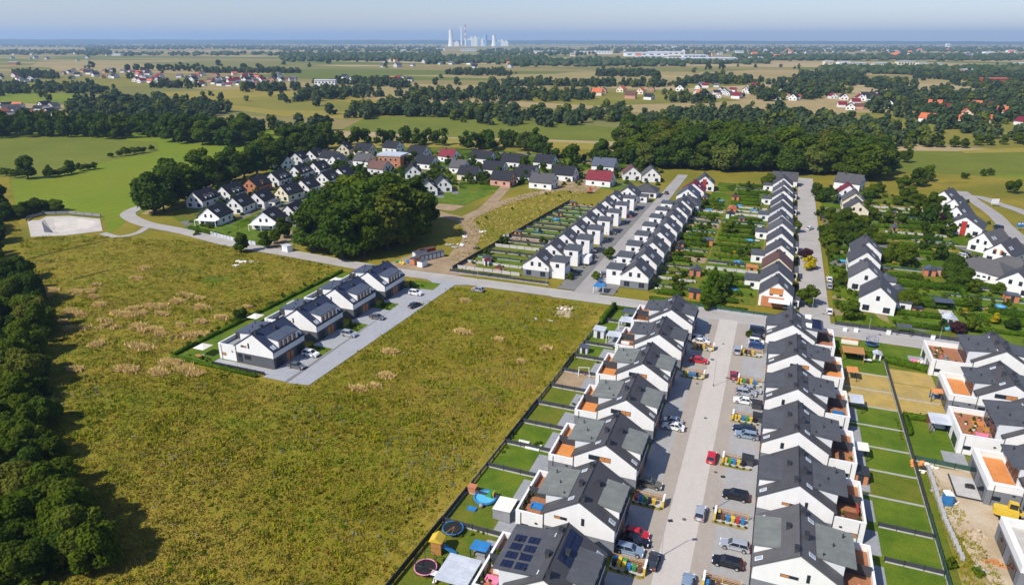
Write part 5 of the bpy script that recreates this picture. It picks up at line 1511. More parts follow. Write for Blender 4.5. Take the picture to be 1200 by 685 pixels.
CL = [  # px, py, heading, kind, colour, label
    (761, 566, 0, 'estate', 'olive', 'olive brown estate car parked beside the third meadow-side house'),
    (746.5, 625, 0, 'hatch', 'red', 'red hatchback parked close beside a black car in the left bays'),
    (744, 632, 0, 'sedan', 'black', 'black car between the red hatchback and the pale blue estate'),
    (737.5, 643, 0, 'estate', 'paleblue', 'pale blue estate car parked next to the yellow bin shelter'),
    (766, 656, 86, 'hatch', 'darkgrey', 'dark car standing lengthways at the left edge of the lane'),
    (806, 682, 88, 'hatch', 'paleblue', 'pale car at the bottom edge of the photo on the lane'),
    (821, 600, 88, 'hatch', 'silver', 'small silver car standing on the lane beside a bin shelter'),
    (862, 580, 180, 'suv', 'black', 'black car alone in a bay between two bin shelters on the right'),
    (861, 638, 180, 'estate', 'silver', 'silver estate parked behind the black one with red tail lights, in front of number 19'),
    (852.5, 658, 180, 'estate', 'black', 'black estate with red tail lights nearest the bottom on the right'),
    (874, 459.5, 0, 'estate', 'silver', 'silver car second of the three by the fourth house'),
    (880, 456, 0, 'sedan', 'silver', 'silver car farthest of the three by the fourth house'),
    (872, 469, 180, 'sedan', 'white', 'white car nearest of the three pale cars by the fourth house'),
    (872, 502, 180, 'estate', 'navy', 'dark blue estate parked tight beside a pale blue one on the right'),
    (875, 509, 180, 'estate', 'paleblue', 'pale blue car parked tight beside the dark blue estate'),
    (834.5, 535, 86, 'hatch', 'red', 'red hatchback driving or standing in the middle of the lane'),
    (889, 388, 0, 'van', 'navy', 'dark van at the top of the right hand bays'),
    (889, 396.5, 0, 'suv', 'darkgrey', 'dark grey car second from the top of the right hand bays'),
    (887, 400.5, 0, 'suv', 'white', 'white car between two dark cars at the top right bays'),
    (888, 405.5, 0, 'suv', 'blue', 'dark blue car below the white one at the top right bays'),
    (864, 410, 92, 'suv', 'silver', 'grey green car standing lengthways at the top of the lane'),
    (860, 439, 92, 'hatch', 'darkred', 'dark red car standing lengthways beside a yellow bin shelter'),
    (819, 396, 0, 'estate', 'silver', 'silver car upper one of a close pair in the left bays'),
    (821.5, 400, 0, 'sedan', 'white', 'white car lower one of a close pair in the left bays'),
    (819, 421.5, 0, 'sedan', 'red', 'long red car alone in the left bays near the cross road'),
    (787.5, 492.5, 180, 'sedan', 'silver', 'silver car upper of the pair in the bays by the fourth meadow-side house'),
    (789, 499, 180, 'sedan', 'white', 'white car lower of the pair in the bays by the fourth meadow-side house'),
    (972, 364.5, 90, 'hatch', 'white', 'white car nearest the cross road on the narrow street'),
    (972, 335, 90, 'hatch', 'silver', 'silver car lower of two standing together on the narrow street'),
    (972, 327, 90, 'hatch', 'white', 'white car upper of two standing together on the narrow street'),
    (952.5, 311, 90, 'suv', 'blue', 'blue car on the left kerb of the narrow street by the yellow tree'),
    (949, 267.5, 60, 'hatch', 'white', 'white car on the left side at the middle of the narrow street'),
    (963.5, 255.5, 90, 'hatch', 'darkgrey', 'dark car far up the right kerb of the narrow street'),
    (560, 339, 176, 'hatch', 'silver', 'silver car driving on the cross road beside the meadow'),
    (347.5, 428, 0, 'sedan', 'grey', 'dark grey car before the nearest new navy roofed house'),
    (364, 414, 0, 'suv', 'white', 'white car before the nearest pair of new navy roofed houses'),
    (409, 391, 0, 'suv', 'silver', 'silver car before the second new navy roofed house'),
    (442, 371, 0, 'sedan', 'grey', 'grey car with red lights before the third new house'),
    (486, 357, 75, 'sedan', 'darkgrey', 'dark car driving on the new grey access road'),
    (487, 343, 0, 'suv', 'white', 'white car parked before the new house at the road end'),
    (1169.5, 266, 120, 'suv', 'navy', 'dark car on the side road by the right cluster'),
    (1131, 298, 150, 'estate', 'black', 'black car parked in a hedged yard at the right'),
    (1126, 299, 150, 'hatch', 'white', 'white car nosing out behind the black car in the hedged yard'),
    (663, 323, 20, 'hatch', 'white', 'white car before the first house on the left of the middle street'),
    (668, 316, 20, 'suv', 'blue', 'blue car behind the white one at the first left house of the middle street'),
    (692, 294, 20, 'estate', 'silver', 'silver car before the third left house of the middle street'),
    (694, 300, 20, 'hatch', 'darkgrey', 'dark car below the silver one on the middle street'),
    (716, 273, 20, 'hatch', 'darkgrey', 'dark car before the fifth left house of the middle street'),
    (735, 253, 20, 'hatch', 'red', 'red car before the upper left houses of the middle street'),
    (739, 249, 20, 'hatch', 'silver', 'silver car beside the red one high on the middle street'),
    (767, 229, 50, 'hatch', 'white', 'white car near the far end of the middle street'),
    (781, 226, 90, 'hatch', 'black', 'black car at the far end of the middle street'),
    (704, 331, 110, 'suv', 'blue', 'blue car beside the corner house on the right of the middle street'),
    (707, 321, 110, 'hatch', 'grey', 'grey car behind the blue one on the right of the middle street'),
    (722, 306, 110, 'hatch', 'white', 'white car before the second right house of the middle street'),
    (738, 284, 110, 'hatch', 'darkgrey', 'dark car before the third right house of the middle street')]
for px, py, dg, kd, cl, lb in CL:
    x, y = G(px, py, 0.6)
    car(kd, cl, x, y, dg, lb)
# caravan and box trailer
x, y = G(1146, 324, 1.2)
t = thing('caravan', 'white caravan parked in front of the hipped bungalow', 'caravan', (x, y, 0), -0.25)
MB().prism_y([(-3, .6), (2.6, .6), (3, 1.3), (2.7, 2.5), (-2.7, 2.6), (-3, 1.6)], -1.1, 1.1).build('body', 'whitep', t)
for q in (-2, 0, 1.6): win(t, 1, '-y', q - .4, q + .5, 1.5, 2.1, -1.1, 1)
for s in (-1.0, 1.0): MB().prism_y([(.33 * math.cos(i * .6), .33 + .33 * math.sin(i * .6)) for i in range(10)], s - .1, s + .1).build('wheel', 'black', t)
x, y = G(688, 305, 1.2)
t = thing('box_trailer', 'white box trailer standing by the left kerb of the middle street', 'trailer', (x, y, 0), 0)
MB().box(-1.3, -2.2, .6, 1.3, 2.2, 3.1).build('body', 'whitep', t)
for s in (-1.2, 1.2): MB().prism_x([(.35 * math.cos(i * .6), .35 + .35 * math.sin(i * .6)) for i in range(10)], s - .12, s + .12).build('wheel', 'black', t)
MB().tube((0, -2.2, .6), (0, -3.4, .5), .06).build('drawbar', 'dark', t)

# ------------------------------------------------------------------ bin shelters and bins
BINM = {}
def bin_thing(x, y, colr, label, rz=0):
    if colr not in BINM:
        b = MB().add([(-.24, -.27, .05), (.24, -.27, .05), (.24, .27, .05), (-.24, .27, .05), (-.30, -.35, .95), (.30, -.35, .95), (.30, .35, .95), (-.30, .35, .95)], [(0, 3, 2, 1), (0, 1, 5, 4), (1, 2, 6, 5), (2, 3, 7, 6), (3, 0, 4, 7), (4, 5, 6, 7)])
        o1 = b.build('body', colr)
        o2 = MB().prism_x([(-.40, .95), (.40, .95), (.38, 1.02), (-.30, 1.09), (-.40, 1.05)], -.32, .32).build('lid', colr)
        o3 = MB().tube((-.31, .30, .12), (.31, .30, .12), .12, 0, 8).build('wheels', 'black')
        BINM[colr] = [(n, o.data) for n, o in (('body', o1), ('lid', o2), ('wheels', o3))]
        for o in (o1, o2, o3): bpy.data.objects.remove(o)
    t = thing('wheelie_bin', label, 'bin', (x, y, 0.07), rz, 'wheelie bins in the yellow shelters', (.95, .95, 1.0))
    for n, me in BINM[colr]: link(n, me, t)


def shelter(px, py, side, where, cols):
    """yellow painted bin enclosure with slatted sides and planting strip; side +1 opens left of lane"""
    x, y = G(px, py, 0.4)
    t = thing('bin_shelter', 'yellow painted bin enclosure ' + where, 'bin shelter', (x, y, 0.01), 0)
    b = MB()
    for zz in (.35, .75, 1.15): b.box(-2.6, .92, zz - .06, 2.6, .98, zz + .06)
    b.build('rail_panel', 'wood', t)
    for xx in (-2.6, 0, 2.6): MB().box(xx - .05, .90, 0, xx + .05, 1.0, 1.3).build('post', 'yel', t)
    e = 2.75 * side
    MB().box(min(e, e - .3 * side), -1.05, 0, max(e, e - .3 * side), 1.05, 1.5).build('end_panel', 'yel', t); MB().box(min(e, e - .3 * side) - .02, -1.07, 1.503, max(e, e - .3 * side) + .02, 1.07, 1.56).build('end_cap', 'whitep', t)
    MB().box(-2.7, -1.0, 0.0, 2.7, 1.0, 0.06).build('base', 'conc', t)
    sheet('planting_strip', [(x - 3.0, y - 1.75), (x + 2.3, y - 1.75), (x + 2.3, y - 1.05), (x - 3.0, y - 1.05)], 'weedy', 0.016); sheet('planting_strip', [(x - 3.0, y + 1.05), (x + 2.3, y + 1.05), (x + 2.3, y + 1.5), (x - 3.0, y + 1.5)], 'lawn', 0.016)
    nm = {'yel': 'yellow', 'bluep': 'blue', 'greenp': 'green', 'brownp': 'brown', 'black': 'black', 'redp': 'red'}
    seen = {}
    for i, c in enumerate(cols):
        seen[c] = seen.get(c, 0) + 1
        pos = '' if cols.count(c) == 1 else ORD[seen[c] - 1] + ' from the left '
        bin_thing(x - 2.1 + (i % 6) * .78, y - .42 + (i // 6) * .8, c, '%s bin %s%s' % (nm[c], pos.replace('from the left ', 'from the left, '), where.replace('on the right ', '').replace(' on the right', '').replace(' on the left', '')))
    if rnd.random() < 2:
        for q in range(5):
            shrub(x - 2.4 + q * 1.2, y - 1.35 + rnd.random() * .25, .38, 'low shrub in the planting strip of a yellow bin enclosure', 'shrubs beside the bin enclosures', rnd.choice(SHRUB + [SHRUB_Y]))


shelter(760, 585, 1, 'beside the olive brown estate car', ['redp', 'bluep', 'greenp', 'black', 'yel'])
shelter(736, 662, 1, 'in front of the pale blue estate car', ['black', 'yel', 'yel', 'bluep', 'greenp', 'brownp', 'bluep', 'yel', 'greenp'])
shelter(857, 607, -1, 'on the right beside the small silver car', ['black', 'brownp', 'bluep', 'yel', 'redp', 'bluep', 'yel'])
shelter(846, 686, -1, 'at the bottom edge on the right', ['bluep', 'black', 'brownp'])
shelter(864, 541, -1, 'on the right beside the red hatchback', ['yel', 'greenp', 'bluep', 'yel', 'black'])
shelter(874, 490, -1, 'on the right above the dark blue estate', ['yel', 'yel', 'bluep', 'greenp', 'yel', 'black'])
shelter(879, 447, -1, 'above the three pale cars on the right', ['yel', 'greenp', 'brownp', 'yel', 'bluep'])
shelter(881, 413, -1, 'beside the grey green car near the cross road', ['yel', 'black', 'brownp', 'yel'])
shelter(824, 406, 1, 'below the close pair of pale cars on the left', ['yel', 'brownp', 'black', 'yel'])
shelter(812, 438, 1, 'below the long red car on the left', ['greenp', 'yel', 'bluep', 'bluep', 'black'])
for px, py, lb in ((887, 475, 'dark low bin store box right of the white car'), (876, 540, 'dark square bin cupboard against the third right house'), (888, 490, 'dark square bin cupboard beside the dark blue estate')):
    x, y = G(px, py, .5); t = thing('bin_store', lb, 'bin store', (x, y, 0))
    MB().box(-1.0, -.9, 0, 1.0, .9, 1.35).build('body', 'anth', t); MB().prism_y([(-1.1, 1.36), (1.1, 1.36), (1.1, 1.46), (-1.1, 1.56)], -1, 1).build('lid', 'dark', t)

# ------------------------------------------------------------------ lamp posts
def lamp(x, y, h, ang, label):
    t = thing('street_lamp', label, 'street lamp', (x, y, 0), ang, 'street lamps')
    MB().cyl(0, 0, 0, .5, .11, 0, 8).build('base', 'dark', t); MB().tube((0, 0, .4), (0, 0, h), .065, 0, 8, .045).build('pole', 'stone', t)
    MB().tube((0, 0, h - .05), (.9, 0, h + .1), .04).build('arm', 'stone', t)
    MB().box(.55, -.24, h + .06, 1.25, .24, h + .2).build('lamp_head', 'dark', t)
for px, py, an, lb in ((836, 596, 0.3, 'tall street lamp at the corner of the bin enclosure by the small silver car'), (775, 651, 0.5, 'tall street lamp beside the dark car at the left lane edge'),
                       (836, 452, 3.1, 'street lamp over the lane above the red hatchback'), (706, 345, -1.5, 'street lamp at the mouth of the middle street'), (950, 372, -1.5, 'street lamp at the mouth of the narrow street'),
                       (560, 327, -1.5, 'street lamp on the cross road by the corner garden'), (640, 337, -1.5, 'street lamp on the cross road before the first gabled house'),
                       (1016, 397, -1.5, 'street lamp on the cross road below the large corner house'), (283, 283, -1.5, 'street lamp on the curving road by the pale fence'), (1098, 410, -1.5, 'street lamp on the cross road at the right')):
    x, y = G(px, py); lamp(x, y, 6.5, an, lb)
# white junction boxes along the cross road
for i, px in enumerate([(1003, 389), (1093, 398), (1041, 392), (990, 388)]):
    x, y = G(*px); t = thing('meter_box', '%s white meter box from the left along the cross road fence' % ORD[i], 'meter box', (x, y + .3, 0), 0, 'meter boxes')
    MB().box(-.5, -.2, 0, .5, .2, 1.2).build('body', 'whitep', t); MB().box(-.55, -.26, 1.2, .55, .26, 1.28).build('cap', 'stone', t)

# ------------------------------------------------------------------ fences
POST = MB().box(-.05, -.05, 0, .05, .05, 1.0).build('post', 'dark'); POSTM = POST.data; bpy.data.objects.remove(POST)
def fence(a, b, h, m, label, group=None, base=True, gap=2.6, th=0.05):
    a = Vector(a); b = Vector(b); d = b - a; L = d.length
    t = thing('garden_fence', label, 'fence', (a.x, a.y, -0.06), math.atan2(d.y, d.x), group)
    MB().box(0, -th, .12, L, th, h).build('panel', m, t)
    if base: MB().box(0, -.09, -.05, L, .09, .22).build('footing', 'conc', t)
    n = min(40, max(2, int(L / gap) + 1))
    for i in range(n): link('post', POSTM, t, (L * i / (n - 1), 0, 0), 0, (1.2, 1.9, h + .08))
    return t


def edging(a, b, label, group, wd=.3, h=.12, m='stone'):
    a = Vector(a); b = Vector(b); d = b - a
    o = MB(1, a.x, a.y, math.atan2(d.y, d.x)).box(0, -wd / 2, -.1, d.length, wd / 2, h).build('garden_edging', m)
    return tag(o, label, 'edging', group)


def shed(x, y, rz, wd, dp, h, wall, roof, label, flat=True):
    t = thing('garden_shed', label, 'shed', (x, y, -.06), rz)
    MB().box(-wd / 2, -dp / 2, 0, wd / 2, dp / 2, h).build('wall', wall, t)
    if flat: MB().prism_y([(-wd / 2 - .2, h), (wd / 2 + .2, h), (wd / 2 + .2, h + .12), (-wd / 2 - .2, h + .32)], -dp / 2 - .2, dp / 2 + .2).build('roof', roof, t)
    else: MB().prism_y([(-wd / 2 - .25, h - .05), (wd / 2 + .25, h - .05), (0, h + wd * .32)], -dp / 2 - .2, dp / 2 + .2).build('roof', roof, t)
    MB().box(-.45, -dp / 2 - .05, .05, .45, -dp / 2 - .003, min(2.0, h - .15)).build('door', 'dark', t)
    return t


def awning(x, y, rz, wd, dp, h, roof, label, frame='wood', z2=None):
    t = thing('patio_roof', label, 'patio roof', (x, y, -.06), rz)
    MB().prism_y([(-wd / 2, h), (wd / 2, z2 or h + .15), (wd / 2, (z2 or h + .15) + .1), (-wd / 2, h + .1)], -dp / 2, dp / 2).build('roof', roof, t)
    for sx_ in (-1, 1):
        for sy_ in (-1, 1): MB().box(sx_ * (wd / 2 - .12) - .07, sy_ * (dp / 2 - .12) - .07, 0, sx_ * (wd / 2 - .12) + .07, sy_ * (dp / 2 - .12) + .07, h + .02).build('post', frame, t)
    return t


def trampoline(x, y, r, rim, label, net=True):
    r = r * .84
    t = thing('trampoline', label, 'trampoline', (x, y, -.05))
    MB().cyl(0, 0, .72, .76, r - .1, 0, 24).build('mat', 'black', t)
    MB().ring(0, 0, .76, r, .085, 0, 28, 6).build('rim_pad', rim, t)
    for i in range(6):
        a = i * 1.047; MB().tube((r * math.cos(a), r * math.sin(a), 0), (r * math.cos(a), r * math.sin(a), 2.3 if net else .75), .04).build('pole', 'dark', t)
    if net: MB().ring(0, 0, 2.3, r, .045, 0, 28, 5).build('top_ring', rim if rim != 'pinkp' else 'dark', t)


def table_set(x, y, label, tp='wood', n=4, par=False, rz=0):
    t = thing('garden_table', label, 'garden table', (x, y, 0), rz)
    MB().box(-.9, -.5, .68, .9, .5, .74).build('table_top', tp, t)
    for a in (-.75, .75):
        for b_ in (-.4, .4): MB().box(a - .04, b_ - .04, 0, a + .04, b_ + .04, .68).build('leg', 'dark', t)
    return t


def parasol(x, y, label, c='fabric', r=1.7, z=0.0):
    t = thing('parasol', label, 'parasol', (x, y, z))
    MB().add([(-r, -r, 2.2), (r, -r, 2.2), (r, r, 2.2), (-r, r, 2.2), (0, 0, 2.75)], [(0, 1, 4), (1, 2, 4), (2, 3, 4), (3, 0, 4)]).build('canopy', c, t)
    MB().cyl(0, 0, 0, 2.7, .035, 0, 6).build('pole', 'dark', t); MB().box(-.35, -.35, -.02, .35, .35, .08).build('base', 'stone', t)


def sofa(x, y, z, rz, m, label):
    t = thing('garden_sofa', label, 'garden sofa', (x, y, z), rz)
    MB().box(-.95, -.4, .05, .95, .4, .42).build('seat', m, t); MB().box(-.95, .25, .42, .95, .42, .85).build('backrest', m, t)
    for s in (-1, 1): MB().box(s * .95 - .1, -.4, .05, s * .95 + .1, .42, .62).build('armrest', m, t)


def planter(x, y, z, m, label, group=None):
    t = thing('potted_plant', label, 'potted plant', (x, y, z), 0, group)
    MB().cyl(0, 0, 0, .4, .17, 0, 10, .24).build('pot', m, t)
    link('foliage', rnd.choice(SHRUB), t, (0, 0, .3), 0, .45)


def pool(x, y, r, label, h=.7):
    t = thing('paddling_pool', label, 'pool', (x, y, -.06))
    MB().ring(0, 0, h * .5, r, h * .28, 0, 24, 8).build('wall', 'bluep', t); MB().cyl(0, 0, .05, h * .55, r - .05, 0, 24).build('water', M['poolw'], t)


M['poolw'] = glossy('pool_water', (.10, .42, .62), 0.05)
# ------------------------------------------------------------------ gardens of the meadow-side row
def xf(y): return -44.4 + (y - 71) * 0.0393
GW = 'fences of the meadow-side gardens'
for i in range(7):
    y0 = 64.4 + 17 * i
    for j in range(2):
        ya = y0 + 8.5 * j; yb = ya + 8.5; k = 2 * i + j
        if k > 1:
            sheet('lawn', [(xf(ya) + .2, ya + .2), (-32.1, ya + .2), (-32.1, yb - .2), (xf(yb) + .2, yb - .2)], ['lawng', 'lawng', 'lawn', 'lawng', 'lawng', 'lawng', 'lawn', 'lawn', 'soil', 'lawn', 'lawng', 'lawng', 'lawng', 'lawng'][k], -0.035 - 0.004 * j)
        sheet('patio', [(-35.4, ya + 1.2), (-32.0, ya + 1.2), (-32.0, yb - 1.2), (-35.4, yb - 1.2)], 'slab', -0.02)
        if k != 1: fence((xf(ya), ya), (-33.2, ya), 1.0, 'anth', 'dark panel fence on the near side of the %s meadow-side garden' % ORD[k], GW)
        if k > 1: fence((xf(ya), ya), (xf(yb), yb), 1.2 if k in (2, 5, 6, 9) else 1.0, 'anth' if k in (2, 5, 6, 9) else 'greyp', ('dark panel' if k in (2, 5, 6, 9) else 'thin grey wire') + ' fence at the meadow end of the %s meadow-side garden' % ORD[k], GW, k in (2, 5, 6, 9), 2.6, .05 if k in (2, 5, 6, 9) else .012)
fence((-45.2, 58), (xf(81), 81), 1.3, 'dark', 'dark mesh fence at the meadow end of the play garden', GW, base=False)
hedge((-40.0, 172), (-39.3, 186), 'dark trimmed hedge at the meadow end of the corner garden', 1.0, 1.9)
hedge((-39.3, 185.6), (-31, 185.4), 'low spiky hedge along the cross road by the corner garden', .7, 1.0)
# nearest garden: play things
trampoline(*G(531, 622), 2.0, 'bluep', 'round trampoline with a blue rim behind the yellow playhouse', False)
x, y = G(513, 645)
t = thing('play_tower', 'yellow wooden play tower with a swing beam and a blue slide', 'play tower', (x, y, -.06), 0.12)
MB().box(-.9, -.8, 1.2, .9, .8, 1.3).build('platform', 'wood', t); MB().box(-.9, -.8, 0, -.82, .8, 2.4).box(-.82, -.8, 0, .9, -.72, 2.4).build('wall', 'wood', t)
MB().prism_y([(-1.1, 2.4), (1.1, 2.4), (0, 3.2)], -1, 1).build('roof', 'yel', t)
for a in (-.85, .85):
    for b_ in (-.75, .75): MB().box(a - .05, b_ - .05, 0, a + .05, b_ + .05, 2.4).build('post', 'wood', t)
MB().prism_y([(.9, 1.3), (2.9, .15), (3.1, .15), (3.1, .25), (1.0, 1.42)], -.35, .35).build('slide', 'bluep', t)
sw = MB().tube((.2, .8, 2.2), (1.6, 3.6, 2.2), .06).build('swing_beam', 'wood', t)
for q in (-.7, .7): MB().tube((1.6, 3.6, 2.2), (1.6 + q, 3.6 + .3 * q, 0), .05).build('swing_leg', 'wood', t)
trampoline(*G(499, 668), 2.0, 'pinkp', 'round trampoline with a pink edge near the mesh fence')
x, y = G(512, 676); t = table_set(x, y, 'small pale picnic table with toys beside the pink trampoline', 'whitep')
for i, (a, b_, c) in enumerate(((-1.2, .3, 'redp'), (1.3, -.2, 'pinkp'), (.2, -1.2, 'whitep'))):
    o = MB(1, x + a, y + b_).box(-.25, -.25, .3, .25, .25, .36).box(-.25, .2, .36, .25, .25, .75).box(-.22, -.22, 0, -.17, -.17, .3).box(.17, -.22, 0, .22, -.17, .3).box(-.22, .17, 0, -.17, .22, .3).box(.17, .17, 0, .22, .22, .3).build('child_chair', c)
    tag(o, '%s child chair by the pale picnic table' % ('red', 'pink', 'white')[i], 'chair')
x, y = G(541, 664, 2.6); awning(x - .3, y - .6, 0, 5.2, 5.6, 2.5, 'metal', 'wide pale metal patio roof on golden posts in the nearest garden')
x, y = G(563, 640, 1.6); t = awning(x, y, 0, 2.8, 2.2, 1.7, M['bluep'], 'bright blue canopy over a seat against the terrace wall', 'dark')
sofa(x, y, -.05, 0, 'greyp', 'grey garden seat under the bright blue canopy')
for i, q in enumerate([(540, 628), (553, 626), (566, 624), (520, 656), (528, 668), (560, 622)]): shrub(*G(*q), .4, 'small shrub in the bed of the nearest meadow-side garden', 'shrubs of the nearest garden')
# second garden: pool corner
x, y = G(569, 584); pool(x, y, 1.9, 'large blue paddling pool with toys in the dry garden', .8)
t = thing('inflatable_slide', 'green and yellow inflatable slide standing in the blue pool', 'inflatable', (x + .6, y + .5, .3)); MB().prism_y([(-.8, 0), (.8, 0), (.6, 1.3), (.2, 1.4)], -.4, .4).build('slide', 'greenp', t); MB().box(.5, -.4, 0, .85, .4, 1.2).build('ladder', 'yel', t)
x, y = G(553, 596); tag(MB(1, x, y).prism_z([(-.8, -.4), (.8, -.5), (.9, .4), (-.7, .5)], -.04, .25).build('paddling_tub', 'bluep'), 'small blue tub on the dry lawn', 'tub')
x, y = G(564, 594); tag(MB(1, x, y).blob(0, 0, .38, .42, .42, .42, 0, 12, 8, 0).build('ball_barbecue', 'greyp', None, True), 'round grey ball shaped barbecue on the dry lawn', 'barbecue')
x, y = G(554, 576); tag(MB(1, x, y).box(-.7, -.5, -.05, .7, .5, 1.2).box(-.8, -.6, 1.2, .8, .6, 1.35).build('playhouse', 'brickw'), 'small reddish playhouse in the corner by the blue pool', 'playhouse')
x, y = G(592, 590, 2.2); t = awning(x, y, 0, 3.2, 3.6, 2.1, 'fabric', 'off white cloth gazebo against the terrace wall', 'dark'); MB().box(-1.55, -1.8, .2, 1.55, -1.74, 2.1).build('side_curtain', 'greyp', t)
x, y = G(584, 602); tag(MB(1, x, y).blob(0, 0, .3, .9, .6, .4, 0).build('covered_heap', 'bluep'), 'blue covered heap beside the cloth gazebo', 'covered heap')
# others up the row
x, y = G(703, 389, 1.2); shed(x, y, 0, 2.8, 2.6, 2.3, 'pale', 'metal', 'pale grey garden shed at the fence, fourth garden from the cross road')
x, y = G(685, 409, .8); shed(x, y, 0, 1.9, 1.7, 1.7, 'pale', 'feltn', 'small blue grey shed in the corner by the dark fence')
x, y = G(735, 374, 2.5); awning(x, y, 0, 4.0, 4.0, 2.4, 'metal', 'pale grey patio roof against the corner house', 'whitep')
x, y = G(738, 364, 2.5); awning(x, y, 0, 4.0, 3.2, 2.4, M['feltn'], 'blue patio roof at the back of the corner house', 'dark')
x, y = G(721, 391, 2.5); awning(x, y, 0, 4.2, 3.4, 2.4, 'metal', 'pale patio roof behind the second house from the cross road', 'whitep')
x, y = G(684, 440); t = thing('swing_frame', 'white framed swing on the sandy plot', 'swing', (x, y, 0), .3)
for a in (-1.3, 1.3):
    for b_ in (-.8, .8): MB().tube((a, b_, 0), (a * .9, 0, 2.2), .06).build('leg', 'whitep', t)
MB().tube((-1.3, 0, 2.2), (1.3, 0, 2.2), .06).build('beam', 'whitep', t); MB().box(-.3, -.15, .5, .3, .15, .55).tube((-.3, 0, .5), (-.3, 0, 2.2), .015).tube((.3, 0, .5), (.3, 0, 2.2), .015).build('seat', 'redp', t)
for px, py, m, lb in ((662, 496, 'stone', 'white stepped edging round a bed in the lush square lawn'),):
    x, y = G(622, 524)
    o = MB(1, x, y).box(-3, 1.2, -.05, -1, 1.5, .3).box(-1, -.6, -.05, -.7, 1.5, .3).box(-.7, -.6, -.05, 1.6, -.3, .3).box(1.6, -.6, -.05, 1.9, 1.2, .3).build('bed_edging', 'whitep'); tag(o, lb, 'edging')
for i, (px, py) in enumerate([(594, 524), (597, 518), (600, 513), (603, 508), (590, 530)]): shrub(*G(px, py), .5, 'small white edged shrub along the dark fence of the lush lawn', 'shrubs of the lush lawn garden')
for i, (px, py) in enumerate([(630, 520), (634, 519), (627, 521), (680, 470), (672, 474), (700, 425), (712, 396)]): shrub(*G(px, py), .55, 'shrub in a bed of the meadow-side gardens', 'shrubs of the meadow-side gardens')
# terrace furnishing (floors are 3.12 m up)
for px, py, m, lb in ((641, 577, 'bluep', 'blue and white sun lounger on the brown terrace'), (700, 545, 'greyp', 'grey sofa on the orange terrace edge')):
    pass
for i, (xx, yy, m, lb) in enumerate([(-29.2, 86.5, 'bluep', 'blue cushioned sofa on the brown terrace of the house behind the solar roof'), (-29.8, 69.0, 'pinkp', 'pink cushioned sofa on the crowded terrace of the solar roofed house'), (-29.3, 71.0, 'whitep', 'white sofa on the crowded terrace of the solar roofed house'),
                                     (18.7, 85.5, 'pinkp', 'pink cushioned sofa on the terrace of number 19'), (18.5, 137, 'bluep', 'blue cushioned sofa on the brown terrace of the fourth right house'), (18.6, 102.5, 'brownp', 'brown sofa on the flowery terrace of number 18'), (18.2, 120.5, 'black', 'dark sofa on the terrace of the third right house'),
                                     (44.0, 138, 'pinkp', 'pink cushioned sofa on the terrace at the right edge'), (45.6, 140.2, 'wood', 'golden orange sofa on the terrace at the right edge'), (44.2, 142.6, 'tarp', 'orange sofa on the terrace at the right edge'), (44.3, 174, 'greyp', 'grey sofa among plants on the terrace by the cross road'),
                                     (-29.5, 155, 'whitep', 'white sofa on the reddish terrace below the corner house'), (-29.0, 173, 'brownp', 'brown sofa on the corner house terrace')]):
    sofa(xx, yy, 3.13, rnd.choice((0, 1.57, 3.14)), m, lb)
for i, (xx, yy) in enumerate([(-31.4, 67.5), (-31.4, 68.6), (-31.3, 70.0), (-30.2, 74.2), (-28.6, 74.5), (-31.3, 85.0), (-31.3, 87.0), (-31.2, 89.0), (19.7, 102), (19.8, 103.4), (19.8, 104.8), (19.7, 106.3), (17.4, 103), (17.4, 107), (19.6, 120), (42.2, 172.5), (42.3, 174.5), (42.4, 176.5), (44, 178), (46, 172.4), (-30.8, 172), (-30.9, 174), (-30.5, 156)]):
    planter(xx, yy, 3.13, rnd.choice(['brickw', 'dark', 'stone']), 'leafy pot plant standing on a roof terrace', 'pot plants on the roof terraces')
tag(MB(1, 19.5, 104).box(-.14, -1.1, 4.0, .14, 1.1, 4.32).build('flower_box', 'redp'), 'long box of red flowers along the terrace wall of number 18', 'flower box')

for i in range(16): planter(rnd.uniform(-31.4, -28.2), rnd.uniform(67.2, 77), 3.13, rnd.choice(['brickw', 'dark', 'stone', 'pinkp', 'whitep']), 'leafy pot plant standing on a roof terrace', 'pot plants on the roof terraces')
for i in range(22):
    a_ = i % 2; planter(rnd.uniform(41.4, 45) if a_ else rnd.uniform(41.6, 45.5), rnd.uniform(171.5, 180.8) if a_ else rnd.uniform(137, 145.6), 3.13, rnd.choice(['brickw', 'orange', 'stone', 'pinkp', 'whitep']), 'leafy pot plant standing on a roof terrace', 'pot plants on the roof terraces')
# ------------------------------------------------------------------ gardens right of the lane
GE = 'garden lawns right of the lane'
mats = ['lawn', 'lawng', 'lawng', 'lawng', 'lawn', 'lawng', 'lawng', 'lawng', 'lawnd', 'lawnd', 'lawng']
for k in range(11):
    ya = 80.8 + 8.5 * k; yb = ya + 8.5
    if k == 10: yb = 185.5
    sheet('lawn', [(20.6, ya + .15), (31.4, ya + .15), (31.4, yb - .15), (20.6, yb - .15)], mats[k], -0.045 + 0.004 * (k % 2))
    sheet('patio', [(20.6, ya + 1), (23.2, ya + 1), (23.2, yb - 1.4), (20.6, yb - 1.4)], 'slab', -0.02) if k < 8 else None
    if k in (2, 3): fence((23.4, ya), (31.4, ya), 0.95, 'anth', 'dark low panel fence on the near side of the %s lawn right of the lane' % ORD[k], 'fences of the right gardens')
    elif k: edging((20.8, ya), (31.4, ya), 'pale stone edging on the near side of the %s back garden from the bottom' % ORD[k], 'stone edgings of the right gardens')
sheet('bare_patch', [(25, 76.5), (30.2, 76.5), (30.0, 81.4), (25.4, 82.2)], 'conc', -0.03)
fence((31.6, 60), (31.6, 112), 1.25, 'greenf', 'green mesh fence behind the lower right hand gardens', None, True, 3)
fence((31.6, 112), (31.6, 176), 1.15, 'anth', 'long dark fence running behind the upper right hand gardens', None, True, 3)
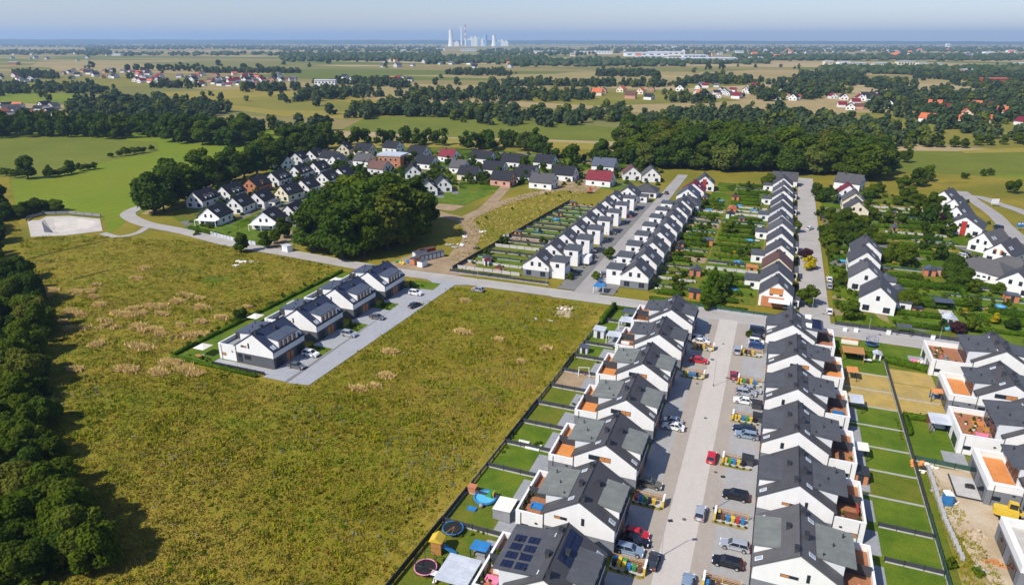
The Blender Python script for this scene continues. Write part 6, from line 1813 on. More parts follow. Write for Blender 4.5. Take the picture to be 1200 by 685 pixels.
hedge((20.4, 176.2), (31, 176.2), 'green hedge between the dry lawn and the cross road garden', 1.3, 1.5)
hedge((31.6, 174.8), (45, 171.4), 'serrated green hedge below the walled terrace house at the right', 1.2, 1.6)
for i, px in enumerate([(1004, 548), (1012, 610)]): shrub(*G(*px), .8, ['round bush on the lush lawn behind the third right house', 'bush at the end of the dark fence behind number 18'][i])
for i in range(7): shrub(30.6 + rnd.random() * .5, 137 + i * 1.3, .35, 'white edged small shrub along the back fence of the right gardens', 'shrubs along the right back fence')
x, y = G(1001, 470, 1.6); awning(x + .3, y, 0, 2.8, 4.0, 2.3, 'metal', 'pale patio roof behind the fourth right house', 'dark')
x, y = G(1008, 555, 1.2); shed(x, y, 0, 2.4, 2.8, 2.0, 'brickw', 'dark', 'dark topped store behind the third right house')
x, y = G(1008, 528, 1.2); awning(x, y, 0, 2.6, 3, 2.2, 'fabric', 'pale cloth awning behind the third right house', 'dark')
x, y = G(992, 433, 2.0); awning(x + 1.2, y, 0, 2.4, 3.0, 2.3, M['tarp'], 'orange patio roof behind the fifth right house', 'dark')
# corner garden by the cross road
x, y = G(1000, 410, 2.4); awning(x, y, 0, 5.0, 4.2, 2.4, 'wood', 'flat golden wooden pergola in the corner garden right of the lane', 'wood')
x, y = G(996, 399, .8); t = thing('wooden_bench', 'long pale wooden bench box beside the cross road', 'bench', (x, y, 0)); MB().box(-2, -.6, 0, 2, .6, .7).build('seat', 'fabric', t); MB().box(-2, .5, .7, 2, .6, 1.3).build('backrest', 'wood', t)
trampoline(*G(1021, 405), 1.7, 'bluep', 'dark netted trampoline by the cross road in the corner garden')
x, y = G(1027, 420); shed(x, y, 0, 1.7, 1.6, 1.7, 'whitep', 'metal', 'tiny white playhouse beside the lime green slide', False)
x, y = G(1024, 424); t = thing('toy_slide', 'lime green toy slide by the tiny white playhouse', 'slide', (x, y, 0)); MB().prism_y([(-.9, 0), (.7, 1.1), (.9, 1.1), (.9, .9), (-.6, 0)], -.3, .3).build('chute', M['leafl'], t); MB().box(.8, -.3, 0, .95, .3, 1.1).build('ladder', 'greenp', t)
for i, px in enumerate([(1008, 418), (1016, 424)]): table_set(*G(*px), ['pale table in the corner garden by the pergola', 'second pale table nearer the hedge in the corner garden'][i], 'whitep')
sheet('mown_patch', P((1030, 592), (1069, 603), (1075, 618), (1033, 606)), 'lawng', -0.02)
# gardens of the right edge houses
for k, (ya, yb, m) in enumerate([(129.8, 138.6, 'lawng'), (138.8, 147.0, 'lawng'), (147.2, 155.3, 'lawnd'), (155.5, 163.2, 'lawnd'), (163.4, 171, 'lawnd'), (174.5, 185.5, 'lawng')]):
    sheet('lawn', [(31.9, ya), (41.2, ya), (41.2, yb), (31.9, yb)], m, -0.040 + 0.004 * (k % 2))
fence((32, 129.6), (45, 129.0), 1.2, 'greenf', 'dark green fence along the top of the building site', None, True, 3)
edging((32, 155.4), (40.5, 155.4), 'pale stone edging across the dry lawns at the right', None)
hedge((32.2, 146.4), (40.5, 146.8), 'dark clipped hedge below the dry lawns at the right', 1.0, 1.3)
hedge((32.4, 139), (32.4, 147), 'dark clipped hedge along the back of the pergola garden', .9, 1.2)
x, y = G(1104, 491, 2.4); t = awning(x, y, 0, 4.6, 4.6, 2.4, 'metal', 'pale roofed pergola with a dark seating corner at the right', 'brownp'); MB().box(-2.2, 2.0, .1, 2.2, 2.2, 2.3).build('back_wall', 'brownp', t)
sofa(x, y + .8, -.04, 0, 'whitep', 'white sofa under the pale roofed pergola'); sofa(x - 1.5, y - .2, -.04, 1.57, 'greyp', 'grey sofa under the pale roofed pergola')
sheet('patio', [(37.2, 131), (41.2, 131), (41.2, 135.4), (37.2, 135.4)], 'slab', -0.02)
sheet('patio', [(37.5, 174.2), (42.6, 174.2), (42.6, 181), (37.5, 181)], 'slab', -0.02)
for i, (a, b_, m) in enumerate(((38.6, 176.6, 'pinkp'), (40.2, 177.4, 'whitep'), (39.6, 175.4, 'yel'))): sofa(a, b_, -.02, i, m, ['pink', 'white', 'yellow'][i] + ' seat on the grey patio by the cross road at the right')
x, y = G(1098, 464); sheet('patio', [(x - 1.6, y - 1.4), (x + 2, y - 1.4), (x + 2, y + 1.4), (x - 1.6, y + 1.4)], 'slab', -0.02)
x, y = G(1099, 458, 2.2); awning(x, y, 0, 2.4, 2.2, 2.2, M['tarp'], 'orange patio roof at the dry lawn at the right', 'dark')

# ------------------------------------------------------------------ the building site
x, y = G(1109, 590); t = thing('portable_toilet', 'blue portable toilet with a white roof on the sandy site', 'portable toilet', (x, y, 0), .2)
MB().box(-.65, -.65, .05, .65, .65, 2.15).build('cabin', 'bluep', t); MB().prism_y([(-.72, 2.15), (.72, 2.15), (.55, 2.38), (-.55, 2.38)], -.72, .72).build('roof', 'whitep', t); MB().box(-.45, -.70, .15, .45, -.653, 2.0).build('door', M['paleb'] if 'paleb' in M else 'bluep', t); MB().cyl(.4, .4, 2.3, 2.75, .05).build('vent_pipe', 'dark', t)
x, y = G(1184, 603, .8); t = thing('excavator', 'yellow tracked excavator between the two unfinished houses', 'excavator', (x, y, -.01), -0.15)
for s in (-1, 1):
    MB().prism_y([(-1.6, .15), (-1.3, 0), (1.3, 0), (1.6, .15), (1.7, .4), (1.4, .72), (-1.4, .72), (-1.7, .4)], s * .95 - .25, s * .95 + .25).build('track', 'black', t)
MB().box(-1.0, -.7, .55, 1.0, .7, .85).build('chassis', 'dark', t)
MB().prism_z([(-2.2, -1.1), (.9, -1.2), (1.1, .3), (.9, 1.2), (-2.2, 1.1), (-2.5, .6), (-2.5, -.6)], .88, 1.75).build('body', 'yel', t)
cb = MB().prism_y([(-.5, 1.75), (.95, 1.75), (.85, 2.9), (-.45, 2.95)], .15, 1.1).build('cab', 'yel', t); MB().box(-.35, .10, 1.9, .8, .148, 2.8).box(.96, .25, 1.9, .99, 1.0, 2.7).build('glass', 'glass', cb)
MB().prism_y([(.9, 1.3), (1.1, 1.2), (3.4, 3.0), (3.5, 3.3), (3.1, 3.35)], -.25, .05).build('boom', 'yel', t); MB().prism_y([(3.2, 3.4), (3.5, 3.3), (4.9, 1.4), (4.7, 1.2)], -.22, .02).build('arm', 'yel', t)
MB().prism_y([(4.6, 1.4), (5.1, 1.3), (5.2, .5), (4.5, .3), (4.2, .7)], -.5, .3).build('bucket', 'dark', t)
for i in range(16):
    yy = 103 + i * 1.62; xx = 33.9 + (0.10 * max(0, 112 - yy)) * .8
    tag(MB(1, xx, yy, .1 * rnd.uniform(-1, 1)).prism_x([(-.72, 0), (.72, 0), (.72, .5), (.66, .62), (-.66, .62), (-.72, .5)], -.32, .32).build('concrete_block', 'stone'), 'grey concrete block in the row along the fence of the building site', 'concrete block', 'concrete blocks by the fence')
for px, py, m, s, lb in ((1077, 545, 'tarp', 1.0, 'heap of orange sheeting at the top of the building site'), (1089, 546, 'fabric', .8, 'heap of white sacks at the top of the building site'), (1082, 553, 'fabric', .5, 'small white heap beside the orange sheeting'), (1083, 548, 'dark', .6, 'dark crate heap between orange sheeting and white sacks'), (1094, 573, 'stone', .7, 'grey rubble heap above the blue toilet'), (1121, 590, 'fabric', .5, 'pale board lying beside the blue toilet'), (1145, 628, 'sand', 1.2, 'broad heap of pale rubble in the middle of the site'), (1165, 660, 'orange', .7, 'reddish brick rubble near the lower unfinished house'), (1150, 668, 'stone', .5, 'white rubble near the bottom of the site')):
    x, y = G(px, py); b = MB(1, x, y)
    for q in range(9): b.blob(rnd.gauss(0, s * .8), rnd.gauss(0, s * .5), .1, s * rnd.uniform(.3, .7), s * rnd.uniform(.25, .5), s * rnd.uniform(.15, .5), 0, 7, 4, .3)
    tag(b.build('rubble_heap', m), lb, 'heap')
x, y = G(1134, 572); sheet('foundation_slab', [(x - 2.4, y - 3.2), (x + 1.5, y - 3.2), (x + 1.5, y + 3.6), (x - 2.4, y + 3.6)], 'conc', 0.03)
edging((x - 2.4, y - 3.2), (x - 2.4, y + 3.6), 'dark kerb along the left of the pale slab by the unfinished house', None, .2, .2, 'dark'); edging((x - 2.3, y - 3.2), (x + 1.5, y - 3.3), 'dark kerb along the near side of the pale slab by the unfinished house', None, .2, .2, 'dark')
tag(MB(1, *G(1136, 571)).box(-.7, -.35, .03, .7, .35, .5).box(-.5, -.25, .5, .5, .25, .7).build('pallet_load', 'dark'), 'dark load of material on the pale slab by the unfinished house', 'pallet')
shrub(*G(1115, 664), 1.3, 'rounded bright bush at the bottom of the building site'); shrub(*G(1145, 672), 1.1, 'dark bush at the bottom right of the building site')

# ------------------------------------------------------------------ new houses' grounds in the meadow
sheet('lawn', [(-136, 112.6), (-118.4, 112.6), (-118.4, 185), (-134.5, 185)], 'lawng', -0.09)
sheet('patio', [(-124.2, 113.2), (-107.2, 113.2), (-107.2, 116.0), (-124.2, 116.0)], 'slate', -0.03)
for i in range(4):
    y = 112.6 + 17 * i
    sheet('lawn', [(-107.1, y + 13.0), (-101.0, y + 13.0), (-101.0, y + 18.6), (-107.1, y + 18.6)] if i < 3 else [(-107, y + 15.5), (-97.0, y + 16), (-97.5, y + 22.5), (-107, y + 22.5)], 'lawng', 0.02)
    for q in range(11): shrub(-106.5 + rnd.random() * 5.2, y + 13.3 + rnd.random() * 5.0, rnd.uniform(.35, .7), 'clipped shrub in a front bed of the new navy roofed houses', 'shrubs of the new front beds')
    tree('conifer', -104.5, y + 15.2, 3.2, 'small dark conifer in the %s front bed from the near end of the new houses' % ORD[i], None)
    parasol(*[(-129.5, 116.5), (-131, 137.5), (-127.5, 150), (-128, 172)][i], '%s cream parasol from the near end of the new back lawns' % ORD[i])
    table_set([-129.5, -131, -127.5, -128][i] + .3, [116.5, 137.5, 150, 172][i] - 2.0, 'wooden table by the %s cream parasol of the new back lawns' % ORD[i])
    tag(MB(1, -124.4, y + 13.8).box(-.12, -2.2, -.05, .12, 2.2, 1.8).build('screen_wall', 'fabric'), '%s cream screen wall from the near end behind the new houses' % ORD[i], 'screen wall')
for i in range(9):
    a = (-136.4 + .16 * i, 113 + 8 * i)
    if rnd.random() < 2: hedge(a, (a[0] + .16, a[1] + 7.8), '%s stretch from the near end of the hedge behind the new lawns' % ORD[i], 1.0, .8)
for q in range(26): shrub(-137.5 + rnd.gauss(0, 1), 113 + rnd.random() * 70, rnd.uniform(.6, 1.1), 'loose shrub growing along the hedge behind the new lawns', 'shrubs along the new hedge')
hedge((-136, 112.2), (-108.4, 111.4), 'low hedge along the near end of the new houses', .7, .8)
for q in range(9): shrub(-134 + rnd.random() * 9, 113.6 + rnd.random() * 1.5, rnd.uniform(.35, .6), 'small white shrub near the terrace of the nearest new house', 'shrubs by the nearest new terrace')
fence((-123.5, 112.9), (-107.4, 112.9), .9, 'dark', 'low dark railing before the nearest new house', None, False)
tree('thicketd', -137, 138, 4.5, 'dark round tree behind the second new lawn')

# ------------------------------------------------------------------ middle street gardens
def row_gardens(tagname, x0f, x1f, y0, n, pitch, seed, bound, mats_, bushes=6, trees=.5, beyond=0):
    g = random.Random(seed)
    for i in range(n):
        ya = y0 + pitch * i; yb = ya + pitch
        xa, xb = x0f(ya), x1f(ya)
        sheet('lawn', [(xa, ya + .1), (xb, ya + .1), (xb, yb - .1), (xa, yb - .1)], g.choice(mats_), -0.07 + 0.003 * (i % 2))
        if (bound == 'hedge' and g.random() < .7) or (bound == 'mix' and g.random() < .45): hedge((xa + .5 + g.random() * 3, ya), (xb - .5 - g.random() * 5, ya), 'clipped hedge, %s from the cross road, %s' % (ORD[i], tagname), 1.0, g.uniform(1.0, 1.7), 'hedges of the ' + tagname)
        else: fence((xa + .3, ya), (xb - .5, ya), g.uniform(.7, 1.2), g.choice(['anth', 'conc', 'greenf', 'anth']), 'garden fence, %s from the cross road, %s' % (ORD[i], tagname), 'fences of the ' + tagname, True, 3)
        for _ in range(g.randrange(6, bushes * 2 + 6)):
            shrub(g.uniform(xa + 1, xb - 1), ya + g.choice((.9, pitch - .9, g.uniform(1, pitch - 1))), g.uniform(.4, 1.0), 'shrub in the planted borders of the ' + tagname, 'shrubs of the ' + tagname, g.choice(SHRUB * 3 + [SHRUB_Y, SHRUB_P]))
        if g.random() < trees: tree(g.choice(['garden', 'gardenl', 'gardenl', 'conifer', 'garden']), g.uniform(xa + 1.5, xb - 3), g.uniform(ya + 1.5, yb - 1.5), g.uniform(2.6, 5), 'small garden tree in the ' + tagname, 'garden trees of the ' + tagname)
        if g.random() < .2: shed(g.uniform(xa + 2, (xa + xb) / 2), ya + 2.2, 0, 2.6, 2.2, 2.0, g.choice(['orange', 'wood', 'pale', 'brickw']), g.choice(['feltn', 'dark', 'feltd']), 'garden shed in the %s plot from the cross road, %s' % (ORD[i], tagname), g.random() < .6)
        if g.random() < .1: pool(g.uniform(xa + 3, xb - 3), ya + 3.4, 1.5, 'round blue pool in the %s plot from the cross road, %s' % (ORD[i], tagname))
        if g.random() < .4: table_set(xb - 2.5 if beyond == 0 else xa + 2.5, ya + 2.6, 'garden table in the %s plot from the cross road, %s' % (ORD[i], tagname), g.choice(['wood', 'whitep', 'fabric']))


fl = lambda y: -100.0 + (y - 201) * 0.070
row_gardens('dirt track gardens', fl, lambda y: -75.6, 203, 15, 7.35, 51, 'fence', ['lawng', 'lawn', 'lawng', 'lawn', 'soil'], 4, .25)
fence((-100.2, 200.6), (fl(250), 250), 1.5, 'dark', 'dark panel fence along the dirt track, lower stretch', None, True, 3); fence((fl(250), 250), (fl(315), 315), 1.5, 'dark', 'dark panel fence along the dirt track, upper stretch', None, True, 3)
fence((-100.0, 198.2), (-64, 198.0), 1.1, 'anth', 'dark low fence along the cross road before the corner garden', None, True, 3)
hedge((-99, 199.5), (-78, 199.4), 'low hedge behind the dark fence at the corner of the cross road', .8, .9)
x, y = G(584, 318); t = thing('play_house', 'reddish play house with a pink slide in the corner garden by the cross road', 'play house', (x, y, 0)); MB().box(-1, -.8, 0, 1, .8, 1.6).build('wall', 'brickw', t); MB().prism_y([(-1.3, 1.6), (1.3, 1.6), (0, 2.4)], -1, 1).build('roof', 'brownp', t); MB().prism_y([(1, 1.1), (2.6, .1), (2.8, .1), (1, 1.3)], -.3, .3).build('slide', 'pinkp', t)
x, y = G(571, 307, 1); shed(x, y, 0, 1.8, 1.8, 1.9, 'whitep', 'redt', 'white doll house shed with a red roof by the dark fence', False)
x, y = G(593, 279, 1); t = thing('water_tank', 'round pale water tank by the fence of the middle street gardens', 'water tank', (x, y, 0)); MB().cyl(0, 0, 0, 2.2, 1.2, 0, 14).build('tank', 'pale', t); MB().cyl(0, 0, 2.2, 2.4, .8, 0, 14, .3).build('lid', 'dark', t)
row_gardens('middle street gardens', lambda y: -32.4, lambda y: -18.9, 203, 20, 7.3, 52, 'mix', ['lawng', 'lawn', 'lawn', 'soil'], 8, .7, 1)
row_gardens('narrow street gardens', lambda y: -18.4, lambda y: -.2, 203, 25, 7.7, 53, 'hedge', ['lawng', 'lawn', 'lawn', 'lawng'], 6, .55)
row_gardens('corner house gardens', lambda y: 36, lambda y: 54, 202, 7, 9.2, 54, 'hedge', ['lawng', 'lawng', 'lawn', 'lawng'], 4, .5, 1)
row_gardens('bungalow gardens', lambda y: 54.4, lambda y: 78, 196, 6, 9.6, 55, 'hedge', ['lawng', 'lawn', 'lawng'], 6, .9, 1)
row_gardens('side road gardens', lambda y: 46, lambda y: 70, 282, 9, 9.5, 56, 'mix', ['lawn', 'lawng', 'weedy'], 7, .9, 1)
hedge((-31, 197), (-2, 196.6), 'long green hedge along the cross road between the two streets', 1.0, 1.1)
fence((-19, 195.6), (9, 195.3), 1.0, 'greenf', 'green mesh fence along the cross road by the lane end', None, True, 3)
fence((21.5, 195.4), (92, 193.8), 1.3, 'anth', 'long dark panel fence along the cross road at the right', None, True, 3)
for i, (px, py, h) in enumerate([(826, 354, 7.5), (832, 346, 9), (838, 356, 8), (842, 348, 7), (836, 338, 8.5), (829, 362, 6.5), (846, 340, 7), (851, 332, 6)]):
    x, y = G(px, py); tree('conifer', x, y, h, 'dark thuja like conifer in the clump at the end of the middle gardens', 'conifer clump of the middle gardens', wide=1.3)
for px, py, k, h, lb in ((853, 273, 'gardenl', 6.5, 'bright yellow green tree in the middle gardens'), (947, 316, 'yellow', 6, 'bright yellow bushy tree by the blue car on the narrow street'), (943, 304, 'purple', 6, 'dark purple leaved tree behind the bright yellow one'), (900, 218, 'thicket', 8, 'round green tree near the far end of the narrow street'),
                         (932, 272, 'garden', 5.5, 'leafy tree before the gabled houses on the narrow street'), (945, 357, 'garden', 7, 'leafy tree at the cross road end of the narrow street'), (996, 373, 'gardenl', 6.5, 'bright green tree beside the large corner house'), (988, 333, 'garden', 5, 'green bush tree left of the slit windowed house'), (1062, 362, 'thicket', 7, 'green tree right of the large corner house'),
                         (1119, 336, 'thicketd', 9, 'large dark tree beside the blue roofed garden pavilion'), (1117, 322, 'thicketd', 8, 'dark tree just above the large one by the pavilion'), (1122, 391, 'purple', 5, 'dark purple tree by the turquoise boat at the cross road'), (1137, 388, 'gardenl', 5, 'bright green bush near the purple tree at the cross road'), (1163, 378, 'yellow', 4, 'yellow bush in the garden left of the far right hedge'),
                         (668, 327, 'gardenl', 3, 'round bush at the mouth of the middle street left side'), (699, 327, 'gardenl', 3.4, 'round bush by the corner house on the right of the middle street'), (714, 303, 'garden', 5, 'small street tree on the right kerb of the middle street'), (1108, 262, 'purple', 7, 'dark purple tree near the right cluster'), (1092, 245, 'thicket', 9, 'bushy tree left of the right cluster'), (1185, 385, 'thicketd', 4, 'dark low tree beside the far right hedge'),
                         (1076, 218, 'ash', 12, 'tall tree at the corner of the wood left of the right cluster'), (1140, 342, 'garden', 5, 'tree in the bungalow garden at the right'), (1170, 345, 'gardenl', 4.5, 'pale green bush in the bungalow garden at the right'), (878, 395, 'garden', 2.4, 'small bush in the paved corner by the dark van'), (901, 412, 'conifer', 4, 'slim dark conifer against the fifth right house')):
    x, y = G(px, py); tree(k, x, y, h, lb, wide=1.2)
for i, (px, py, c, r_, lb) in enumerate([(830, 283, 'orange', 'feltn', 'orange shed with a blue roof in the middle gardens'), (815, 318, 'brickw', 'feltd', 'brown shed with a dark roof in the middle gardens'), (815, 344, 'orange', 'dark', 'bright orange shed by the cross road hedge'), (858, 246, 'orange', 'orat', 'orange roofed shed high in the middle gardens'), (862, 232, 'orange', 'brownt', 'orange shed near the far end of the middle gardens'), (856, 252, 'pale', 'dark', 'dark roofed shed below the orange roofed one'), (881, 315, 'wood', 'orange', 'small orange wooden playhouse by the brown roofed house'),
                                         (1089, 318, 'brickw', 'feltn', 'brown shed with a blue grey roof in the right gardens'), (1104, 318, 'pinkw', 'feltd', 'pinkish shed next to the blue grey roofed one'), (1038, 328, 'orange', 'feltn', 'orange shed behind the slit windowed house'), (1185, 348, 'brickw', 'feltn', 'blue roofed shed at the right edge'), (1052, 344, 'anth', 'feltd', 'dark flat garage beside the large corner house')]):
    x, y = G(px, py, 1.2); shed(x, y, 0, 3.6 if i < 11 else 5, 3.0 if i < 11 else 4.5, 2.2, c, r_, lb, i % 2 == 0)
x, y = G(1106, 352, 2.4); awning(x, y, 0, 5, 4, 2.4, M['feltn'], 'garden pavilion with a blue roof beside the large dark tree', 'dark')
x, y = G(1111, 370); sheet('patio', [(x - 1.8, y - 5), (x + 1.8, y - 5), (x + 1.8, y + 5), (x - 1.8, y + 5)], 'conc', -0.02)
x, y = G(1113, 373, 1.5); shed(x, y, 0, 3.2, 3, 1.9, 'pale', 'metal', 'glassy pale greenhouse on the patio by the pavilion', False)
x, y = G(1113, 386); tag(MB(1, x, y, .6).prism_z([(-1.9, 0), (-1, -.5), (1.4, -.45), (2, 0), (1.4, .45), (-1, .5)], .1, .6).build('upturned_boat', 'poolw'), 'turquoise boat lying on the lawn by the purple tree', 'boat')
x, y = G(1060, 382, 2.3); awning(x, y, 0, 3.6, 3.2, 2.3, 'feltd', 'dark patio roof against the large corner house', 'dark')
x, y = G(988, 306); pool(x, y, 1.7, 'blue pool behind the fourth house right of the narrow street')
hedge((36, 238), (62, 240), 'tall dark hedge across the gardens right of the slit windowed house', 1.4, 2.2); hedge((60, 214), (92, 212), 'tall clipped hedge near the right edge above the cross road', 1.4, 2.2); hedge((60, 232), (61, 262), 'hedge along the yard with the black and white cars', 1.2, 1.7)
for i, q in enumerate([(1037, 384), (1046, 386), (1029, 383)]): shrub(*G(*q), .6, 'shrub at the foot of the large corner house', 'shrubs by the corner house', SHRUB_Y if i == 1 else None)
for i in range(90): shrub(rnd.uniform(22.5, 29), rnd.uniform(198, 330), rnd.uniform(.5, 1.3), 'front garden shrub along the kerb of the narrow street', 'front garden shrubs of the narrow street')
for i in range(70): shrub(rnd.uniform(10.4, 12.2), rnd.uniform(198, 395), rnd.uniform(.4, 1.0), 'front garden shrub along the kerb of the narrow street', 'front garden shrubs of the narrow street')
for i in range(200): shrub(rnd.uniform(40, 92), rnd.uniform(200, 390), rnd.uniform(.6, 1.6), 'shrub in the right hand gardens below the wood', 'shrubs of the right hand gardens')
for i in range(14): tree(rnd.choice(['garden', 'gardenl', 'ash']), rnd.uniform(22, 34), rnd.uniform(255, 390), rnd.uniform(4, 9), 'garden tree along the upper narrow street', 'garden trees of the upper narrow street', wide=1.2)
for i in range(22): tree(rnd.choice(['garden', 'gardenl', 'thicket', 'ash']), rnd.uniform(40, 76), rnd.uniform(262, 400), rnd.uniform(4, 9), 'tree in the gardens below the wood at the right', 'garden trees below the wood', wide=1.2)
for i, (a_, b__) in enumerate([((24, 262), (34, 262)), ((24, 276), (33, 276)), ((44, 300), (66, 303)), ((42, 318), (64, 321)), ((62, 246), (84, 245)), ((64, 222), (90, 220)), ((42, 340), (60, 343)), ((38, 226), (60, 225))]): hedge(a_, b__, 'clipped hedge in the right hand gardens, %s of eight' % ORD[i], 1.2, 1.7)
# clutter before the street houses
for i in range(8):
    for s, xx in ((0, -57.5), (1, -43.8)):
        yy = 206 + 14.7 * i + (0 if s == 0 else -1)
        for q in range(3):
            shrub(xx + rnd.uniform(-1.5, 1.2), yy + rnd.uniform(-3, 7), rnd.uniform(.35, .7), 'front yard shrub along the middle street', 'front yard shrubs of the middle street')
x, y = G(703, 334, 2.2); awning(x, y, 0, 3.4, 4, 2.2, M['bluep'], 'blue car port cover beside the corner house of the middle street', 'whitep')
x, y = G(754, 327, 2.2); awning(x, y, 0, 4, 5, 2.2, M['feltn'], 'blue grey patio roof right of the corner house of the middle street', 'whitep')

# ------------------------------------------------------------------ west side: basin, huts, containers, stones
rim = RIM
inn = P((48.5, 259), (52, 271.5), (66, 272.5), (106, 266), (113, 259), (90, 255.5), (62, 255), (52, 256.5))
bot = P((60, 264), (64, 271.5), (76, 270.0), (90, 268), (102, 266.3), (90, 265), (75, 264), (64, 263.6))
t = thing('concrete_basin', 'pale concrete lined storm water basin at the end of the path', 'basin', (0, 0, 0)); n = len(rim)
MB().add([(x, y, -.8) for x, y in rim] + [(x, y, -.12) for x, y in rim] + [(x, y, -.12) for x, y in inn], [(i, (i + 1) % n, n + (i + 1) % n, n + i) for i in range(n)] + [(n + i, n + (i + 1) % n, 2 * n + (i + 1) % n, 2 * n + i) for i in range(n)]).build('rim', 'concw', t)
MB().add([(x, y, -.12) for x, y in inn] + [(x, y, -3.2) for x, y in bot], [(i, (i + 1) % n, n + (i + 1) % n, n + i) for i in range(n)]).build('sloping_lining', 'concw', t)
MB().add([(x, y, -3.18) for x, y in bot], [tuple(range(n))]).build('muddy_floor', 'soil', t)
pts = P((31, 259), (34, 256), (52, 251.5), (80, 250.5), (118, 254))
for i in range(len(pts) - 1): fence(pts[i], pts[i + 1], 1.4, 'greyp', '%s stretch from the left of the wire fence behind the concrete basin' % ORD[i], 'fence of the basin', False, 4, .02)
x, y = G(337, 294); t = thing('transformer_hut', 'small white transformer hut beside the curving road', 'hut', (x, y, 0), -.25); MB().box(-1.6, -1.2, 0, 1.6, 1.2, 2.2).build('wall', 'whitep', t); MB().box(-1.75, -1.35, 2.2, 1.75, 1.35, 2.4).build('roof', 'metal', t); MB().box(-.9, -1.26, .1, .9, -1.203, 1.9).build('door', 'pale', t)
pts = P((247, 275), (262, 279), (282, 284), (300, 287))
for i in range(3): fence(pts[i], pts[i + 1], 1.5, 'metal', '%s stretch from the left of the pale blue slat fence by the curving road' % ORD[i], 'pale fence by the curving road', True, 2)
sheet('lawn', P((265, 272), (318, 262), (335, 268), (300, 284)), 'lawng', -0.07); sheet('lawn', P((225, 265), (262, 259), (280, 266), (262, 277), (232, 272)), 'lawng', -0.07)
hedge(P((222, 268))[0], P((262, 278))[0], 'hedge before the house with the veranda on posts', 1.3, 1.3)
sheet('driveway', P((315, 282), (345, 268), (352, 272), (328, 292)), 'soil', -0.06)
for px, py, s, m, lb in ((284, 307, 1.6, 'fabric', 'heap of pale sacks and boards at the edge of the meadow'), (276, 311, .8, 'whitep', 'white bags at the left of the pale heap in the meadow'), (296, 307, .9, 'stone', 'grey stones right of the pale heap in the meadow'), (628, 374, 1.0, 'stone', 'grey boulder standing in the meadow near the middle street'), (646, 376, 1.3, 'stone', 'low grey boulder right of the standing one'), (661, 362, 1.0, 'fabric', 'scatter of pale rubble by the cross road in the meadow')):
    x, y = G(px, py); b = MB(1, x, y)
    for q in range(2 if 'boulder' in lb else 8): b.blob(rnd.gauss(0, s * (.3 if 'boulder' in lb else .9)), rnd.gauss(0, s * .4), .1, s * rnd.uniform(.25, .55), s * rnd.uniform(.2, .45), s * rnd.uniform(.15, .4), 0, 7, 5, .25)
    tag(b.build('boulder' if 'boulder' in lb else 'rubble_heap', m), lb, 'boulder' if 'boulder' in lb else 'heap')
# containers and junk by the dirt track
for px, py, m, rz, Ln, lb in ((495, 308, 'whitep', 1.45, 4, 'white site container at the front of the container yard'), (486, 305, 'brickw', 1.45, 4, 'red container behind the white one in the yard'), (505, 299, 'dgrey', 1.05, 12, 'long dark row of garages beside the dirt track'), (500, 294, 'redw', 1.05, 8, 'rusty red container at the back of the yard'), (492, 297, 'pale', 1.05, 6, 'pale container in the middle of the yard')):
    x, y = G(px, py, 1.2); t = thing('site_container', lb, 'container', (x, y, 0), rz, None, (.85, .85, .85))
    MB().box(-Ln / 2, -1.25, .1, Ln / 2, 1.25, 2.5).build('body', m, t); MB().box(-Ln / 2 - .1, -1.35, 2.5, Ln / 2 + .1, 1.35, 2.62).build('roof', 'feltd' if m != 'redw' else 'brownt', t)
    for q in range(int(Ln / 2)): MB().box(-Ln / 2 + .3 + q * 2, -1.29, .2, -Ln / 2 + 1.8 + q * 2, -1.253, 2.2).build('door', 'pale' if m == 'dgrey' else m, t)
for px, py, m, lb in ((472, 309, 'yel', 'yellow machine parts heap in front of the grove'), (478, 307, 'bluep', 'blue barrels heap beside the yellow machine parts'), (467, 307, 'greenp', 'green skip like heap in front of the grove'), (533, 290, 'stone', 'grey rubble heap beside the dirt track'), (540, 287, 'whitep', 'white rubble heap at the bend of the dirt track'), (526, 287, 'stone', 'stony junk heap behind the garages'), (546, 278, 'whitep', 'white sack heap at the side of the dirt track'), (558, 291, 'dark', 'dark compost bins by the fence of the dirt track'), (565, 272, 'fabric', 'pale heap in the weeds beside the dirt track')):
    x, y = G(px, py); b = MB(1, x, y)
    for q in range(8): b.blob(rnd.gauss(0, .8), rnd.gauss(0, .5), .2, rnd.uniform(.25, .6), rnd.uniform(.25, .5), rnd.uniform(.2, .5), 0, 7, 5, .3)
    tag(b.build('junk_heap', m), lb, 'heap')
x, y = G(691, 226); t = thing('small_digger', 'small rusty red digger on the bare plot by the crimson roof', 'digger', (x, y, 0), .4)
MB().box(-1.4, -.9, .1, 1.4, .9, .7).build('track', 'black', t); MB().box(-1.3, -.8, .7, .9, .8, 1.6).build('body', 'brickw', t); MB().box(-.2, -.7, 1.6, .8, .5, 2.7).build('cab', 'redw', t); MB().prism_y([(.9, 1.2), (2.6, 3.4), (2.9, 3.2), (1.1, 1.0)], -.2, .2).build('boom', 'brickw', t); MB().prism_y([(2.6, 3.4), (3.9, 1.2), (3.7, 1.0), (2.5, 3.1)], -.18, .18).build('arm', 'brickw', t)
for q, (px, py) in enumerate([(640, 228), (655, 230), (668, 226), (560, 262), (570, 256), (600, 245)]): shrub(*G(px, py), 1.0, 'bush on the vacant ground by the dirt track', 'bushes by the dirt track')
hedge(P((612, 215))[0], P((650, 217))[0], 'dark hedge before the bright lawn of the wide garage house', 1.4, 1.8); hedge(P((655, 206))[0], P((668, 211))[0], 'dark hedge left of the bare plot', 1.4, 1.8)
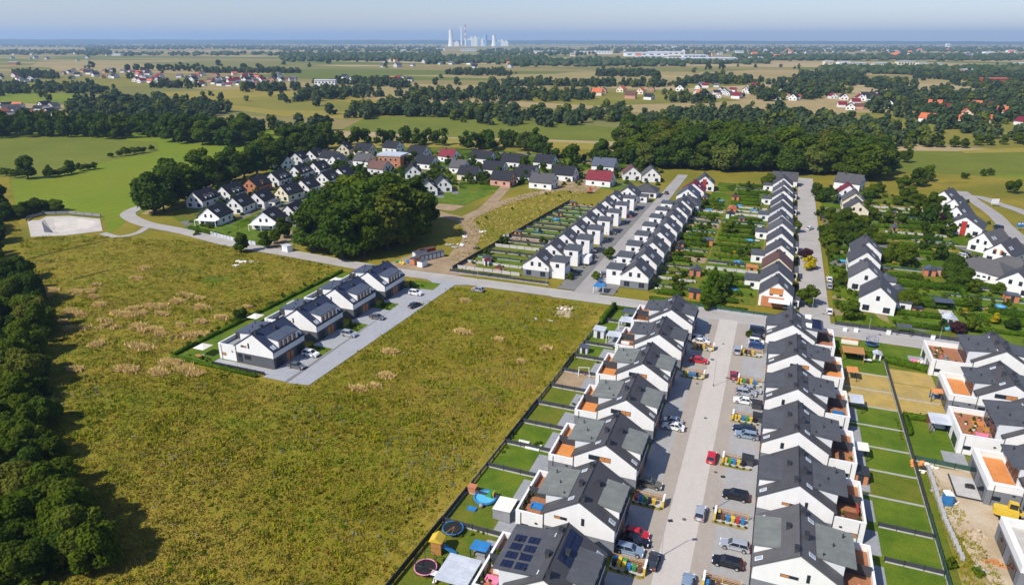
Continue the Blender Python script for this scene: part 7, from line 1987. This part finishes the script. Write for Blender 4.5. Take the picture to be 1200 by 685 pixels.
# village greenery
for i in range(420):
    px = rnd.uniform(380, 775); py = rnd.uniform(180, 217)
    if 180 < py and not (480 < px < 500 and py > 210): shrub(*G(px, py), rnd.uniform(.9, 2.2), 'garden bush among the upper village houses', 'bushes of the upper village')
for i in range(150):
    px = rnd.uniform(225, 400); py = 262 - (px - 225) * .42 + rnd.uniform(-20, 16); shrub(*G(px, py), rnd.uniform(.8, 1.8), 'garden bush among the houses left of the grove', 'bushes left of the grove')
for px, py, h in ((585, 206, 6), (552, 193, 5), (470, 205, 6), (610, 215, 5), (650, 205, 6), (680, 208, 6), (545, 211, 7), (420, 182, 7), (640, 203, 5)):
    x, y = G(px, py); tree('gardenl' if h == 7 else 'garden', x, y, h, 'garden tree among the upper village houses', 'garden trees of the upper village', wide=1.2)

for i in range(95):
    px = rnd.uniform(395, 770); py = rnd.uniform(184, 214)
    x, y = G(px, py); tree(rnd.choice(['garden', 'gardenl', 'thicketd']), x, y, rnd.uniform(5, 9.5), 'garden tree among the upper village houses', 'garden trees of the upper village', wide=1.2)
for i in range(26):
    px = rnd.uniform(230, 400); py = 262 - (px - 225) * .42 + rnd.uniform(-22, 6)
    x, y = G(px, py); tree(rnd.choice(['garden', 'thicketd']), x, y, rnd.uniform(4, 7.5), 'garden tree among the houses beside the grove', 'garden trees beside the grove', wide=1.2)
# by the right side road
x, y = G(1197, 262, 3); t = thing('blue_sign', 'blue and white direction sign beside the side road at the right edge', 'sign', (x, y, 0), .5)
MB().box(-1.9, -.06, 1.6, 1.9, .06, 3.6).build('board', 'bluep', t); MB().box(-1.6, -.075, 2.7, -.3, -.062, 3.3).box(.1, -.075, 2.7, 1.5, -.062, 3.3).build('white_fields', 'whitep', t)
for q in (-1.4, 1.4): MB().tube((q, 0, 0), (q, 0, 1.6), .06).build('post', 'stone', t)
x, y = G(1166, 238, 1.5); t = thing('billboard', 'white billboard on the verge of the side road', 'billboard', (x, y, 0), .4); MB().box(-1.8, -.08, 1.2, 1.8, .08, 3.6).build('board', 'whitep', t)
for q in (-1.3, 1.3): MB().tube((q, .1, 0), (q, .1, 1.3), .07).build('post', 'stone', t)
# ------------------------------------------------------------------ far woods, warehouses, power station, haze
def blob_mass(name, spots, rmin, rmax, hmin, hmax, mats, label, cat):
    g = np.random.default_rng(9); n, k = 7, 4
    a = np.linspace(0, 2 * np.pi, n, endpoint=False); bb = np.linspace(-.9, 1.45, k); A, B = np.meshgrid(a, bb)
    ii, jj = np.meshgrid(np.arange(n), np.arange(k - 1)); Q0 = np.stack([jj * n + ii, jj * n + (ii + 1) % n, (jj + 1) * n + (ii + 1) % n, (jj + 1) * n + ii], 2).reshape(-1, 4)
    VV = []; QQ = []; II = []; o = 0
    for x, y in spots:
        r = g.uniform(rmin, rmax); h = g.uniform(hmin, hmax); mi = g.integers(len(mats))
        q = g.uniform(.72, 1.2, A.shape)
        V = np.stack([x + r * q * np.cos(B) * np.cos(A), y + r * q * np.cos(B) * np.sin(A), h * .45 + h * .55 * np.sin(B) * q - .3], 2).reshape(-1, 3)
        VV.append(V); QQ.append(Q0 + o); o += len(V); II.append(np.full(len(Q0), mi))
    ob = link(name, np_mesh(name, np.concatenate(VV), np.concatenate(QQ), mats, np.concatenate(II))); ob['kind'] = 'stuff'
    return tag(ob, label, cat)


M['farw'] = foliage('far_wood_foliage', (0.022, 0.045, 0.016), (0.05, 0.08, 0.028), 0.1)
M['farw2'] = foliage('far_wood_light_foliage', (0.05, 0.07, 0.025), (0.09, 0.105, 0.045), 0.1)
sp = []
g = random.Random(77)
for x0, x1, y0, y1, n in [(0, 1200, 49.2, 53, 2200), (100, 330, 52, 59, 800), (0, 130, 59, 65, 260), (330, 520, 62, 73, 900), (500, 640, 66, 76, 420), (600, 800, 70, 79, 420), (560, 700, 56, 66, 350), (780, 900, 70, 76, 160), (860, 1200, 64, 72, 900), (960, 1200, 80, 88, 260), (690, 1200, 53, 63, 1200), (330, 520, 53, 62, 500), (0, 110, 50, 56, 400), (100, 330, 62, 66, 160)]:
    for _ in range(n):
        sp.append(G(g.uniform(x0, x1), g.triangular(y0, y1, (y0 + y1) / 2)))
blob_mass('far_forest', sp, 7, 15, 10, 18, ['farw', 'farw', 'farw2'], 'blue green forests and tree belts fading towards the horizon', 'forest')
# avenue of tall trees above the left village
for i in range(13):
    px = 150 + i * 7.2 + rnd.uniform(-2, 2); x, y = G(px, 83 + rnd.uniform(-1, 1)); tree('poplar', x, y, rnd.uniform(20, 28), 'tall tree in the avenue standing above the left village', 'avenue above the left village', wide=1.6)
for px, py in ((258, 78), (284, 84), (306, 84), (107, 80), (385, 75), (768, 97), (830, 82), (846, 81)):
    x, y = G(px, py); tree('ash', x, y, 26, 'lone big tree in the far fields', 'lone trees of the far fields', wide=1.2)


def hall(px, py, wpx, dep, h, m, label, roof='metal', cat='warehouse', yaw=None):
    x, y = G(px, py); x2, _ = G(px + wpx, py); L = math.hypot(x2 - x, _ - y)
    t = thing('warehouse' if cat == 'warehouse' else 'far_building', label, cat, ((x + x2) / 2, (y + _) / 2, -.3), YAW if yaw is None else yaw)
    MB().box(-L / 2, -dep / 2, 0, L / 2, dep / 2, h).build('wall', m, t)
    MB().prism_x([(-dep / 2 - 1, h), (dep / 2 + 1, h), (0, h + dep * .04 + .6)], -L / 2 - 1, L / 2 + 1).build('roof', roof, t)
    b = MB()
    for q in range(6): b.box(-L / 2 + L * (q + .25) / 6, -dep / 2 - .2, h * .45, -L / 2 + L * (q + .75) / 6, -dep / 2 - .003, h * .75)
    b.build('window_band', 'dgrey', t)


M['bright'] = plain('white_cladding', (.80, .80, .80), .7, .05, .01)
for i, (px, py, wd, dp, h, m, lb) in enumerate([
    (672, 63, 24, 60, 12, 'bright', 'white warehouse at the left end of the far industrial estate'), (697, 63, 20, 60, 13, 'bright', 'white warehouse left of the yellowish block in the industrial estate'),
    (732, 66, 50, 90, 16, 'bright', 'longest white warehouse in the middle of the industrial estate'), (760, 65, 40, 90, 17, 'bright', 'tall white warehouse behind the longest one'), (745, 69, 30, 60, 10, 'pale', 'pale grey warehouse in front of the longest white one'),
    (780, 73, 80, 80, 14, 'pale', 'wide pale blue grey hall at the right of the industrial estate'), (668, 66, 6, 30, 14, 'cream', 'small yellowish block in the industrial estate'),
    (878, 71, 14, 40, 12, 'bright', 'white arched hall right of the industrial estate'), (800, 68, 26, 60, 12, 'bright', 'white hall above the wide pale one'),
    (625, 62, 12, 40, 10, 'bright', 'small white hall left of the industrial estate'), (640, 62, 12, 40, 10, 'bright', 'second small white hall left of the industrial estate'),
    (965, 77, 10, 20, 14, 'cream', 'first cream block of flats in the right hand row'), (981, 78, 14, 20, 14, 'bright', 'second block of flats in the right hand row'), (1000, 80, 12, 20, 14, 'pale', 'third block of flats in the right hand row'), (1022, 80, 16, 20, 14, 'cream', 'fourth block of flats in the right hand row'), (1050, 78, 20, 20, 15, 'cream', 'fifth and longest block of flats in the right hand row'), (1074, 79, 10, 20, 14, 'cream', 'sixth block of flats in the right hand row'), (1092, 80, 9, 20, 13, 'pale', 'last block of flats in the right hand row'),
    (1126, 86, 14, 25, 9, 'pinkw', 'pinkish low building below the row of flats'), (1188, 80, 14, 25, 14, 'cream', 'cream building at the right edge of the far town'),
    (1130, 66, 5, 20, 18, 'cream', 'orange white block standing in the far right town'), (1152, 65, 11, 30, 18, 'bright', 'bright white block in the far right town'), (1180, 62, 8, 30, 16, 'bright', 'white block at the far right edge of the town'), (1108, 56, 4, 20, 40, 'bright', 'slender white tower of the far right town'), (1010, 60, 8, 20, 14, 'bright', 'white block in the middle of the far right town'), (1045, 62, 7, 20, 14, 'bright', 'white block right of the middle in the far town'), (965, 59, 9, 20, 14, 'bright', 'white block left in the far right town'), (862, 62, 9, 20, 12, 'bright', 'white hall left of the arched hall'),
    (768, 55, 6, 30, 22, 'bright', 'tall white block above the industrial estate'), (785, 56, 8, 30, 14, 'bright', 'white block above the wide pale hall'), (487, 59, 9, 40, 14, 'bright', 'white factory hall left below the power station'), (512, 59, 10, 40, 14, 'bright', 'white factory hall right below the cooling tower'), (540, 60, 18, 40, 14, 'pale', 'pale hall below the chimneys'), (470, 60, 8, 40, 10, 'pale', 'pale hall far left of the power station'), (575, 58, 12, 40, 12, 'pale', 'pale hall right below the power station'),
    (1148, 97, 44, 20, 8, 'redw', 'long red roofed building at the right above the woods'), (370, 100, 24, 16, 9, 'bright', 'row of white new houses right of the village left of centre'), (133, 65, 10, 30, 8, 'bright', 'white farm building in the far left fields'), (12, 76, 10, 20, 8, 'brickw', 'reddish farm building at the far left')]):
    hall(px, py, wd, dp, h, m, lb, 'orat' if m == 'redw' else 'metal', 'warehouse' if 'warehouse' in lb or 'hall' in lb else 'building')

# power station: towers built at their real shape about nine kilometres off
def tower_at(px, dist=9200.0):
    a = (px - CX) / F; ang = math.atan2(a * 1.0, math.hypot(1, (CY - HY) / F)) - YAW
    return (math.sin(ang) * dist, math.cos(ang) * dist)
def cooling(px, h, r, m, label):
    x, y = tower_at(px); t = thing('cooling_tower', label, 'cooling tower', (x, y, -.3)); N = 24; pr = []
    for j in range(9):
        z = h * j / 8; u = (z / h - .78) / .78; pr.append((r * math.sqrt(.36 + .64 * u * u), z))
    v = [(q * math.cos(6.2832 * i / N), q * math.sin(6.2832 * i / N), z) for q, z in pr for i in range(N)]
    MB().add(v, [(j * N + i, j * N + (i + 1) % N, (j + 1) * N + (i + 1) % N, (j + 1) * N + i) for j in range(8) for i in range(N)]).build('shell', m, t, True)
M['pblue'] = plain('pale_blue_paint', (.26, .42, .58), .7, .05, .01)
M['fred'] = plain('faded_red_paint', (.46, .20, .17), .8, .05, .01)
M['towerw'] = plain('white_tower_concrete', (.80, .78, .72), .8, .06, .01)
cooling(528.5, 195, 40, 'towerw', 'tall pale cooling tower at the left of the power station')
cooling(569, 135, 38, 'pblue', 'blue cooling tower in the middle of the power station'); cooling(579, 132, 38, 'towerw', 'pale cooling tower right of the blue one')
def stack(px, h, r, label, bands=True):
    x, y = tower_at(px); t = thing('chimney_stack', label, 'chimney', (x, y, -.3))
    for i in range(8): MB().cyl(0, 0, h * i / 8, h * (i + 1) / 8, r * (1 - .05 * i), 0, 14, r * (1 - .05 * (i + 1))).build('band', M['fred'] if (bands and i % 2 == 1 and i > 2) else 'towerw', t)
stack(541, 240, 13, 'plain white chimney left of the banded one', False); stack(545.5, 258, 11, 'red and white banded tall chimney of the power station')
for i, (px, h, wd, m) in enumerate([(549, 90, 60, 'pblue'), (552.5, 130, 40, 'towerw'), (557, 130, 55, 'towerw'), (561, 115, 40, 'pblue'), (565, 100, 40, 'towerw'), (584, 70, 60, 'pblue'), (588, 85, 50, 'towerw'), (593, 70, 60, 'towerw'), (535, 60, 60, 'towerw')]):
    x, y = tower_at(px); h *= .8; t = thing('boiler_house', '%s boiler block from the left in the power station' % ORD[i], 'power station', (x, y, -.3), YAW)
    MB().box(-wd / 2, -30, 0, wd / 2, 30, h).build('wall', m, t); MB().box(-wd / 4, -15, h, wd / 4, 15, h + 18).build('roof_house', 'pale', t)

# low wooded ridge on the horizon
def ridge_h(a): return 98 - 62 * min(1, max(0, (a + 62) / 85)) + 5 * math.sin(a * 1.3) + 3 * math.sin(a * 4.1)
v = []; f = []; N = 120
for i in range(N + 1):
    a = -75 + 110 * i / N; u = math.radians(a)
    for d, hh in ((15000, -1), (18500, ridge_h(a) * .85), (21000, ridge_h(a)), (26000, -1)): v.append((math.sin(u) * d, math.cos(u) * d, hh))
for i in range(N):
    for j in range(3): f.append((i * 4 + j, (i + 1) * 4 + j, (i + 1) * 4 + j + 1, i * 4 + j + 1))
struct(MB().add(v, f).build('hills', 'farw'))
plant_trees(); plant_shrubs()

# the air: one even haze box round everything
hm_ = bpy.data.materials.new('haze'); hm_.use_nodes = True; n = hm_.node_tree; n.nodes.clear()
ho = n.nodes.new('ShaderNodeOutputMaterial'); pv = n.nodes.new('ShaderNodeVolumePrincipled')
pv.inputs['Color'].default_value = (0.45, 0.66, 1.0, 1); pv.inputs['Density'].default_value = HAZE_DENSITY; pv.inputs['Anisotropy'].default_value = 0.15
n.links.new(pv.outputs[0], ho.inputs['Volume'])
hz = MB().box(-26500, -26500, -4.5, 26500, 26500, 320).build('haze', hm_)
hz['kind'] = 'stuff'; tag(hz, 'thin bluish summer haze over the farmland', 'haze')
